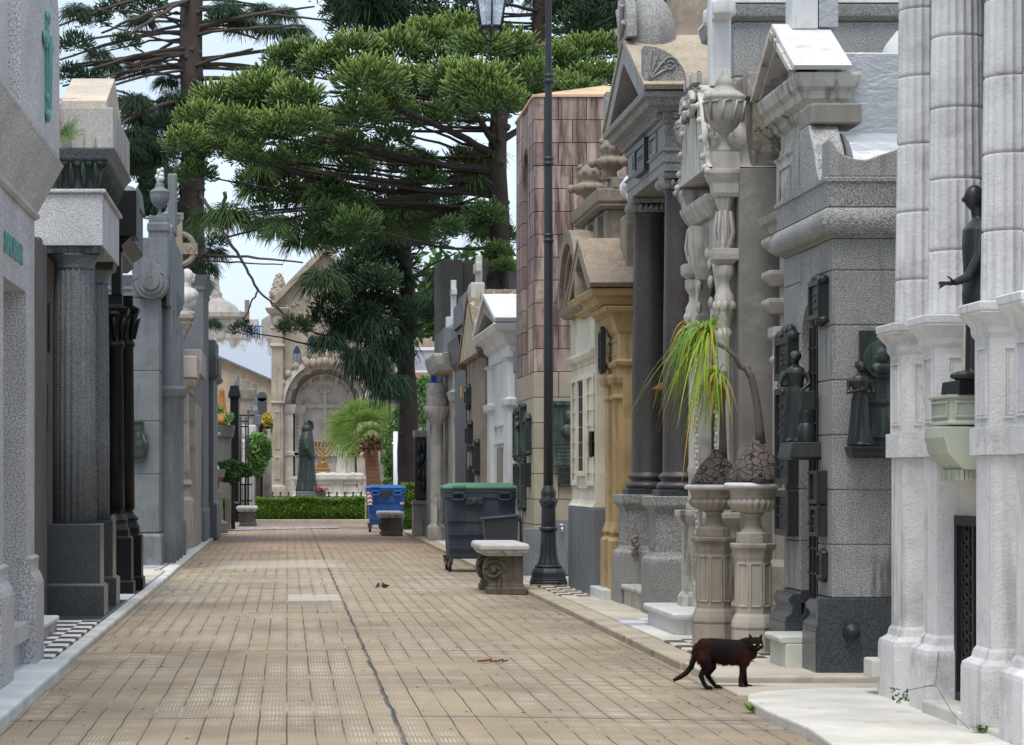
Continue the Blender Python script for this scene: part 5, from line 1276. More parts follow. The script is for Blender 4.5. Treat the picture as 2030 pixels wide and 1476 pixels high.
# ================================================================ urns with ponytail palms
def pedestal_urn(label, cx, cy, R_, zr, zp, mat):
    U = thing('planter_urn', label, 'urn', (cx, cy, PZ), 'stone urns on octagonal pedestals')
    g = MB(); w_ = R_*.62; o8 = dict(n=8, smooth=False, rot=PI/8)
    g.lathe(cx, cy, [(w_*1.24,PZ-.02),(w_*1.24,.20)], **o8)
    g.lathe(cx, cy, [(w_*1.22,.201),(w_*1.28,.22),(w_*1.24,.25),(w_*1.12,.29),(w_,.31),(w_,zp-.12),(w_*1.06,zp-.10),(w_*1.14,zp-.05),(w_*1.32,zp-.03),(w_*1.34,zp-.005),(w_*1.28,zp)], **o8)
    for k in range(8):                                                        # raised panel edges on each face
        a = PI*k/4; ca, sa = math.cos(a), math.sin(a); d = w_*math.cos(PI/8)+.001; hw = w_*math.sin(PI/8)*.78
        for s_ in (-1,1): g.tube([(cx+d*ca-s_*hw*sa, cy+d*sa+s_*hw*ca, .36),(cx+d*ca-s_*hw*sa, cy+d*sa+s_*hw*ca, zp-.14)], .009, 4, False)
        for z_ in (.36, zp-.14): g.tube([(cx+d*ca-hw*sa, cy+d*sa+hw*ca, z_),(cx+d*ca+hw*sa, cy+d*sa-hw*ca, z_)], .009, 4, False)
    g.build('pedestal', M[mat], U, bevel=.005)
    g = MB(); h_ = zr-zp
    g.lathe(cx, cy, [(R_*.6,zp+.001),(R_*.6,zp+.16*h_),(R_*.56,zp+.18*h_)], **o8)
    g.lathe(cx, cy, [(R_*.5,zp+.17*h_),(R_*.42,zp+.2*h_),(R_*.3,zp+.28*h_),(R_*.25,zp+.36*h_),(R_*.29,zp+.37*h_),(R_*.29,zp+.385*h_),(R_*.25,zp+.395*h_),(R_*.26,zp+.43*h_),(R_*.36,zp+.475*h_),(R_*.34,zp+.49*h_)], 28)
    g.build('foot', M[mat], U, bevel=.003)
    g = MB(); g.lathe(cx, cy, [(R_*.3,zp+.49*h_),(R_*.55,zp+.515*h_),(R_*.76,zp+.57*h_),(R_*.87,zp+.645*h_),(R_*.88,zp+.69*h_),(R_*.78,zp+.735*h_)], 132, True, lobes=22, ld=.085)
    g.lathe(cx, cy, [(R_*.74,zp+.725*h_),(R_*.79,zp+.738*h_),(R_*.77,zp+.755*h_),(R_*.78,zp+.83*h_),(R_*.86,zp+.90*h_),(R_*.88,zp+.91*h_)], 40)
    g.build('bowl', M[mat], U)
    g = MB(); g.lathe(cx, cy, [(R_*.8,zp+.90*h_),(R_*.96,zp+.905*h_),(R_*1.02,zp+.92*h_),(R_*1.02,zp+.965*h_),(R_*.95,zp+.995*h_),(R_*.86,zr),(R_*.8,zr-.01),(R_*.8,zr-.03)], 48); g.build('rim', M['marble_white'], U)
    g = MB(); g.lathe(cx, cy, [(R_*.79,zr-.06),(R_*.79,zr-.022)], 32); g.build('soil', M['soil'], U)
    return U
M['urn_stone'] = stone('urn_stone', lin(188,180,168,.88), stain=.55, stc=lin(92,86,80), streak=.6, skc=lin(76,70,64), rough=.8, bump=.25)
M['urn_stone_dark'] = stone('urn_stone_dark', lin(176,166,154,.85), stain=.65, stc=lin(66,60,56), streak=.8, skc=lin(60,56,54), rough=.85, bump=.25)
ya, yb = 18.3, 19.05
xa, xb = X(1493,ya), X(1415,yb)
pedestal_urn('clean-rimmed stone urn planted with the taller bare-stemmed palm, nearer the granite tomb', xa, ya, 57*ya/F, Z(956,ya), Z(1076,ya), 'urn_stone')
pedestal_urn('stained stone urn with a chipped rim, farther of the two beside the temple tomb', xb, yb, 57*yb/F, Z(960,yb), Z(1063,yb), 'urn_stone_dark')
def ponytail(label, cx, cy, zr, R_, h_, stems, tufts):
    P_ = thing('ponytail_palm', label, 'potted palm', (cx, cy, zr), 'ponytail palms in stone urns')
    g = MB(); n = 40
    pr = [(.9,-.03),(1.0,.03),(.98,.15),(.88,.38),(.72,.6),(.5,.78),(.32,.9),(.22,1.0),(.16,1.12)]
    vs=[]; fs=[]
    for r,z in pr:
        for k in range(n):
            a=2*PI*k/n; w_=1+.06*math.sin(3*a+z*4)+.04*math.sin(7*a)
            vs.append((cx+r*R_*w_*math.cos(a), cy+r*R_*w_*math.sin(a), zr+z*h_))
    for i in range(len(pr)-1):
        for k in range(n): a=i*n+k; b=i*n+(k+1)%n; fs.append((a,b,b+n,a+n))
    fs.append(tuple(range(n-1,-1,-1))); fs.append(tuple(range((len(pr)-1)*n,len(pr)*n))); g.add(vs,fs,True)
    g.build('swollen_base', M['cracked_bark'], P_)
    g = MB()
    for pts, rr in stems: g.tube(pts, rr, 10)
    g.build('stem', M['stem_bark'], P_)
    V=[];Q=[];TN=[]
    for (c, n_, L0, L1, bias) in tufts:
        for i in range(n_):
            a = rnd.uniform(0,2*PI); L = rnd.uniform(L0,L1); el = rnd.uniform(-.5,1.0)
            d = Vector((math.cos(a)*math.cos(el)+bias, math.sin(a)*math.cos(el), math.sin(el))).normalized()
            if d.x > .32: d.x *= -.6; d.normalize()
            side = d.cross(Vector((0,0,1))); side = side.normalized() if side.length>.05 else Vector((1,0,0))
            w_ = rnd.uniform(.0045,.008); m = 9; base = len(V)
            droop = rnd.uniform(.7,1.25)*L
            tn = rnd.uniform(0,1) if rnd.random()>.2 else 2.0
            for j in range(m+1):
                t_ = j/m; p = Vector(c)+d*(L*(t_-.35*t_*t_*(1 if d.z>0 else .4)))+Vector((0,0,-droop*t_**2.2*.85))
                ww = w_*(1-.92*t_**2)*(.5+.5*min(1,t_*6))
                V.append(p-side*ww); V.append(p+side*ww+Vector((0,0,.002))); tt = tn if tn<1.5 else (tn if t_>.55 else .9); TN += [tt,tt]
                if j: b=base+2*j; Q.append((b-2,b-1,b+1,b))
    raw_mesh('leaves', np.array([tuple(v) for v in V]), np.array(Q), M['pony_leaf'], np.array(TN), P_)
q = ya; S = lambda u,v,yy=None: (X(u,yy or q), yy or q, Z(v,yy or q))
ponytail('taller ponytail palm with a bare leaning stem bent towards the temple', X(1500,ya), ya, Z(956,ya), 57*ya/F, 74*ya/F,
   [([S(1508,880),S(1506,850),S(1502,810),S(1496,775),S(1489,747),S(1480,728)],[.036,.03,.026,.025,.024,.022]),
    ([S(1489,750),S(1480,732),S(1468,727),S(1459,708),S(1440,690),S(1420,680,18.45),S(1414,668,18.5)],[.02,.02,.018,.017,.015,.013,.012]),
    ([S(1484,738),S(1484,724)],[.02,.015])],
   [((X(1408,18.5),18.5,Z(662,18.5)),170,.28,.72,-.45)])
q = yb
ponytail('shorter ponytail palm with yellowing leaves in the stained urn', X(1420,yb), yb, Z(962,yb), 47*yb/F, 64*yb/F,
   [([S(1433,915),S(1433,880),S(1432,840),S(1431,800),S(1434,760),S(1438,735)],[.034,.028,.026,.025,.024,.02]),
    ([S(1432,850),S(1424,800),S(1418,770)],[.016,.013,.01])],
   [((X(1424,yb-.1),yb-.1,Z(742,yb)),80,.22,.46,-.10),((X(1428,yb),yb,Z(770,yb)),30,.2,.42,0)])
# ================================================================ cat
C = thing('black_cat', 'black cat with reddish-brown sheen standing at the pavement edge, looking at the camera', 'cat', (2.55, 15.7, 0))
q = 15.72; c_ = q/F
def cp(u,v,dy=0.0): return (X(u,q), q+dy, Z(v,q))
G0 = Z(1363,q)-.006
g = MB()
g.tube([cp(1381,1290),cp(1392,1284),cp(1410,1287),cp(1432,1291),cp(1455,1293),cp(1474,1293),cp(1488,1290),cp(1494,1290)], [r*c_*.76 for r in (11,19,23,25,25.5,25,20,10)], 20, flat=1.32)
g.tube([cp(1462,1276),cp(1478,1276),cp(1487,1275,-.01),cp(1493,1275,-.02)], [r*c_ for r in (7,13,12.5,11)], 14)
g.tube([cp(1484,1300),cp(1490,1290),cp(1494,1280)], [r*c_ for r in (14,13,9)], 12)
hy = -.035
g.ell(*cp(1496.5,1274,hy), 14*c_, 14*c_, 12.5*c_, 20, 14)
g.ell(*cp(1490,1279,hy-.012), 8*c_,9*c_,7*c_); g.ell(*cp(1503,1279,hy-.012), 8*c_,9*c_,7*c_)
g.ell(*cp(1498,1282.5,hy-.033), 6.2*c_,6.5*c_,5*c_, 14, 9); g.ell(*cp(1498,1286,hy-.026), 5*c_,5.5*c_,3.6*c_, 12, 7); g.ell(*cp(1497.5,1277,hy-.032), 3.6*c_,6*c_,5*c_, 10, 7)
for (ux, tip) in ((1487.5,1483.5),(1505.5,1509.5)):
    b = cp(ux,1265,hy+.01); t_ = cp(tip,1254.5,hy+.006)
    g.tube([b, ((b[0]+t_[0])/2,(b[1]+t_[1])/2,(b[2]+t_[2])/2), t_], [6.6*c_,4.3*c_,.7*c_], 12, flat=.6)
for dy, pts in ((-.038,[(1393,1292,15),(1394,1308,14.5),(1399,1322,10),(1391,1333,6.6),(1387.5,1338,5.4),(1392,1350,4.2),(1397,1359,4.4)]),
                (.032,[(1400,1294,14),(1410,1312,13.5),(1413,1324,9),(1406,1335,6),(1404,1339,5.2),(1411,1349,4.2),(1418,1357.5,4.4)]),
                (-.036,[(1477,1296,15),(1474,1311,11.5),(1471,1322,7),(1468.5,1336,5.2),(1466.5,1347,4.7),(1466.5,1359,4.8)]),
                (.034,[(1479,1298,14),(1476,1313,10),(1475.5,1325,6.8),(1477.5,1338,5.2),(1479,1350,4.7),(1481,1361,4.8)])):
    off = 0
    P_ = [(X(a,q), q+dy*(1 if k else .55), max(Z(b,q), G0+r*c_)) for k,(a,b,r) in enumerate(pts)]
    g.tube(P_, [r*c_ for *_ ,r in pts], 12)
    e = P_[-1]; g.ell(e[0]+5*c_, e[1]-.01, G0+.012, 8*c_, 5.5*c_, .0125, 12, 7)
    for k in (-1,0,1): g.ell(e[0]+10.5*c_, e[1]-.01+.009*k, G0+.009, 3.4*c_, .0058, .009, 8, 5)
g.tube([cp(1385,1279),cp(1379,1287),cp(1376,1305),cp(1370,1322),cp(1360,1334),cp(1348,1342),cp(1335,1348.5)], [r*c_ for r in (8,6.8,6,5.6,5.2,4.8,3.2)], 12)
for k in range(60):                                                          # belly fur tufts
    u_ = rnd.uniform(1404,1464); vv = 1311+3*math.sin((u_-1400)/20); p = cp(u_,vv,rnd.uniform(-.03,.03)); g.tube([p,(p[0]-.004,p[1],p[2]-rnd.uniform(.01,.02))],[.005,.0015],5)
o = g.organic('body', M['fur'], C, voxel=.0035, smooth=3)
nv = len(o.data.vertices); co_ = np.zeros(nv*3, np.float32); no_ = np.zeros(nv*3, np.float32)
o.data.vertices.foreach_get('co', co_); o.data.vertices.foreach_get('normal', no_)
co_ = co_.reshape(-1,3)+np.array(rootloc(C)); no_ = no_.reshape(-1,3)
pk = nr.choice(nv, 14000); P_ = co_[pk]; N_ = no_[pk]
Dh = N_*.55 + np.array([-.55,0,-.45]) + nr.normal(0,.22,(len(pk),3)); Dh /= np.linalg.norm(Dh,axis=1,keepdims=True)
hl = np.where((P_[:,2]>.12)&(P_[:,2]<.30), nr.uniform(.006,.013,len(pk)), nr.uniform(.002,.005,len(pk)))[:,None]
hl = np.where((P_[:,0]>X(1485,15.72))[:,None], hl*.4, hl)
sd_ = np.cross(Dh, N_); sd_ /= np.linalg.norm(sd_,axis=1,keepdims=True)+1e-6; sd_ *= .0009
Vh = np.stack([P_-sd_-N_*.001, P_+sd_-N_*.001, P_+Dh*hl+sd_*.15, P_+Dh*hl-sd_*.15],1).reshape(-1,3)
raw_mesh('fur', Vh, np.arange(len(Vh)).reshape(-1,4), M['fur'], None, C)
for s_, ux in ((-1,1491.2),(1,1503.4)):
    g = MB(); g.ell(*cp(ux,1276.3,hy-.0415), 2.35*c_, 1.7*c_, 1.7*c_, 12, 8); E = g.build('eye', M['cat_eye'], C)
    g = MB(); g.ell(*cp(ux+.2,1276.3,hy-.0455), .75*c_, .7*c_, 1.3*c_, 8, 6); g.build('pupil', M['cat_pupil'], E)
g = MB(); g.ell(*cp(1498,1280.2,hy-.052), 1.6*c_, 1.2*c_, 1.1*c_, 8, 6); g.build('nose', M['cat_nose'], C)
# ================================================================ L1  nearest tomb, pale granite
T = thing('pale_granite_tomb', 'large pale speckled granite tomb in the left foreground with a green bronze cross', 'tomb', (-1.9, 16, PZ))
g = MB(); fx = -1.664
for ya, yb in ((14.95,15.66),(17.03,17.58)):
    g.box(-2.6, fx, ya, yb, PZ, 2.93)
    g.prism([(fx-.05,.02),(-1.602,.02),(-1.602,.56),(-1.615,.60),(-1.635,.635),(-1.64,.68),(-1.632,.72),(-1.65,.735),(fx-.05,.74)], 'y', ya-.004, yb+.004)
g.box(-2.6, fx-.001, 15.661, 17.029, 2.42, 2.93); g.box(-2.6, -2.05, 15.661, 17.029, PZ, 2.42)
g.box(-2.6, fx-.002, 10, 14.949, PZ, 2.93)
g.loft(-2.06,-1.64,15.662,17.028,[(.22,0),(.33,0)],sides=(0,1,0,0)); g.box(-2.0,-1.70,15.662,17.028,.0,.22)
for z_ in (1.3, 2.0): g.box(-2.6, fx+.0005, 14.96, 15.65, z_, z_+.004)
g.build('wall', M['granite_light'], T, bevel=.008)
g = MB(); g.loft(-2.6,-1.66,10,17.59,[(2.93,.01),(2.945,.03),(2.97,.03),(2.975,.015),(3.27,.172),(3.29,.185),(3.30,.18)],sides=(0,1,0,.25)); g.build('cornice', M['granite_light'], T, bevel=.006)
g = MB(); g.box(-2.6,-1.484,14.85,17.4,3.305,4.22); g.prism([(14.85,4.22),(17.4,4.22),(17.1,4.5),(17.1,5.2),(14.85,5.2)],'x',-2.6,-1.4845); g.box(-2.6,-1.55,11,14.846,3.305,5.0); g.build('upper_block', M['granite_light'], T, bevel=.008)
g = MB(); ym = 16.4; xx = -1.484
for (a,b,c,d) in ((ym-.055,ym+.055,3.46,4.06),(ym-.2,ym+.2,3.86,3.95)): g.box(xx,xx+.018,a,b,c,d)
for (yy,zz) in ((ym,4.06),(ym-.2,3.905),(ym+.2,3.905),(ym,3.46),(ym,3.905),(ym,3.56)): g.ell(xx+.015,yy,zz,.018,.07,.045,10,6)
g.tube([(xx+.02,ym,3.5),(xx+.025,ym,3.95)],.02,8); g.build('cross', M['verdigris'], T, bevel=.004)
g = MB()
for k in range(7):
    y_ = 15.68+.16*k; z0 = Z(522,16.6); g.box(fx,fx+.012,y_,y_+.035,z0,z0+.12)
    if k%2: g.box(fx,fx+.011,y_+.035,y_+.1,z0+.045,z0+.07); g.box(fx,fx+.012,y_+.1,y_+.13,z0,z0+.12)
    else: g.box(fx,fx+.011,y_+.035,y_+.1,z0+.09,z0+.118); g.box(fx,fx+.0108,y_+.035,y_+.09,z0,z0+.025)
g.build('lettering', M['verdigris'], T, bevel=.002)
# marble steps in the recess after it
S = thing('marble_steps', 'two white marble steps with rounded edges between the pale and dark granite tombs', 'steps', (-1.9, 19.8, PZ))
for (x1,z1,nm) in ((-1.77,.17,'step'),(-1.90,.30,'step')):
    g = MB(); yy0, yy1 = 18.9, 20.75
    g.box(-2.4,x1-.02,yy0+.02,yy1-.02,.0 if z1<.2 else .17,z1-.045); S_ = g.build('step', M['limestone'], S)
    g = MB(); g.loft(-2.4,x1,yy0,yy1,[(z1-.044,-.012),(z1-.03,.0),(z1-.01,0),(z1,-.012)],sides=(0,1,1,1)); g.build('tread', M['marble_white'], S_, bevel=.005)

# ================================================================ L2  dark fluted columns
T = thing('fluted_granite_tomb', 'dark grey granite tomb with two fluted columns, bronze leaf frieze and stained attic', 'tomb', (-1.9, 24, PZ))
g = MB(); g.box(-3.2,-2.12,22.9,25.6,PZ,3.3); g.box(-3.2,-2.05,18.2,22.8,PZ,3.2); g.build('wall', M['concrete_dark'], T, bevel=.01)
zc = Z(492,23.1)
for i,(y,x1) in enumerate(((23.1,-1.585),(24.85,-1.59))):
    g = MB(); g.loft(-2.12,x1-.035,y+.02,y+.5,[(.02,.035),(.30,.035),(.305,.018),(.315,.0),(.83,.0),(.835,-.004)]); g.build('plinth', M['granite_polished'], T, bevel=.005)
    g = MB(); cx, cy = -1.862, y+.27
    g.lathe(cx,cy,[(.192,.836),(.191,1.6),(.186,2.4),(.178,3.0),(.175,zc-.16)],96,True,flutes=20,fd=.10); g.lathe(cx,cy,[(.17,zc-.165),(.18,zc-.15),(.18,zc-.14),(.175,zc-.13),(.20,zc-.08),(.235,zc-.05),(.24,zc-.04)],40)
    g.build('column', M['granite_dark'], T)
    g = MB(); g.loft(cx-.23,cx+.235,cy-.23,cy+.23,[(zc-.04,0),(zc+.02,.01),(zc+.025,.01)]); g.build('abacus', M['bronze_green'], T, bevel=.004)
g = MB(); y0,y1 = 23.12, 25.4; xf = -1.60
z1 = Z(376,23.1); g.box(-3.2,xf,y0,y1,zc+.026,z1-.03); g.loft(-3.2,xf,y0,y1,[(z1-.03,.02),(z1-.02,.03),(z1,.03),(z1+.01,.02)],sides=(0,1,1,1)); g.build('architrave', M['granite_light'], T, bevel=.006)
g = MB(); z2 = Z(318,23.1)
g.loft(-3.2,xf-.06,y0+.05,y1,[(z1+.011,0),(z1+.10,.01),(z1+.2,.05),(z2,.11)],sides=(0,1,1,1))
for k in range(9):
    xx = -2.5+.105*k; g.tube([(xx,y0+.045,z1+.02),(xx,y0+.02,z1+.14),(xx,y0-.05,z2-.02)],[.02,.035,.012],7); g.ell(xx+.05,y0-.03,z2-.02,.04,.03,.03,8,5)
for k in range(22):
    yy = y0+.05+.105*k; g.tube([(xf-.055,yy,z1+.02),(xf-.03,yy,z1+.14),(xf+.04,yy,z2-.02)],[.02,.035,.012],7)
g.build('leaf_frieze', M['bronze_green'], T)
g = MB(); z3 = Z(298,23.1); g.loft(-3.2,xf,y0,y1,[(z2+.001,.04),(z2+.02,.06),(z2+.04,.07),(z3,.11),(z3+.01,.115)],sides=(0,1,1,1)); g.build('cornice', M['granite_dark'], T, bevel=.004)
g = MB(); z4 = Z(215,23.1); g.loft(-3.2,xf,y0,y1-.1,[(z3+.011,.10),(z4,.10)],sides=(0,1,1,1)); g.loft(-3.2,xf-.25,y0+.04,y1-.3,[(z4+.001,.06),(z4+.05,.06),(z4+.06,.02),(z4+.1,.02)],sides=(0,1,1,1)); g.build('attic', M['attic_stained'] if 'attic_stained' in M else M['granite_light'], T, bevel=.008)
g = MB(); ze, za = Z(200,23.1), Z(150,24)
g.prism([(y0-.06,z4+.001),(y0-.06,ze),((y0+y1)/2-.1,za),(y1-.1,ze),(y1-.1,z4+.001)],'x',-1.95,xf+.04); g.prism([(y0-.0,z4+.05),(y0+.1,ze-.05),((y0+y1)/2-.1,za-.1),(y1-.2,ze-.1),(y1-.2,z4+.05)],'x',-3.2,-2.36); g.build('roof_block', M['roof_tan'], T, bevel=.008)
plaque(T,'y',22.895,-2.10 if False else X(85,22.9),X(100,22.9),Z(700,22.9),Z(600,22.9),-.05,lines=3)
plaque(T,'y',22.895,X(83,22.9),X(96,22.9),Z(860,22.9),Z(760,22.9),-.05,lines=3); plaque(T,'y',22.895,X(82,22.9),X(94,22.9),Z(975,22.9),Z(880,22.9),-.05,lines=3,crest=True)
F_ = thing('wall_fern', 'feathery fern growing at the side of the stained attic block', 'plant', (X(128,22.9), 22.95, Z(255,22.9)))
V=[];Q=[];TN=[]
for i in range(16):
    a = rnd.uniform(.1,1.4); L = rnd.uniform(.12,.26); p0 = Vector((X(122,22.9),22.98,Z(265,22.9))); d = Vector((math.cos(a),-.35,math.sin(a)+rnd.uniform(-.7,.3)))
    for j in range(14):
        p = p0+d*L*j/14; w_ = .035*(1-j/14)
        for s_ in (-1,1):
            b = len(V); sd = Vector((-d.z,0,d.x))*s_*w_; V += [p,p+sd*.5+d*.008,p+sd+d*.002,p+sd*.5-d*.004]; Q.append((b,b+1,b+2,b+3)); TN += [rnd.random()]*4
raw_mesh('fronds', np.array([tuple(v) for v in V]), np.array(Q), M['shrub_light'], np.array(TN), F_)

# ================================================================ L3  black polished tomb
T = thing('black_polished_tomb', 'polished black tomb with slender dark columns and a pale ridged top', 'tomb', (-1.9, 28, PZ))
for y, xf in ((27.2,-1.57),(28.35,-1.53)):
    g = MB(); g.loft(-2.0,xf-.02,y,y+.4,[(.04,.02),(.17,.02),(.18,.0),(.62,.0),(.63,-.03),(.70,-.035),(.76,-.06),(.78,-.06)]); g.lathe(xf-.21,y+.2,[(.15,.78),(.15,.80),(.10,.85),(.09,.88),(.11,.9)],20); g.build('plinth', M['black_polished'], T, bevel=.008)
    g = MB(); cx = xf-.20; zt = Z(690,y) if False else Z(640,y)
    g.lathe(cx,y+.2,[(.10,.9),(.095,1.5),(.085,zt-.25),(.1,zt-.24),(.1,zt-.2),(.085,zt-.18),(.1,zt-.0),(.13,zt+.08),(.15,zt+.12)],24)
    for k in range(8): a = 2*PI*k/8; g.tube([(cx+.09*math.cos(a),y+.2+.09*math.sin(a),zt-.16),(cx+.11*math.cos(a),y+.2+.11*math.sin(a),zt-.04),(cx+.15*math.cos(a),y+.2+.15*math.sin(a),zt+.06)],[.02,.03,.015],6)
    g.loft(cx-.14,cx+.14,y+.06,y+.34,[(zt+.12,0),(zt+.16,.01),(zt+.2,-.06),(zt+.3,-.06)]); g.build('column', M['black_polished'], T)
g = MB(); y0,y1 = 27.2,29.6; za,zb = Z(470,27.2),Z(378,27.2)
g.box(-3.2,-2.0,y0+.1,y1,PZ,za); g.box(-1.80,-1.70,y0+.1,y0+.4,Z(640,27.2)+.3,za)
g.loft(-3.2,-1.60,y0,y1,[(za-.2,-.16),(za-.14,-.1),(za-.08,-.1),(za,.0),(za+.01,.0)],sides=(0,1,1,1)); g.box(-1.92,-1.535,y0-.05,y0+.55,za+.011,zb); g.box(-3.2,-1.60,y0+.551,y1,za+.011,zb-.03)
g.box(-2.2,-1.985,y0-.2,y0+.2,PZ,Z(375,27.0)); g.build('wall', M['black_polished'], T, bevel=.01)
g = MB(); g.loft(-1.9,-1.54,y0,y0+.5,[(zb,.0),(zb+.04,-.02),(zb+.08,-.12)]); g.prism([(y0+.3,zb-.02),(y0+.9,zb+.16),(y1-.4,zb+.16),(y1,zb-.02)],'x',-2.35,-1.58); g.build('top', M['granite_blue'], T, bevel=.008)
g = MB(); g.prism([(y0+.2,zb+.0),(y0+1.0,zb+.17),(y0+1.0,zb+.19),(y0+.15,zb+.02)],'x',-2.3,-1.57); g.build('roof_slab', M['marble_white'], T, bevel=.004)

# ================================================================ L4  blue-grey tomb with scroll
T = thing('scroll_tomb', 'blue-grey granite tomb with a big volute scroll, lidded urns and a bronze side plaque', 'tomb', (-1.95, 37, PZ))
q = 35.9; y1 = 41.6
U = lambda u: X(u,q); W = lambda v: Z(v,q)
g = MB(); g.loft(-3.4,U(316),q,y1,[(.02,.03),(W(1063),.03),(W(1058),.0),(W(1057),.0)],sides=(0,1,1,1)); g.build('plinth', M['granite_blue'], T, bevel=.012)
g = MB(); zs = [W(1056),W(940),W(835),W(735),W(590)]; courses(g,-3.4,U(316),q+.01,y1,zs,.012)
for k,yy in enumerate((36.9,38.0,39.2,40.6)): g.lathe(U(318)+.03,yy,[(.14,.03),(.14,.55),(.10,.6),(.10,Z(790,yy)),(.14,Z(785,yy)),(.15,Z(770,yy)),(.1,Z(765,yy)),(.1,W(600))],16)
g.build('wall', M['granite_blue'], T, bevel=.01)
g = MB(); cx,cz = U(300),W(560)
g.prism([(U(262),W(589)),(U(316),W(589)),(U(333),W(545)),(U(333),W(470)),(U(262),W(470))],'y',q+.02,y1)
g.build('upper_wall', M['granite_blue'], T, bevel=.01)
g = MB()
for r_,d_ in ((33,.10),(25,.13),(16,.16)): g.prism([(cx+r_*q/F*math.cos(2*PI*k/32),cz+r_*q/F*math.sin(2*PI*k/32)) for k in range(32)],'y',q-d_,q+.4)
g.prism([(cx-34*q/F,cz+.02),(U(262),W(540)),(U(262),W(500)),(U(280),W(505)),(U(318),W(528)),(cx+32*q/F,cz+.05),(cx+25*q/F,cz+.1),(U(300),W(535))],'y',q-.11,q+.39); g.build('scroll', M['granite_blue'], T, bevel=.012)
g = MB(); g.loft(U(294),U(332),q+.05,q+.5,[(W(470),0),(W(460),0),(W(455),.02),(W(442),.02),(W(440),0),(W(426),0)]); g.box(U(290),U(330),q+.5,y1-.5,W(470),W(440)); g.box(U(322),U(338),q+1.6,q+2.2,W(440),W(318)); g.tube([(U(321),q+1.9,W(325)),(U(339),q+1.9,W(325))],.09,16); g.build('parapet', M['granite_blue'], T, bevel=.01)
for yy,uc,sc in ((q+.28,317,1.0),(39.2,338,.95)):
    g = MB(); zz0 = Z(426,q); g.lathe(X(uc,yy),yy,urn_profile(20*yy/F, zz0, .52*sc),24); g.build('urn_finial', M['granite_blue'], T)
    g = MB(); zz1 = zz0+.5*sc
    for k in range(7): g.ell(X(uc,yy)+.03*math.sin(k*2.4),yy+.02*math.cos(k*3.1),zz1+.024*k,.05-.004*k,.05,.045-.002*k,9,6)
    g.build('flame_finial', M['marble_white'], T)
g = MB(); c = [(y,z) for y,z in ((q+.6,W(440)),(37.6,Z(390,38)),(38.8,Z(372,38.8)),(40,Z(390,40)),(41.2,Z(440,41)))]
g.prism([(q+.55,W(600)),(q+.55,W(470)),(36.8,W(438)),(37.3,W(425)),(37.8,W(438)),(38.5,W(470)),(38.5,W(600))],'x',U(325),U(334)); g.build('gable', M['granite_blue'], T, bevel=.012)
plaque(T,'y',q+.01,U(264),U(285),W(915),W(835),-.06,'bronze_green',lines=4); 
g = MB(); g.tube([(U(286),q-.05,W(905)),(U(290),q-.05,W(880)),(U(284),q-.05,W(862)),(U(295),q-.05,W(868))],.03,7); g.build('bronze_branch', M['bronze_green'], T)

# ================================================================ L5..  row towards the square
def leftbox(name, label, u_r, q, y1, vt, mat, prof=None, extra=None):
    T = thing(name, label, 'tomb', (X(u_r,q)-.3, (q+y1)/2, PZ)); xf = X(u_r,q); zt = Z(vt,q)
    g = MB(); g.loft(-3.6,xf,q,y1,prof(zt) if prof else [(.02,.04),(.5,.04),(.54,0),(zt-.3,0),(zt-.26,.06),(zt-.1,.1),(zt-.08,.14),(zt,.14)],sides=(0,1,1,1)); g.build('wall', M[mat], T, bevel=.012)
    return T, xf, zt
T,xf,zt = leftbox('beige_pilaster_tomb','tall beige tomb with stacked grey pilasters behind the scroll tomb',338,41.9,44.0,640,'limestone')
g = MB()
for yy in (42.0,43.0): g.loft(xf-.05,xf+.04,yy,yy+.4,[(.02,.05),(.6,.05),(.65,0),(1.9,0),(1.95,.04),(2.05,.05),(2.1,0),(zt-1,0),(zt-.9,.05)])
g.build('pilaster', M['granite_blue'], T, bevel=.008)
g = MB(); g.box(xf+.0,xf+.10,42.1,42.9,Z(715,42),Z(635,42)); g.build('sign_panel', M['plaster_grey'], T, bevel=.01)
T,xf,zt = leftbox('streaked_corbel_tomb','pale tomb with a purple-streaked projecting block carried on a rounded corbel',352,44.2,48.6,760,'limestone')
g = MB(); q=44.3; z0,z1 = Z(748,q),Z(705,q)
g.box(-3.0,X(390,q),q,q+1.2,z0,z1); g.loft(-3.0,X(386,q),q+.05,q+1.1,[(Z(776,q),-.14),(Z(770,q),-.1),(Z(764,q),-.03),(Z(756,q),.0),(z0,.0)],sides=(0,1,1,1)); g.box(-3.0,X(404,47),q+1.2,48.4,Z(748,47),Z(700,47)); g.build('block', M['streak_block'] if 'streak_block' in M else M['limestone_brown'], T, bevel=.015)
g = MB(); g.box(-3,X(362,q)-.02,q+.1,q+.5,Z(690,q),Z(672,q)); g.build('top', M['marble_white'], T, bevel=.01)
g = MB(); g.loft(X(352,q),X(377,q),q+.1,q+.5,[(.02,.05),(.85,.05),(.9,.0),(Z(965,q),-.02),(Z(960,q),.03),(Z(950,q),-.02),(z0-.25,-.04)]); g.box(-3,X(392,46.5),45.5,48.5,PZ,Z(800,46)); g.build('pilaster', M['limestone'], T, bevel=.012)
B = thing('marble_bust', 'weathered white marble bust of a bald man facing the street, on a stone bracket', 'bust', (X(372,45), 45, Z(618,45)))
g = MB(); bust(g, X(371,45), 45.0, Z(622,45), .80, PI/2-.15); g.organic('figure', M['bust_marble'] if 'bust_marble' in M else M['marble_aged'], B, voxel=.010, smooth=2)
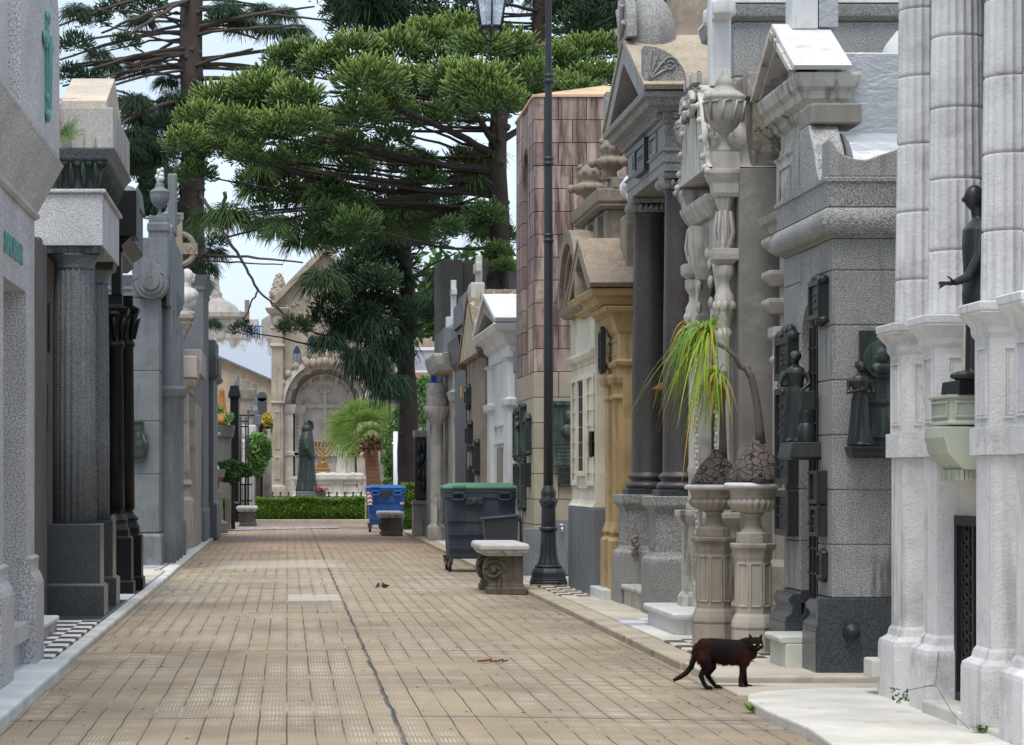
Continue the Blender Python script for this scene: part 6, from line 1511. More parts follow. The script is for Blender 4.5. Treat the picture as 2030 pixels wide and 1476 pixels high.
g = MB(); q=45; g.loft(X(352,q),X(378,q),44.8,45.3,[(Z(672,q),-.12),(Z(668,q),-.1),(Z(650,q),-.02),(Z(640,q),.02),(Z(636,q),.0),(Z(632,q),.05),(Z(624,q),.05),(Z(621,q),-.02)]); g.box(-2.6,X(353,q),44.8,45.3,Z(672,q),Z(640,q)); g.build('bracket', M['limestone_brown'], B, bevel=.008)
T,xf,zt = leftbox('dark_slab_tomb','tall dark grey granite tomb wall rising behind the marble bust',404,49.0,52.0,545,'granite_dark',lambda zt:[(.02,.03),(.6,.03),(.65,0),(zt-.3,0),(zt-.26,.03),(zt-.2,.02),(zt,.10)])
T,xf,zt = leftbox('grey_block_tomb','dark grey tomb with a boxy overhanging top nearest the green sign',425,52.2,55.5,742,'granite_dark',lambda zt:[(.02,.05),(.7,.05),(.75,-.02),(zt-.1,-.02),(zt-.06,.06),(zt,.10)])
g = MB(); q=52.3; g.box(-3.2,X(425,q)+.04,q+.0,q+.5,zt+.0,Z(706,q)); g.box(-3.2,X(432,54)+.05,q+.5,55,zt,Z(706,q)-.02); g.box(-3.2,X(431,54),q+.2,55,Z(706,q),Z(672,q)); g.build('top', M['granite_dark'], T, bevel=.01)
S = thing('marble_figure', 'pale stone figure on a stepped pedestal at the end of the left row', 'statue', (X(421,57), 57, PZ))
g = MB(); q=57; cx=X(422,q); g.loft(cx-.14,cx+.14,q-.14,q+.14,[(PZ-.02,.18),(.25,.18),(.3,.08),(.9,.05),(1.0,.0),(Z(955,q),0),(Z(945,q),.1),(Z(930,q),.12)]); g.build('pedestal', M['limestone_brown'], S, bevel=.01)
g = MB(); figure(g, cx-.05, q, Z(930,q), 1.15, PI/2, .15, arms=([(.13,0,.77),(.16,.1,.62),(.05,.16,.66)],), hair=1); g.organic('figure', M['marble_aged'], S, voxel=.016, smooth=2)
# celtic cross
C_ = thing('celtic_cross', 'tall brown stone Celtic cross with a ring rising behind the bald bust', 'cross', (X(350,47.5), 47.5, 3.6))
q=47.5; k=q/F; cx,cz=X(355,q),Z(493,q)
g = MB()
def bar(x0,x1,z0,z1,d): g.box(x0,x1,q-d,q+d,z0,z1)
bar(cx-7*k,cx+7*k,3.4,Z(430,q),.09); bar(cx-37*k,cx-7.1*k,cz-11*k,cz+11*k,.085); bar(cx+7.1*k,cx+37*k,cz-11*k,cz+11*k,.085); bar(cx-9*k,cx+9*k,Z(436,q),Z(422,q),.11)
for a0,a1 in ((15,78),(102,165),(195,258),(282,345)):
    o_ = arc(cx,cz,36*k,a0,a1,10); i_ = arc(cx,cz,26*k,a1,a0,10); g.prism(o_+i_,'y',q-.06,q+.06)
    for p in arc(cx,cz,31*k,a0,a1,9): g.ell(p[0],q-.06,p[1],.03,.015,.03,7,5)
for j in range(4): g.tube([(cx+(12+6*j)*k,q-.09,cz-6*k*(1 if j%2 else -1)),(cx+(18+6*j)*k,q-.09,cz+6*k*(1 if j%2 else -1))],.012,5)
g.build('cross', M['limestone_brown'], C_, bevel=.008)
# ================================================================ araucaria trees
def twigs(P0, D, B, L, Rr, tip, rings=(0,.3,.62,.88,1.0), rr=(.5,.9,1.0,.9,.45)):
    """many short rope-like branchlets at once; returns vertices, quads, tone"""
    n = len(P0); m = len(rings)
    ref = nr.normal(size=(n,3)); U_ = np.cross(D, ref); U_ /= np.linalg.norm(U_,axis=1,keepdims=True)+1e-9; W_ = np.cross(D, U_)
    V = np.zeros((n,m,3,3)); T_ = np.zeros((n,m,3))
    for i,(t,q) in enumerate(zip(rings, rr)):
        C_ = P0 + D*(L*t)[:,None] + B*(L*t*t)[:,None]
        for k in range(3):
            a = 2*PI*k/3; V[:,i,k] = C_ + (U_*math.cos(a)+W_*math.sin(a))*(Rr*q)[:,None]
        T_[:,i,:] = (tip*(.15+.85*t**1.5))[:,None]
    base = (np.arange(n)*m*3)[:,None]; Q = []
    for i in range(m-1):
        for k in range(3):
            a, b = i*3+k, i*3+(k+1)%3
            Q.append(np.stack([a, b, b+3, a+3])[None,:]+base)
    return V.reshape(-1,3), np.concatenate(Q,0), T_.reshape(-1)
def clump(c, r, n, kind, tone):
    c = np.array(c)
    if kind == 'dome':
        z = nr.uniform(-.6,1,n); a = nr.uniform(0,2*PI,n); s = np.sqrt(np.maximum(0,1-z*z))
        Dn = np.stack([s*np.cos(a), s*np.sin(a), z*.8],1)
        f = (nr.uniform(.12,1,n)**.6)[:,None]*.86
        P0 = c + Dn*f*np.array([r,r*.95,r*.78])
        D = Dn*.75 + np.array([0,0,.12]) + nr.normal(0,.22,(n,3)); D /= np.linalg.norm(D,axis=1,keepdims=True)
        B = np.tile([0,0,.30],(n,1)) + nr.normal(0,.08,(n,3))
        L = nr.uniform(.15,.30,n)*r; R_ = nr.uniform(.023,.033,n)*r
        tip = np.clip(tone*(.25+.85*np.clip(Dn[:,2]*.9+.35,0,1))*nr.uniform(.55,1.2,n), 0, 1)  # upward-facing branchlets get a lighter tone, light from above put into the colour
        k = nr.random(n) < .012; tip[k & (Dn[:,2] > .0)] = 2.4; 
    elif kind == 'droop':
        z = nr.uniform(-.5,1,n); a = nr.uniform(0,2*PI,n); s = np.sqrt(np.maximum(0,1-z*z))
        Dn = np.stack([s*np.cos(a), s*np.sin(a), z*.6],1)
        P0 = c + Dn*nr.uniform(.05,.55,n)[:,None]*r
        D = Dn*.9 + nr.normal(0,.15,(n,3)); D /= np.linalg.norm(D,axis=1,keepdims=True)
        B = np.tile([0,0,-.75],(n,1)) + nr.normal(0,.1,(n,3))
        L = nr.uniform(.32,.68,n)*r; R_ = nr.uniform(.011,.018,n)*r
        tip = np.clip(tone*nr.uniform(.3,1.2,n),0,1)
    else:   # curtain: long hanging tassels
        a = nr.uniform(0,2*PI,n); q = nr.uniform(0,1,n)**.5
        P0 = c + np.stack([np.cos(a)*q*r, np.sin(a)*q*r*.6, nr.uniform(.2,.6,n)*r],1)
        D = np.stack([nr.normal(0,.3,n), nr.normal(0,.3,n), nr.normal(-.4,.3,n)],1); D /= np.linalg.norm(D,axis=1,keepdims=True)
        B = np.tile([0,0,-.7],(n,1))
        L = nr.uniform(.45,.95,n)*r; R_ = nr.uniform(.013,.022,n)*r
        tip = np.clip(tone*nr.uniform(.2,1.0,n),0,1)
    return P0, D, B, L, R_, tip
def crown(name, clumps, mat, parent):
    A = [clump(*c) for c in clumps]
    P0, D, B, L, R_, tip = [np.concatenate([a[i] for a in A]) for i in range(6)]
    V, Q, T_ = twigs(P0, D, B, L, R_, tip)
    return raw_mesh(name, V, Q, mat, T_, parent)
def limb(g, p0, p1, r0, r1, sag=.0, n=9, wob=.025):
    p0, p1 = Vector(p0), Vector(p1); L = (p1-p0).length; pts = []; rr = []
    for i in range(n+1):
        t = i/n; p = p0.lerp(p1, t); p.z += sag*L*4*t*(1-t)*(1-.5*t)
        p += Vector((rnd.gauss(0,wob),rnd.gauss(0,wob),rnd.gauss(0,wob*.6)))*(0 if i in (0,n) else 1)
        pts.append(p); rr.append(r0+(r1-r0)*t**.8)
    g.tube(pts, rr, 6); return pts

def tree(label, name, x, y, zt, r0, r1, specs, bark, leaf, lean=0, limbs=(), extra=None, trunk_n=30, group=None, sagv=-.04, lw=1.0):
    """specs: (u, v, radius_px, depth offset, kind, tone, density)"""
    T = thing(name, label, 'tree', (x, y, 0), group)
    g = MB(); n = 16; pts = []; rr = []
    for i in range(n+1):
        t = i/n; pts.append((x+lean*t+.03*math.sin(i*1.3), y+.03*math.cos(i*1.7), -.1+zt*t)); rr.append((r0+(r1-r0)*t)*(1+.25*max(0,1-t*8)))
    g.tube(pts, rr, 14)
    for k in range(trunk_n):
        i = rnd.randint(5,n-1); a = rnd.uniform(0,2*PI); p = pts[i]; g.ell(p[0]+rr[i]*math.cos(a)*.9, p[1]+rr[i]*math.sin(a)*.9, p[2]+rnd.uniform(-.3,.3), .07,.07,.06, 7, 5)
    g.build('trunk', M[bark], T)
    g = MB(); cl = []
    for (u,v,rp,dy,kind,tone,den) in specs:
        Y = y+dy; c = Vector((X(u,Y), Y, Z(v,Y))); r = rp*Y/F
        cl.append((tuple(c), r, int(den*(330 if kind=='dome' else 430 if kind=='droop' else 300)), kind, tone))
        za = c.z + rnd.uniform(-.2,.6)*(-1 if kind=='dome' else 1)*r
        za = min(max(za, 1.5), zt-.2); t = za/zt
        p0 = (x+lean*t, y, za-.3 if kind=='dome' else za)
        if den != 1.0: limb(g, p0, c, .032+.010*r, .014, sagv if kind=='dome' else .05)
    for (u0,v0,d0,u1,v1,d1,ra,rb,sg) in limbs:
        limb(g, (X(u0,y+d0),y+d0,Z(v0,y+d0)), (X(u1,y+d1),y+d1,Z(v1,y+d1)), ra*lw, rb*lw, sg, 10, .014)
    g.build('limbs', M[bark], T)
    crown('crown', cl, M[leaf], T)
    return T
R_ = lambda a, b: rnd.uniform(a, b)
# --- A: big bright tree, trunk beside the pink tower
A = []  # upper clumps painted as lit, lower ones as shaded, through their tone
for (u,v,r,dy,t_) in ((372,285,62,-1.5,1),(400,240,66,-.5,1),(440,205,78,.5,1),(470,250,70,-2,1),(520,185,80,0,1),(555,255,74,-2.2,1),(590,200,72,-1,1),(610,245,60,-2.4,.9),(560,115,50,2,.9),(600,105,55,2,.8),
    (645,130,70,1,1),(700,105,74,1,1),(735,165,92,-2.4,1.05),(715,225,70,-2.2,.9),(770,215,66,-1.5,.9),(790,105,80,1.5,1),(850,75,70,2,1),(905,60,62,2.5,1),(955,100,74,0,1),(1010,95,70,1.5,1),(900,165,78,-1,.9),(950,175,92,-3,1.05),(985,205,76,-3.2,1),
    (860,235,60,-1,.7),(820,170,70,0,.9),(1050,150,60,0,.9),(1100,120,60,3.5,.95),(1150,105,66,4,1),(1195,100,60,4,1),(1120,180,64,2.5,1),(1170,160,62,3,1),(1200,150,50,3,.9),(430,300,62,-1,.8),(490,310,52,-2,.7),(640,290,52,-1,.5),(690,285,50,-1.5,.5),(780,275,50,-1,.5),
    (550,320,44,-1.5,.6),(590,300,46,0,.5),(390,345,50,-1,.6),(1000,470,40,.2,.8),(985,500,40,-.3,.8),(1000,530,36,-.5,.7),(840,320,40,-.5,.4),(700,330,44,-1,.4)):
    A.append((u,v,r*.92,dy,'dome',t_,1.55))
A += [(455,425,62,-1.5,'droop',.35,1.3),(415,430,52,-.5,'droop',.3,1.2),(548,455,42,-2,'droop',.4,1),(700,405,56,-1,'droop',.35,1.3),(745,440,56,0,'droop',.3,1.3),(640,470,46,-.5,'droop',.25,1),(705,450,60,-2,'dome',.45,1.2),(800,430,58,.5,'droop',.3,1.3),(900,420,50,.4,'droop',.3,1.2),(930,440,40,0,'droop',.3,1)]
for k_ in range(46):  # filler clumps behind, inner shade of the crown painted by a lower tone
    u = R_(390,1180); vt_ = np.interp(u,[340,450,550,700,900,1000,1200],[265,185,125,95,60,85,110]); vb_ = np.interp(u,[340,500,700,900,1000,1200],[330,305,290,265,240,190])
    A.append((u,R_(vt_+10,vb_),R_(50,66),R_(.8,3.8),'dome',R_(.3,.7),1.0))
for k_ in range(62): A.append((R_(500,970),R_(290,480),R_(40,58),R_(-1,4),'dome' if rnd.random()<.6 else 'droop',R_(.2,.5),1.0))  # darker clumps below the lit band, shade put into the tone
tree('broad araucaria with bright green cushion-like foliage spreading over the street', 'araucaria_tree', X(990,50), 50, 8.6, .27, .16, A, 'bark_dark', 'araucaria_bright', lean=-.02, lw=.68,  # dark bark carries the shade on the limbs in its colour
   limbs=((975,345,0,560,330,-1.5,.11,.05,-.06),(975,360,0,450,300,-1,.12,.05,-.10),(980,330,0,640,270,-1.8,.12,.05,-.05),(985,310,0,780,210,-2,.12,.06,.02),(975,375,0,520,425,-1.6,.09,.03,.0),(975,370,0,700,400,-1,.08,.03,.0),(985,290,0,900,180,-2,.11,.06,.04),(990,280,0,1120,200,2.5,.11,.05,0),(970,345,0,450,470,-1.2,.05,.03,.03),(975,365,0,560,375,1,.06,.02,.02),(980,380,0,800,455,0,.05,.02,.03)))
# --- B: darker tree in front of the chapel
Bs = []
for (u,v,r,dy,k_,t_,d_) in ((800,470,58,.3,'dome',.35,1.4),(760,500,56,-.4,'dome',.35,1.4),(720,520,56,-.8,'dome',.35,1.3),(690,545,50,-1,'dome',.35,1.3),(640,552,58,-1.5,'droop',.75,1.5),(745,560,58,-1.2,'dome',.5,1.5),(790,545,50,0,'droop',.25,1.3),(700,590,46,-.6,'dome',.35,1.3),(655,605,44,-1.2,'dome',.4,1.2),(720,625,46,-.9,'dome',.3,1.2),(640,635,40,-1,'dome',.35,1.1),
    (690,650,46,-.8,'dome',.3,1.3),(585,650,40,-1.5,'dome',.45,1.3),(652,675,50,-1.3,'droop',.25,1.5),(735,650,46,-1,'curtain',.15,1.3),(700,640,40,-.8,'curtain',.1,1),(780,690,40,-.6,'curtain',.12,1.2),(725,715,46,-1.2,'curtain',.12,1.5),(770,765,40,-1.2,'curtain',.12,1.5),(745,740,34,-1,'curtain',.12,1),(480,655,32,-2,'dome',.2,.8),(850,480,46,.5,'dome',.3,1.2),(868,545,34,-.4,'droop',.3,.9),(862,625,34,-.6,'dome',.35,.9),(800,615,30,-.5,'curtain',.2,.8),(812,655,30,-.4,'droop',.2,.8),(830,420,54,.5,'dome',.4,1.2),(880,400,50,1,'dome',.35,1.2),(780,420,50,.5,'dome',.35,1.2),(870,460,44,1,'dome',.3,1.1),(770,600,36,-.4,'dome',.3,1)):
    Bs.append((u,v,r,dy,k_,t_,d_))
for k_ in range(14): Bs.append((R_(660,860),R_(430,620),R_(36,52),R_(-1.2,1.5),'dome' if rnd.random()<.6 else 'droop',R_(.2,.45),1.0))
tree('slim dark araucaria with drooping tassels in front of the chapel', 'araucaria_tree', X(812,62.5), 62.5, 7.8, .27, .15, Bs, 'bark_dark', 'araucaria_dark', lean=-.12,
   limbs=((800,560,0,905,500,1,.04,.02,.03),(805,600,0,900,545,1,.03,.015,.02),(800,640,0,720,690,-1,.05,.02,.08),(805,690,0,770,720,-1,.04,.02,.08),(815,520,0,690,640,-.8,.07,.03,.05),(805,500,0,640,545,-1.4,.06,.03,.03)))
# --- C: tall tree on the left with bare whorled limbs
Cs = []
lm = []
for k in range(44):
    v0 = R_(-30,300); side = -1 if rnd.random() < .6 else 1
    u1 = 380+side*R_(110,300); v1 = v0 + R_(-10,80) + abs(u1-380)*R_(-.05,.3)
    if side > 0: u1 = min(u1, 690); v1 = v0+R_(-60,30)
    dy = R_(-3.5,3.5); lm.append((380,v0,0,u1,v1,dy,R_(.04,.075),R_(.02,.03),R_(.0,.06)))
for k_ in range(26): Cs.append((R_(235,350),R_(190,430),R_(36,52),R_(-2.5,2.5),'droop' if rnd.random()<.5 else 'dome',R_(.15,.35),1.0))
for (u,v,r,t_) in ((150,90,44,.25),(185,40,40,.3),(140,150,40,.25),(175,160,40,.25),(215,130,40,.25),(230,20,44,.3),(280,40,40,.25),(250,85,36,.25),(150,20,40,.3),(300,15,40,.3),(195,105,34,.25),(270,200,40,.25),(300,240,46,.25),(265,270,50,.2),(310,300,50,.2),(255,330,44,.2),(330,340,46,.2),(285,310,50,.2),(345,195,46,.4),(360,240,46,.3),(300,370,40,.2),
    (480,45,46,.3),(540,55,42,.3),(450,15,46,.35),(520,20,40,.3),(560,25,40,.3),(440,40,40,.3),(590,60,36,.3),(340,430,44,.25),(370,465,40,.25),(425,500,36,.25),(400,560,32,.2),(430,480,30,.25),(420,640,26,.2),(310,400,40,.2),(405,530,40,.2),(270,130,34,.25),(330,160,34,.25),(300,120,30,.25)):
    Cs.append((u,v,r,R_(-1.8,1.8),'droop' if rnd.random()<.7 else 'dome',t_,1.15))
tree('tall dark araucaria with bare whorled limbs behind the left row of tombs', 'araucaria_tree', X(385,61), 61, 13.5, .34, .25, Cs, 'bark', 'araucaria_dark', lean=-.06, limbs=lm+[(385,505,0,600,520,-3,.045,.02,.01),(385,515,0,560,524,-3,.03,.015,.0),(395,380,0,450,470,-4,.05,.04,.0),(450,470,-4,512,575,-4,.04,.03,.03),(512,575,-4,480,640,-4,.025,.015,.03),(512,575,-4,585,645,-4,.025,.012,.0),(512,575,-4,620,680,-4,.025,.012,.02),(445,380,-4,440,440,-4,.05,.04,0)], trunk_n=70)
# --- D: dark trees along the top behind
Ds = [(R_(700,1330),R_(-120,70),R_(50,75),R_(-2.5,2.5),'dome' if rnd.random()<.6 else 'droop',R_(.25,.5),1.0) for k in range(36)] + [(u,v,60,0,'dome',.4,1.1) for u,v in ((700,50),(720,20),(690,10),(1120,20),(1200,20),(1270,40),(1180,60),(830,15),(640,-20),(780,0),(1310,60),(1240,60))]
tree('dark tall araucaria rising behind the bright one, at the top edge', 'araucaria_tree', X(1075,72), 72, 15.5, .38, .25, Ds, 'bark_dark', 'araucaria_dark', limbs=[(1075,R_(-80,90),0,1075+s_*R_(120,300),R_(-60,110),R_(-3,3),.06,.02,.03) for s_ in (-1,1,-1,1,-1,1,-1,1,-1,1,-1,1)])
# ================================================================ square: hedge, monk, palm, shrubs
def leafball(V, Q, TN, c, rx, ry, rz, n, size, tone=(0,1), shell=.55):
    for i in range(n):
        z = rnd.uniform(-1,1); a = rnd.uniform(0,2*PI); s = math.sqrt(1-z*z); f = rnd.uniform(shell,1.0)
        p = Vector((c[0]+rx*s*math.cos(a)*f, c[1]+ry*s*math.sin(a)*f, c[2]+rz*z*f))
        leaf(V, Q, TN, p, size*rnd.uniform(.6,1.3), rnd.uniform(*tone))
def leaf(V, Q, TN, p, s_, t_):
    d = Vector((rnd.gauss(0,1),rnd.gauss(0,1),rnd.gauss(0,1)+.3)).normalized(); u = d.cross(Vector((rnd.gauss(0,1),rnd.gauss(0,1),rnd.gauss(0,1)))).normalized(); w = d.cross(u)
    b = len(V); V += [p-d*s_, p+u*s_*.5, p+d*s_, p-u*s_*.5]; Q.append((b,b+1,b+2,b+3)); TN += [t_]*4
def leaves(name, mat, parent, V, Q, TN): return raw_mesh(name, np.array([tuple(v) for v in V]), np.array(Q), M[mat], np.array(TN), parent, smooth=False)
def hedge(label, x0, x1, y0, y1, z0, z1, n, size=.035):
    Hh = thing('clipped_hedge', label, 'hedge', ((x0+x1)/2,(y0+y1)/2,0))
    g = MB(); g.box(x0+.08,x1-.08,y0+.08,y1-.08,z0,z1-.07); g.build('branches', M['bark_dark'], Hh)  # solid dark core box standing in for the shaded hedge interior
    V=[];Q=[];TN=[]
    for i in range(n):
        f = rnd.random(); x,y,z = R_(x0,x1),R_(y0,y1),R_(z0,z1)
        if f < .45: y = y0+abs(rnd.gauss(0,.05))
        elif f < .75: z = z1-abs(rnd.gauss(0,.045))
        elif f < .85: x = x0+abs(rnd.gauss(0,.05))
        elif f < .95: x = x1-abs(rnd.gauss(0,.05))
        else: y = y1-abs(rnd.gauss(0,.05))
        x += rnd.gauss(0,.02); z += rnd.gauss(0,.02)
        leaf(V,Q,TN,Vector((x,y+.04*math.sin(x*5)+.03*math.sin(z*14),z+.03*math.sin(x*4))),size*R_(.6,1.3), min(1,max(0,rnd.gauss(.45,.25)+(.25 if z>z1-.08 else 0))))  # leaves near the hedge top get a paler tone
    leaves('leaves','hedge_leaf',Hh,V,Q,TN)
q = 69
hedge('long low clipped green hedge across the end of the street', X(508,q), X(722,q), q, q+1.4, .1, Z(988,q), 26000)
hedge('small clipped hedge block beside the relief memorial on the right', X(800,60.5), X(832,60.5), 60.3, 61.6, .05, Z(958,60.5), 7000)
hedge('small clipped hedge behind the stone bollard on the left', X(422,63), X(452,63), 63, 64, .05, Z(990,63), 5000)
g = MB(); g.box(X(490,q-.3),X(738,q-.3),q-.35,q-.06,-.03,.13); o = g.build('kerb', M['kerb'], loc=(0,q,0), bevel=.015); o['kind'] = 'structure'
# monk
S = thing('monk_statue', 'dark green bronze hooded monk seen from the side, standing on a granite block above the hedge', 'statue', (X(610,74), 74, 0)); S['label'] = 'dark green bronze hooded monk in profile on a block behind the hedge'
q = 74; k = q/F
g = MB(); g.box(X(588,q),X(626,q),q-.35,q+.35,0,Z(973,q)); g.box(X(626,q)+.01,X(646,q),q-.3,q+.2,0,Z(977,q)); g.build('plinth', M['granite_blue'], S, bevel=.01)
g = MB(); zb, h_ = Z(974,q), 142*k; cx = X(608,q)
n=36; vs=[];fs=[]
prof = [(.15,.16,0,.0),(.155,.17,.02,.0),(.135,.15,.12,.0),(.118,.13,.3,.0),(.108,.125,.45,.0),(.105,.125,.5,-.002),(.115,.14,.505,-.004),(.112,.14,.6,-.004),(.105,.135,.7,-.005),(.095,.12,.76,-.004),(.085,.1,.8,.0),(.075,.085,.83,.006)]
for a_,b_,z_,o_ in prof:
    for i in range(n):
        a=2*PI*i/n; f=1+.06*max(0,1-z_/.7)*math.sin(8*a+z_*4)
        vs.append((cx+(o_+a_*f*math.cos(a))*h_, q+b_*f*math.sin(a)*h_, zb+z_*h_))
for i in range(len(prof)-1):
    for j in range(n): a=i*n+j; b=i*n+(j+1)%n; fs.append((a,b,b+n,a+n))
fs.append(tuple(range(n-1,-1,-1))); fs.append(tuple(range((len(prof)-1)*n,len(prof)*n))); g.add(vs,fs,True)
g.ell(cx+.004*h_,q,zb+.87*h_,.082*h_,.085*h_,.075*h_); g.ell(cx+.018*h_,q,zb+.935*h_,.062*h_,.06*h_,.064*h_); g.ell(cx+.045*h_,q,zb+.925*h_,.042*h_,.05*h_,.06*h_)
g.ell(cx+.088*h_,q,zb+.92*h_,.014*h_,.012*h_,.016*h_,8,5); g.ell(cx+.07*h_,q,zb+.885*h_,.022*h_,.025*h_,.025*h_,8,5); g.tube([(cx+.02*h_,q-.06*h_,zb+.995*h_),(cx+.08*h_,q-.05*h_,zb+.965*h_),(cx+.083*h_,q-.03*h_,zb+.87*h_)],.018*h_,7)
g.tube([(cx-.02*h_,q-.12*h_,zb+.74*h_),(cx+.0*h_,q-.16*h_,zb+.6*h_),(cx+.06*h_,q-.13*h_,zb+.5*h_),(cx+.1*h_,q-.02*h_,zb+.48*h_)],[.05*h_,.05*h_,.045*h_,.03*h_],9)
g.tube([(cx+.1*h_,q-.1*h_,zb+.02*h_),(cx+.16*h_,q-.1*h_,zb+.012*h_)],[.05*h_,.03*h_],8)
g.organic('figure', M['monk_bronze'], S, voxel=.017, smooth=2)
S = thing('red_flowers', 'bunch of red flowers lying on the block at the feet of the bronze monk', 'flowers', (X(636,73.6),73.6,Z(976,73.6)))
V=[];Q=[];TN=[]
for i in range(260): leaf(V,Q,TN,Vector((X(636,73.6)+rnd.gauss(0,.09),73.6+rnd.gauss(0,.05),Z(972,73.6)+rnd.gauss(0,.03)+(.03 if i%2 else -.03))),.03,1.0 if i%2 else 0.0)
leaves('blooms','red_flower',S,V,Q,TN)

# ================================================================ chapel with the arched niche
T = thing('arched_chapel', 'tan stone chapel with a deep round-arched niche, small lancet windows and a gable', 'chapel', (X(645,95), 96, 0))
q = 95.0; k = q/F; cu = 645
XX = lambda u: X(u,q); ZZ = lambda v: Z(v,q); cx = XX(cu)
hw = 80*k; zs_ = ZZ(801); ra = 83*k; zt = ZZ(600)
g = MB()
xl, xr = XX(538), XX(752)
g.box(xl, cx-hw-.001, q, q+3, 0, zs_); g.box(cx+hw+.001, xr, q, q+3, 0, zs_)
A = arc(cx, zs_, hw, 0, 180, 24, ra)
g.prism([(xl,zs_+.001),(xl,zt)]+[(XX(545),ZZ(596)),(cx,ZZ(500)),(XX(745),ZZ(596))]+[(xr,zt),(xr,zs_+.001)]+A, 'y', q, q+3)
g.build('wall', M['chapel'], T, bevel=.01)
g = MB()                                                                     # niche lining
g.box(cx-hw,cx+hw,q+1.3,q+1.4,0,ZZ(700))
g.build('niche_wall', M['chapel_inner'], T)
g = MB()
for r_,w_,y0,y1 in ((hw+10*k,10*k,q-.12,q+.1),(hw-.02,9*k,q+.55,q+.7),(hw-20*k,13*k,q+1.12,q+1.298)):
    o_ = arc(cx,zs_,r_,0,180,28,r_*ra/hw); i_ = arc(cx,zs_,r_-w_,180,0,28,(r_-w_)*ra/hw); g.prism(o_+i_,'y',y0,y1)
for s_ in (-1,1):                                                            # inner pilasters and cornices
    for a,b,d in ((hw,hw-16*k,1.0),(hw-20*k,hw-36*k,.25)):
        x0,x1 = sorted((cx+s_*a,cx+s_*b)); g.loft(x0,x1,q+1.3-d,q+1.3,[(0,.04),(ZZ(950),.04),(ZZ(945),0),(ZZ(905),0),(ZZ(902),.05),(ZZ(896),.05),(ZZ(894),0),(zs_-.35,0),(zs_-.3,.05),(zs_-.05,.1),(zs_,.1)],sides=(1,1,1,0))
    x0,x1 = sorted((cx+s_*hw,cx+s_*(hw-40*k))); g.box(x0,x1,q+1.0,q+1.3,ZZ(903),ZZ(893))
    for j in range(9): g.ell(cx+s_*(hw-28*k),q+1.04,ZZ(885-8*j),.09,.04,.09,8,6)
g.box(cx-hw+40*k,cx+hw-40*k,q+1.15,q+1.3,ZZ(903),ZZ(893))
for s_ in (-1,1):
    for j in range(2): panel(g,'y',q+1.299,cx+s_*(hw-(46+24*j)*k)-9*k,cx+s_*(hw-(46+24*j)*k)+9*k,ZZ(942),ZZ(910),.05,-.05)
for a in (30,62,90,118,150):
    aa = math.radians(a); g.lathe(0,0,[(0,0),(.01,.01)],4) if False else g.tube([(cx+(hw-5*k)*math.cos(aa),q+.5,zs_+(ra-5*k)*math.sin(aa)),(cx+(hw-5*k)*math.cos(aa),q+.56,zs_+(ra-5*k)*math.sin(aa))],.16,14)
g.build('niche_mouldings', M['chapel_inner'], T, bevel=.008)
g = MB(); zc = ZZ(803)                                                        # relief cross
g.box(cx-4*k,cx+4*k,q+1.2,q+1.299,ZZ(872),ZZ(772)); g.box(cx-34*k,cx-4.01*k,q+1.2,q+1.299,zc-4*k,zc+4*k); g.box(cx+4.01*k,cx+34*k,q+1.2,q+1.299,zc-4*k,zc+4*k)
for a,b in ((-34,0),(34,0),(0,31)):
    for m_,(da,db) in enumerate(((0,0),(6,0),(-6,0),(0,6))): g.tube([(cx+(a+da)*k,q+1.175+.006*m_,zc+(b+db)*k),(cx+(a+da)*k,q+1.29,zc+(b+db)*k)],5.2*k,10)
g.build('relief_cross', M['chapel_inner'], T, bevel=.006)
# carved inscription round the inner arch
txt = 'CRUX AVE SPES UNICA'; g = MB(); rl = hw-27*k
for i,ch in enumerate(txt):
    if ch == ' ': continue
    cu_ = bpy.data.curves.new('t','FONT'); cu_.body = ch; cu_.size = .2; cu_.extrude = .012; cu_.align_x = 'CENTER'
    to = bpy.data.objects.new('t', cu_); col.objects.link(to); bpy.context.view_layer.update()
    me = bpy.data.meshes.new_from_object(to.evaluated_get(bpy.context.evaluated_depsgraph_get()))
    a = math.radians(150-120*i/(len(txt)-1)); th = a-PI/2
    vs = [(cx+rl*math.cos(a)+(v.co.x*math.cos(th)-(v.co.y-.07)*math.sin(th)), q+1.108-v.co.z, zs_+rl*ra/hw*math.sin(a)+(v.co.x*math.sin(th)+(v.co.y-.07)*math.cos(th))) for v in me.vertices]
    g.add(vs, [tuple(p.vertices) for p in me.polygons]); bpy.data.objects.remove(to); bpy.data.curves.remove(cu_); bpy.data.meshes.remove(me)
g.build('inscription', M['limestone_brown'], T)
for (u0,u1,v0,v1) in ((580,597,690,726),(609,626,668,704),(664,681,668,704),(694,711,690,726)):
    g = MB(); a,b,c,d = XX(u0),XX(u1),ZZ(v1),ZZ(v0); m_ = (a+b)/2
    def lanc(e): return [(a-e,c-e),(b+e,c-e),(b+e,d-.22),(b-.03+e*.7,d-.08),(m_+.06,d+.04+e*.6),(m_,d+.1+e),(m_-.06,d+.04+e*.6),(a+.03-e*.7,d-.08),(a-e,d-.22)]
    g.prism(lanc(.06),'y',q-.05,q-.004); W_ = g.build('window', M['chapel'], T, bevel=.008)
    g = MB(); g.prism(lanc(-.0),'y',q-.056,q-.051); g.build('pane', M['window_dark'], W_)
    g = MB()
    for j in range(6):
        e0,e1 = c+(d-.2-c)*j/6, c+(d-.2-c)*(j+1)/6; g.tube([(a,q-.06,e0),(b,q-.06,e1)],.008,4); g.tube([(b,q-.06,e0),(a,q-.06,e1)],.008,4)
    g.build('lattice', M['granite_light'], W_)
g = MB()                                                                     # pilasters, gable cornice, ornament
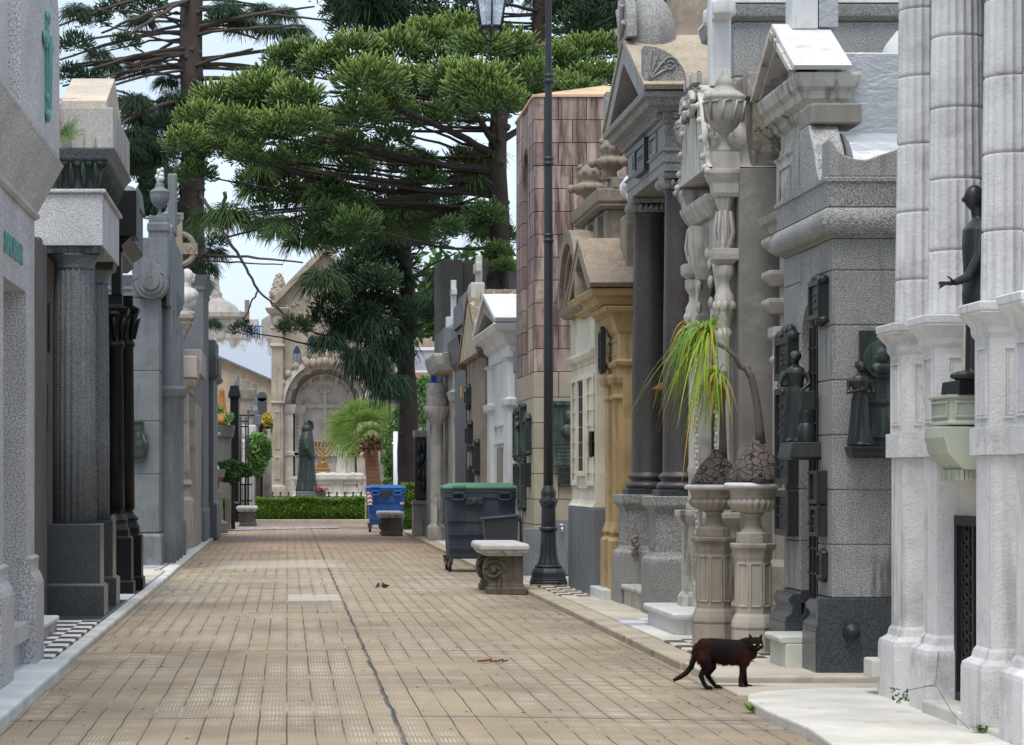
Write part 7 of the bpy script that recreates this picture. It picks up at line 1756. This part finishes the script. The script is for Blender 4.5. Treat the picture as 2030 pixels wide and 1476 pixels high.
for s_ in (-1,1):
    x0,x1 = sorted((cx+s_*107*k,cx+s_*84*k))
    g.loft(x0,x1,q-.22,q-.003,[(0,.1),(ZZ(965),.1),(ZZ(960),0),(ZZ(955),.0),(ZZ(800),.0),(ZZ(798),.08),(ZZ(795),.0),(ZZ(690),0),(ZZ(686),.08),(ZZ(680),0),(ZZ(655),0),(ZZ(650),.06),(ZZ(646),.0),(ZZ(625),.02),(ZZ(620),.14),(ZZ(612),.22),(ZZ(610),.2)],sides=(1,1,1,0))
    xx_ = cx+s_*95*k; panel(g,'y',q-.222,xx_-6*k,xx_+6*k,ZZ(950),ZZ(905),.05,-.03); panel(g,'y',q-.222,xx_-6*k,xx_+6*k,ZZ(890),ZZ(815),.05,-.03); g.tube([(xx_,q-.3,ZZ(635)),(xx_,q-.2,ZZ(635))],.18,16)
    for dd,yy in ((.30,-.3),(.18,-.22)): g.prism([(cx+s_*100*k,ZZ(603)),(cx,ZZ(500)),(cx,ZZ(500)+dd),(cx+s_*100*k,ZZ(603)+dd)],'y',q+yy,q-.004+.001*s_)
for j in range(15): 
    a = PI*j/14; g.ell(cx+(hw+14*k)*math.cos(a),q-.12,zs_+(ra+14*k)*math.sin(a),.13,.1,.13,8,6)
for j in range(7): g.ell(cx+(j-3)*.22,q-.14,ZZ(722)+.12-.02*abs(j-3),.14,.12,.16,8,6)
for j in range(60): g.ell(cx+R_(-1.4,1.4),q-.02,ZZ(R_(560,650)),.09,.05,.07,7,5)
g.build('trim', M['chapel'], T, bevel=.01)
for uu in (553,737):
    g = MB(); xf = XX(uu); z0 = ZZ(612)
    g.lathe(xf,q+.2,[(.22,z0),(.2,z0+.12),(.12,z0+.2),(.2,z0+.32),(.34,z0+.5),(.36,z0+.62),(.22,z0+.75),(.24,z0+.85),(.2,z0+1.0),(.12,z0+1.15),(.03,z0+1.3)],18,True,lobes=7,ld=.2)
    for j in range(40): a=j*2.4; rr=.3*(1-(j/40))**.7+.03; g.ell(xf+rr*math.cos(a),q+.2+rr*math.sin(a),z0+.35+.9*j/40,.07,.07,.06,6,4)
    g.build('finial', M['chapel'], T)
# sarcophagus, menorah, mourning figure inside
S = thing('marble_sarcophagus', 'white marble sarcophagus set in front of the chapel niche behind the monk', 'sarcophagus', (X(652,92), 92, 0))
q2 = 92; g = MB(); g.loft(X(582,q2),X(722,q2),q2-.5,q2+.5,[(0,.1),(Z(985,q2),.1),(Z(980,q2),0),(Z(962,q2),-.05),(Z(952,q2),.0),(Z(950,q2),.08),(Z(944,q2),.08)]); panel(g,'y',q2-.46,X(600,q2),X(660,q2),Z(976,q2),Z(956,q2),.05,-.05); panel(g,'y',q2-.46,X(675,q2),X(712,q2),Z(976,q2),Z(956,q2),.05,-.05); g.build('chest', M['marble_aged'], S, bevel=.015)
g = MB()
for j in range(14): g.ell(X(628+6.5*j,q2),q2-.1,Z(942,q2),.18,.3,.08+.02*(j%3),8,6)
g.organic('drapery', M['marble_aged'], S, voxel=.03, smooth=3)
S = thing('menorah', 'golden seven-branched menorah on a stepped base in front of the chapel niche', 'menorah', (X(640,93.5),93.5,Z(942,93.5)))
q3 = 93.5; k3 = q3/F; mx_, mz = X(640,q3), Z(942,q3)
g = MB(); g.loft(mx_-14*k3,mx_+14*k3,q3-.25,q3+.25,[(mz,.06),(mz+.12,.06),(mz+.13,.0),(mz+.24,0),(mz+.25,-.05),(mz+.38,-.05)]); g.build('base', M['gold'], S, bevel=.01)
g = MB(); zt_ = Z(878,q3); g.lathe(mx_,q3,[(.16,mz+.38),(.12,mz+.45),(.06,mz+.55),(.12,mz+.62),(.06,mz+.7),(.045,zt_),(.07,zt_+.04)],14)
for r_ in (7,13,19):
    zc_ = Z(885,q3); g.tube([(mx_+r_*k3*math.cos(PI*(1+j/16)),q3,zc_+r_*k3*1.15*math.sin(PI*(1+j/16))) for j in range(17)],.038,8)
    for s_ in (-1,1): g.lathe(mx_+s_*r_*k3,q3,[(.038,zc_),(.04,zt_),(.07,zt_+.03),(.07,zt_+.06)],10)
g.build('branches', M['gold'], S)
S = thing('mourning_figure', 'white marble mourning woman leaning on the sarcophagus, half hidden by the palm', 'statue', (X(678,92),91.9,Z(943,92)))
g = MB(); figure(g, X(679,92), 91.9, Z(944,92), 1.35, .4, .17, arms=([(.13,0,.77),(.16,.1,.66),(.02,.14,.82)],[(-.13,0,.77),(-.15,.08,.62),(-.05,.12,.6)]), hair=1); g.organic('figure', M['marble_aged'], S, voxel=.02, smooth=2)
S = thing('iron_railing', 'low black iron railing with chain in front of the chapel steps', 'railing', (X(640,88),88,0))
g = MB()
for u in range(540,740,16): g.tube([(X(u,88),88,0),(X(u,88),88,Z(978,88))],.03,6); g.ell(X(u,88),88,Z(977,88),.035,.035,.05,8,6)
for u in range(540,724,16): g.tube(bez((X(u,88),88,Z(982,88)),(X(u+8,88),88,Z(988,88)),(X(u+16,88),88,Z(982,88)),6),.02,5)
g.build('railing', M['iron_black'], S)

# ================================================================ fan palm
T = thing('fan_palm', 'fan palm with bright green drooping leaves and a fibrous brown trunk', 'palm', (X(740,78),78,0))
q = 78; g = MB(); px_,pz = X(735,q),Z(872,q)
g.tube([(X(742,q),q,-.05),(X(741,q),q,Z(960,q)),(X(737,q),q,Z(910,q)),(px_,q,pz)],[.24,.21,.20,.19],16); g.build('trunk', M['palm_bark'], T)
g = MB()
for j in range(46):
    a=R_(0,2*PI); z0=pz-R_(-.05,.35); L=R_(.2,.5); g.tube([(px_+.17*math.cos(a),q+.17*math.sin(a),z0),(px_+(.17+L*.6)*math.cos(a),q+(.17+L*.6)*math.sin(a),z0+R_(-.05,.15)),(px_+(.17+L)*math.cos(a),q+(.17+L)*math.sin(a),z0-R_(.0,.3))],[.05,.035,.01],5)
g.build('dead_leaf_bases', M['limestone_brown'] if False else M['palm_bark'], T)
V=[];Q=[];TN=[]
fr = [(-1.35,.55,.2),(-1.15,1.05,-.5),(-.75,1.35,-.2),(-.3,1.45,.3),(.25,1.35,-.3),(.7,1.15,.2),(1.0,.7,-.4),(-1.25,.1,-.5),(-.9,-.25,-.7),(-.45,.1,-.95),(.2,.35,-1.0),(.75,.2,-.6),(-.6,.8,-.9),(.05,.9,-.9),(-1.6,.75,-.3),(-1.5,.2,.1)]
for (dx,dz,dy) in fr:
    e = Vector((px_+dx*.72,q+dy*.6,pz+.12+dz*.75)); o_ = Vector((px_,q,pz))
    ax = (e-o_).normalized(); pet = (e-o_).length*.75; c_ = o_+ax*pet
    b=len(V); sd=ax.cross(Vector((0,1,.2))).normalized()*.018; V += [o_-sd,o_+sd,c_+sd,c_-sd]; Q.append((b,b+1,b+2,b+3)); TN += [.9]*4
    up = ax.cross(Vector((0,1,.01))).normalized(); nrm = ax.cross(up)
    if nrm.y > 0: nrm = -nrm
    for j in range(24):
        a = math.radians(-112+224*j/23); d = (ax*math.cos(a)+up*math.sin(a)).normalized(); L=R_(.62,.8)*(1-.15*abs(a)/2); w_=up*math.cos(a)-ax*math.sin(a)
        pts=[]; 
        for i in range(6):
            t=i/5; p=c_+d*L*t+nrm*(.10*math.sin(a*9)*t*(1-t))+Vector((0,0,-.38*t**2.6*L)); ww=.034*(1-t*.9)*(.55+.45*min(1,t*3))*(1 if t>.0 else .35); pts.append((p,ww))
        base=len(V); tn=R_(.1,.9)
        for i,(p,ww) in enumerate(pts):
            V += [p-w_*ww,p+w_*ww]; TN += [min(1,tn+.35*(i/5)**2)]*2
            if i: bb=base+2*i; Q.append((bb-2,bb-1,bb+1,bb))
leaves('fronds','palm_leaf',T,V,Q,TN)

# ================================================================ left of the square
S = thing('green_sign', 'bright green upright sign board with black handwritten characters', 'sign', (X(428,59),59,0))
q=59; g = MB(); x0,x1 = X(419,q),X(434,q); g.box(x0,x1,q,q+.03,Z(1000,q),Z(922,q)); g.box(x0+.03,x0+.06,q+.031,q+.06,0,Z(930,q)); g.build('board', M['green_sign'], S, bevel=.005)
g = MB()
for j,vv in enumerate((950,958,966,975,984)): g.tube([(x0+.07+.03*(j%2),q-.006,Z(vv,q)),(x0+.12,q-.006,Z(vv+3,q)),(x0+.09,q-.006,Z(vv+6,q))],.008,4)
g.build('lettering', M['iron_black'], S)
S = thing('clipped_topiary', 'dark flat-topped clipped bush on a thin stem left of the hedge', 'bush', (X(462,62),62,0))
V=[];Q=[];TN=[]
q=62
for (u,v,r) in ((440,930,18),(458,926,20),(476,930,18),(448,944,14),(488,936,12),(430,925,12),(466,945,12)): leafball(V,Q,TN,(X(u,q),q+R_(-.15,.15),Z(v,q)),r*q/F*1.15,r*q/F,r*q/F*.85,1500,.035,(0,.8))
leaves('leaves','bush_leaf',S,V,Q,TN)
g = MB(); g.tube([(X(462,q),q,-.02),(X(462,q),q,Z(960,q)),(X(458,q),q,Z(935,q))],[.05,.04,.03],8)
for u in (440,476,486): g.tube([(X(461,q),q,Z(962,q)),(X(u,q),q,Z(936,q))],[.03,.015],6)
g.build('stem', M['bark_dark'], S)
S = thing('light_shrub', 'rounded light green leafy shrub beyond the iron cross frame', 'shrub', (X(513,76),76,0))
V=[];Q=[];TN=[]; q=76
for (u,v,r) in ((508,878,20),(518,895,20),(512,912,18),(505,895,18),(522,880,14),(510,930,13)): leafball(V,Q,TN,(X(u,q),q+R_(-.2,.2),Z(v,q)),r*q/F*1.1,r*q/F,r*q/F*1.1,750,.075,(.1,1))
leaves('leaves','shrub_light',S,V,Q,TN)
g = MB(); g.tube([(X(511,q),q,-.02),(X(511,q),q,Z(900,q))],[.09,.05],8); g.build('stem', M['bark'], S)
S = thing('stone_bollard', 'squat grey stone post standing at the kerb end on the left', 'bollard', (X(451,62.5),61.5,0))
q=61.5; g = MB(); g.loft(X(446,q),X(457,q),q,q+.14,[(-.02,.0),(Z(990,q),.0),(Z(986,q),-.02)]); g.build('post', M['concrete_dark'], S, bevel=.01)
S = thing('iron_cross_frame', 'thin black iron grave frame with a tall cross among the left tombs', 'grave frame', (X(490,72),72,0))
q=72; g = MB()
for u in (477,487,492): g.tube([(X(u,q),q,0),(X(u,q),q,Z(826 if u<490 else 812,q))],.028,6)
for v,a,b in ((823,474,505),(835,477,493),(845,477,493),(960,477,500),(992,477,500)): g.tube([(X(a,q),q,Z(v,q)),(X(b,q),q,Z(v,q))],.024,6)
for u in (481,484): g.tube([(X(u,q),q,0),(X(u,q),q,Z(960,q))],.014,5)
g.build('frame', M['iron_black'], S)
def ltomb(name, label, u0, u1, vt, y, mat, extra=None, cap=True):
    T = thing(name, label, 'tomb', (X((u0+u1)/2,y),y+.6,0)); zt=Z(vt,y); x0,x1=X(u0,y),X(u1,y)
    g = MB(); g.loft(x0,x1,y,y+1.6,[(-.02,.04),(.5,.04),(.55,0),(zt-.35,0),(zt-.3,.06),(zt-.05,.1 if cap else .0),(zt,.1 if cap else 0)]); g.build('wall', M[mat], T, bevel=.015); return T, x0, x1, zt
T,x0,x1,zt = ltomb('weathered_grey_tomb','grey tomb carrying a rusty ochre bell-shaped ornament',424,456,842,70,'concrete_dark')
g = MB(); q=70.3; k=q/F; xc=X(439,q); g.lathe(xc,q+.3,[(11*k,zt),(16*k,Z(838,q)),(18*k,Z(832,q)),(16*k,Z(830,q)),(10*k,Z(812,q)),(7*k,Z(795,q)),(5.5*k,Z(778,q)),(6*k,Z(775,q)),(5*k,Z(771,q)),(1*k,Z(766,q))],20); g.build('bell_ornament', M['rust_ochre'], T)
T,x0,x1,zt = ltomb('black_slab_tomb','tall narrow black slab tomb with a slanted grey cap',456,473,764,73,'black_polished',cap=False)
g = MB(); g.prism([(x0,zt),(x1,zt),(x1,zt+.3),(x0+.1,zt+.02)],'y',73.02,74.4); g.build('cap', M['granite_blue'], T)
T,x0,x1,zt = ltomb('mossy_turret_tomb','mossy grey turret-topped tomb behind the iron frame',470,500,770,80,'stucco_moss')
g = MB(); g.box(X(474,80),X(495,80),80.2,81,zt,Z(752,80)); g.build('turret', M['stucco_moss'], T, bevel=.02)
T,x0,x1,zt = ltomb('white_pillar_tomb','narrow white pillared tomb between the black slab and the light shrub',486,500,842,77,'marble_white')
g = MB(); 
for u in (487,493,498): g.lathe(X(u,76.9),76.9,[(.08,0),(.07,2.2),(.1,2.3)],10)
g.build('column', M['marble_white'], T)
T,x0,x1,zt = ltomb('grey_cross_tomb','slim pale grey tomb with a stone cross base beside the chapel',497,512,822,84,'granite_blue')
g = MB(); g.box(X(500,84),X(509,84),84.2,84.7,zt,Z(760,84)); g.loft(X(498,84),X(511,84),84.1,84.9,[(zt,.0),(zt+.15,.02),(zt+.3,-.05)]); g.build('cross_base', M['granite_blue'], T, bevel=.01)
T,x0,x1,zt = ltomb('rounded_black_tomb','dark tomb with a rounded top next to a yellow flowering plant',511,535,838,88,'black_polished')
g = MB(); g.tube([(X(519,88),88,Z(786,88)),(X(519,88),89,Z(786,88))],.17,18); g.box(X(510,88),X(529,88),88,89,Z(822,88),Z(788,88)); g.build('rounded_top', M['granite_polished'], T, bevel=.01)
S = thing('yellow_flowers', 'yellow flowering plant in front of the dark rounded tomb', 'flowers', (X(530,86),86,0)); V=[];Q=[];TN=[]; leafball(V,Q,TN,(X(530,86),86,Z(832,86)),.16,.16,.3,420,.06,(.7,1),.2); leafball(V,Q,TN,(X(530,86),86,Z(850,86)),.18,.16,.3,300,.06,(0,.2),.2); leaves('blooms','yellow_flower',S,V,Q,TN)
g = MB(); g.tube([(X(530,86),86,0),(X(530,86),86,Z(850,86))],.14,8); g.build('pot', M['concrete'], S)
S = thing('balcony_weeds', 'green ferny weeds growing beside the rusty bell ornament', 'plant', (X(450,70),70,0)); V=[];Q=[];TN=[]
for u,v in ((450,832),(455,825),(436,812)): leafball(V,Q,TN,(X(u,70),69.8,Z(v,70)),.12,.1,.1,120,.06,(.2,1),.1)
leaves('leaves','shrub_light',S,V,Q,TN)

# ================================================================ buildings behind
T = thing('sloped_wall_house', 'tan house wall with a peeling white painted upper wall above a slanted roof line', 'building', (X(480,104),106,0)); q=104
g = MB(); g.prism([(X(380,q),0),(X(545,q),0),(X(545,q),Z(755,q)),(X(420,q),Z(700,q)),(X(380,q),Z(690,q))],'y',q,q+4); g.build('wall', M['plaster_tan'], T)
t_ = NT('peeling_paint'); n_ = t_.noise(t_.scale(t_.co,(1.4,1,1.1)),1.1,8,.7); zz_ = t_.xyz(t_.co)[2]
f_ = t_.step(t_.math('ADD', t_.math('MULTIPLY', t_.math('SUBTRACT', n_, .5), 3.2), t_.math('SUBTRACT', Z(690,105), zz_)), -.35, .15)
M['peeling_paint'] = t_.done(t_.mix(f_, lin(150,138,124,.9), lin(214,224,238,.9)), .85)
g = MB(); g.prism([(X(380,q),Z(688,q)),(X(420,q),Z(698,q)),(X(545,q),Z(753,q)),(X(545,q),Z(668,q)),(X(380,q),Z(668,q))],'y',q+.6,q+4.2); g.build('painted_wall', M['peeling_paint'], T)
g = MB(); g.prism([(X(420,q),Z(703,q)),(X(545,q),Z(758,q)),(X(545,q),Z(754,q)),(X(420,q),Z(699,q))],'y',q-.25,q+.5); g.build('roof_edge', M['granite_blue'], T)
T = thing('domed_church', 'pale weathered church with a bell-shaped dome and tall finial in the distance', 'church', (X(425,150),152,0)); q=150; k=q/F
xc=X(426,q); g = MB(); g.box(X(340,q),X(512,q),q,q+6,0,Z(632,q)); g.loft(X(340,q),X(475,q),q-.1,q+6,[(Z(632,q),0),(Z(628,q),.3),(Z(618,q),.35)]); g.build('wall', M['limestone'], T, bevel=.03)
g = MB(); g.lathe(xc,q+3,[(52*k,Z(618,q)),(48*k,Z(612,q)),(40*k,Z(600,q)),(28*k,Z(592,q)),(16*k,Z(586,q)),(11*k,Z(580,q)),(13*k,Z(576,q)),(8*k,Z(570,q)),(6*k,Z(555,q)),(4*k,Z(520,q)),(2*k,Z(490,q))],28); g.build('dome', M['plaster_grey'], T)
g = MB(); g.box(X(485,q),X(494,q),q,q+1,Z(640,q),Z(594,q)); g.lathe(X(477,q),q+.5,[(5*k,Z(632,q)),(4*k,Z(625,q)),(.5*k,Z(613,q))],8); g.build('chimney', M['limestone_brown'], T)
T = thing('grey_block_house', 'dark grey block building with a railing left of the chapel gable', 'building', (X(528,110),112,0)); q=112
g = MB(); g.prism([(X(518,q),0),(X(560,q),0),(X(560,q),Z(620,q)),(X(540,q),Z(620,q)),(X(518,q),Z(634,q))],'y',q,q+4); g.box(X(487,q),X(518,q)-.01,q,q+3,0,Z(671,q)); g.build('wall', M['plaster_grey'], T)
g = MB()
for u in range(490,518,5): g.tube([(X(u,q),q+.1,Z(671,q)),(X(u,q),q+.1,Z(646,q))],.03,5)
g.tube([(X(489,q),q+.1,Z(646,q)),(X(518,q),q+.1,Z(646,q))],.03,5); g.build('railing', M['plastic_blue_light'], T)
T = thing('beige_rear_building', 'large beige plastered building behind the dark araucaria trunk', 'building', (X(820,115),118,0)); q=115
g = MB(); g.box(X(735,q),X(960,q),q,q+6,0,Z(590,q)); g.loft(X(735,q),X(960,q),q-.1,q+6,[(Z(590,q),0),(Z(588,q),.12),(Z(582,q),.12)]); g.build('wall', M['plaster_tan'], T)
g = MB(); g.box(X(862,q),X(874,q),q-.2,q-.01,Z(620,q),Z(555,q)); g.build('yellow_panel', M['yellow_paint'], T)
T = thing('corrugated_shed', 'pale corrugated metal shed wall with blue-white rails behind the tree', 'building', (X(830,108),110,0)); q=108
g = MB()
for j in range(46): g.box(X(790,q)+.06*j,X(790,q)+.06*j+.035,q-.02,q+.02,Z(742,q),Z(692,q))
g.box(X(790,q),X(930,q),q+.021,q+3,0,Z(690,q)); g.build('wall', M['corrugated'], T)
g = MB(); g.box(X(790,q),X(930,q),q-.06,q-.03,Z(694,q),Z(688,q)); g.box(X(790,q),X(930,q),q-.06,q-.03,Z(738,q),Z(734,q)); g.build('rail', M['white_paint'], T)
T = thing('red_roofed_shed', 'low shed with a faded reddish roof to the right of the chapel', 'building', (X(790,100),101,0)); q=100
g = MB(); g.box(X(748,q),X(865,q),q,q+3,0,Z(785,q)); g.build('wall', M['plaster_grey'], T); g = MB(); g.prism([(X(745,q),Z(785,q)),(X(868,q),Z(755,q)),(X(868,q),Z(742,q)),(X(800,q),Z(738,q)),(X(745,q),Z(768,q))],'y',q-.3,q+3); g.build('roof', M['red_roof'], T)
S = thing('white_pole', 'slim white painted pole in front of the ivy beside the blue bin', 'pole', (X(784,72),72,0)); q=72
g = MB(); g.tube([(X(784,q),q,-.02),(X(784,q),q,Z(855,q))],.062,14); g.tube([(X(784,q),q,Z(880,q)),(X(777,q),q,Z(878,q))],.03,8); g.build('pole', M['white_paint'], S)
S = thing('ivy_shrub', 'bright green climbing shrub around the slim white pole', 'shrub', (X(785,76),76,0)); V=[];Q=[];TN=[]; q=76
for (u,v,r) in ((772,880,14),(768,910,13),(775,935,14),(770,960,12),(800,790,20),(835,770,22),(848,800,18),(842,760,16),(795,820,16),(785,845,14),(838,830,18),(800,765,14),(765,870,10)): leafball(V,Q,TN,(X(u,q),q+R_(-.3,.3),Z(v,q)),r*q/F*1.2,r*q/F,r*q/F*1.2,520,.06,(.0,1),.1)
leaves('leaves','shrub_light',S,V,Q,TN)
g = MB()
for u in (772,800,840): g.tube([(X(785,q),q,0),(X(u,q),q,Z(850,q)),(X(u,q),q,Z(790,q))],[.05,.03,.015],6)
g.build('stem', M['bark'], S)
# distant tree line closing the view
def distant(label, u0, u1, y, vt):
    S = thing('distant_tree', label, 'tree', (X((u0+u1)/2,y),y,0)); V=[];Q=[];TN=[]
    for j in range(9):
        u=R_(u0,u1); v=R_(vt,vt+120); leafball(V,Q,TN,(X(u,y),y+R_(-1,1),Z(v,y)),1.5,1.3,1.2,420,.22,(0,.9),.2)
    leaves('crown','bush_leaf',S,V,Q,TN); g = MB(); xc=X((u0+u1)/2,y); g.tube([(xc,y,-.1),(xc,y,Z(vt+60,y))],[.4,.2],10)
    g.build('trunk', M['bark_dark'], S)
distant('dark leafy tree far behind the right-hand tombs', 880, 1010, 90, 520)

# ================================================================ weeds and litter on the ground
def weed(label, x, y, z, n, L, mat='bush_leaf'):
    S = thing('pavement_weed', label, 'weed', (x,y,z), 'weeds in the paving joints'); V=[];Q=[];TN=[]
    for i in range(n):
        a=R_(0,2*PI); l=L*R_(.5,1.1); d=Vector((math.cos(a),math.sin(a),R_(.4,1.5))).normalized(); s_=d.cross(Vector((0,0,1))).normalized()*l*.09; b=len(V); p=Vector((x+R_(-.02,.02),y+R_(-.03,.03),z))
        V += [p,p+d*l*.6+s_,p+d*l+Vector((0,0,-l*.25)),p+d*l*.6-s_]; Q.append((b,b+1,b+2,b+3)); TN += [R_(.2,1)]*4
    leaves('leaves','hedge_leaf',S,V,Q,TN)
weed('small tuft of grass at the corner of the white marble slab', 2.47, 14.15, 0, 40, .10)
weed('weed growing against the kerb behind the tail of the black cat', 2.60, 17.2, .0, 46, .09)
weed('little weed on the kerb edge near the striped tiles', 2.56, 18.6, .0, 30, .08)
weed('green sprout by the chipped kerb beside the white paving', 2.56, 20.2, .0, 26, .08)
weed('weed at the foot of the lamp post', 2.70, 28.6, PZ, 24, .08)
weed('weed between the left kerb and the scroll tomb', -1.66, 38.5, PZ, 40, .14)
weed('moss and leaves between the two nearest column pedestals', 3.25, 12.5, PZ, 60, .07)
S = thing('creeping_vine', 'thin creeping vine with a few green leaves at the column pedestals', 'plant', (3.25,13.4,PZ))
g = MB(); g.tube([(3.3,13.55,.36),(3.26,13.45,.2),(3.14,13.5,.17),(3.12,13.58,.14)],.0018,4); g.tube([(3.2,13.46,.19),(3.18,13.1,.22),(3.17,12.75,.12),(3.2,12.55,.06)],.0018,4); g.build('stem', M['stem_bark'], S)
V=[];Q=[];TN=[]
for i in range(26): leaf(V,Q,TN,Vector((3.10+R_(-.03,.05),13.58+R_(-.05,.05),.13+R_(-.04,.04))),.014,R_(.3,1))
leaves('leaves','bush_leaf',S,V,Q,TN)
S = thing('dry_twig', 'dry brown pine twig lying on the street paving', 'twig', (1.34,17.6,.02)); g = MB()
for j in range(9): g.tube([(1.25+.02*j,17.6+R_(-.05,.05),.03),(1.29+.02*j,17.62+R_(-.1,.1),.035)],.006,4)
g.build('needles', M['rust'], S)
S = thing('fallen_leaf', 'single green leaf lying on the paving in front of the bench', 'leaf', (1.02,29.5,.03)); V=[];Q=[];TN=[]
for i in range(8): leaf(V,Q,TN,Vector((1.02+R_(-.06,.06),29.5+R_(-.15,.15),.04)),.05,.1)
leaves('leaves','bush_leaf',S,V,Q,TN)

# scattered grit, needles and crumbs of leaves over the paving
V=[];Q=[];TN=[]
for i in range(700):
    y = 11+58*rnd.random()**1.3; x = R_(-1.35,2.5) if rnd.random()<.5 else (2.5-abs(rnd.gauss(0,.25)) if rnd.random()<.7 else -1.4+abs(rnd.gauss(0,.2)))
    a=R_(0,PI); l=R_(.004,.014)*(1+y/30); w_=l*R_(.15,.5); z=.028*(1-abs((x-.55)/2.0)**1.4)-.004; b=len(V)
    d=Vector((math.cos(a),math.sin(a),0)); s_=Vector((-d.y,d.x,0)); p=Vector((x,y,z)); V+=[p-d*l,p+s_*w_+Vector((0,0,.004)),p+d*l,p-s_*w_+Vector((0,0,.002))]; Q.append((b,b+1,b+2,b+3)); TN.append(0); TN+=[R_(0,.4)]*3
M['litter'] = plain('litter', lin(104,74,56), .9, .4, 30)
o = raw_mesh('litter', np.array([tuple(v) for v in V]), np.array(Q), M['litter'], None, None, (0,0,0), False); tag(o, 'scattered brown needles and leaf crumbs over the street paving', 'litter', kind='stuff')
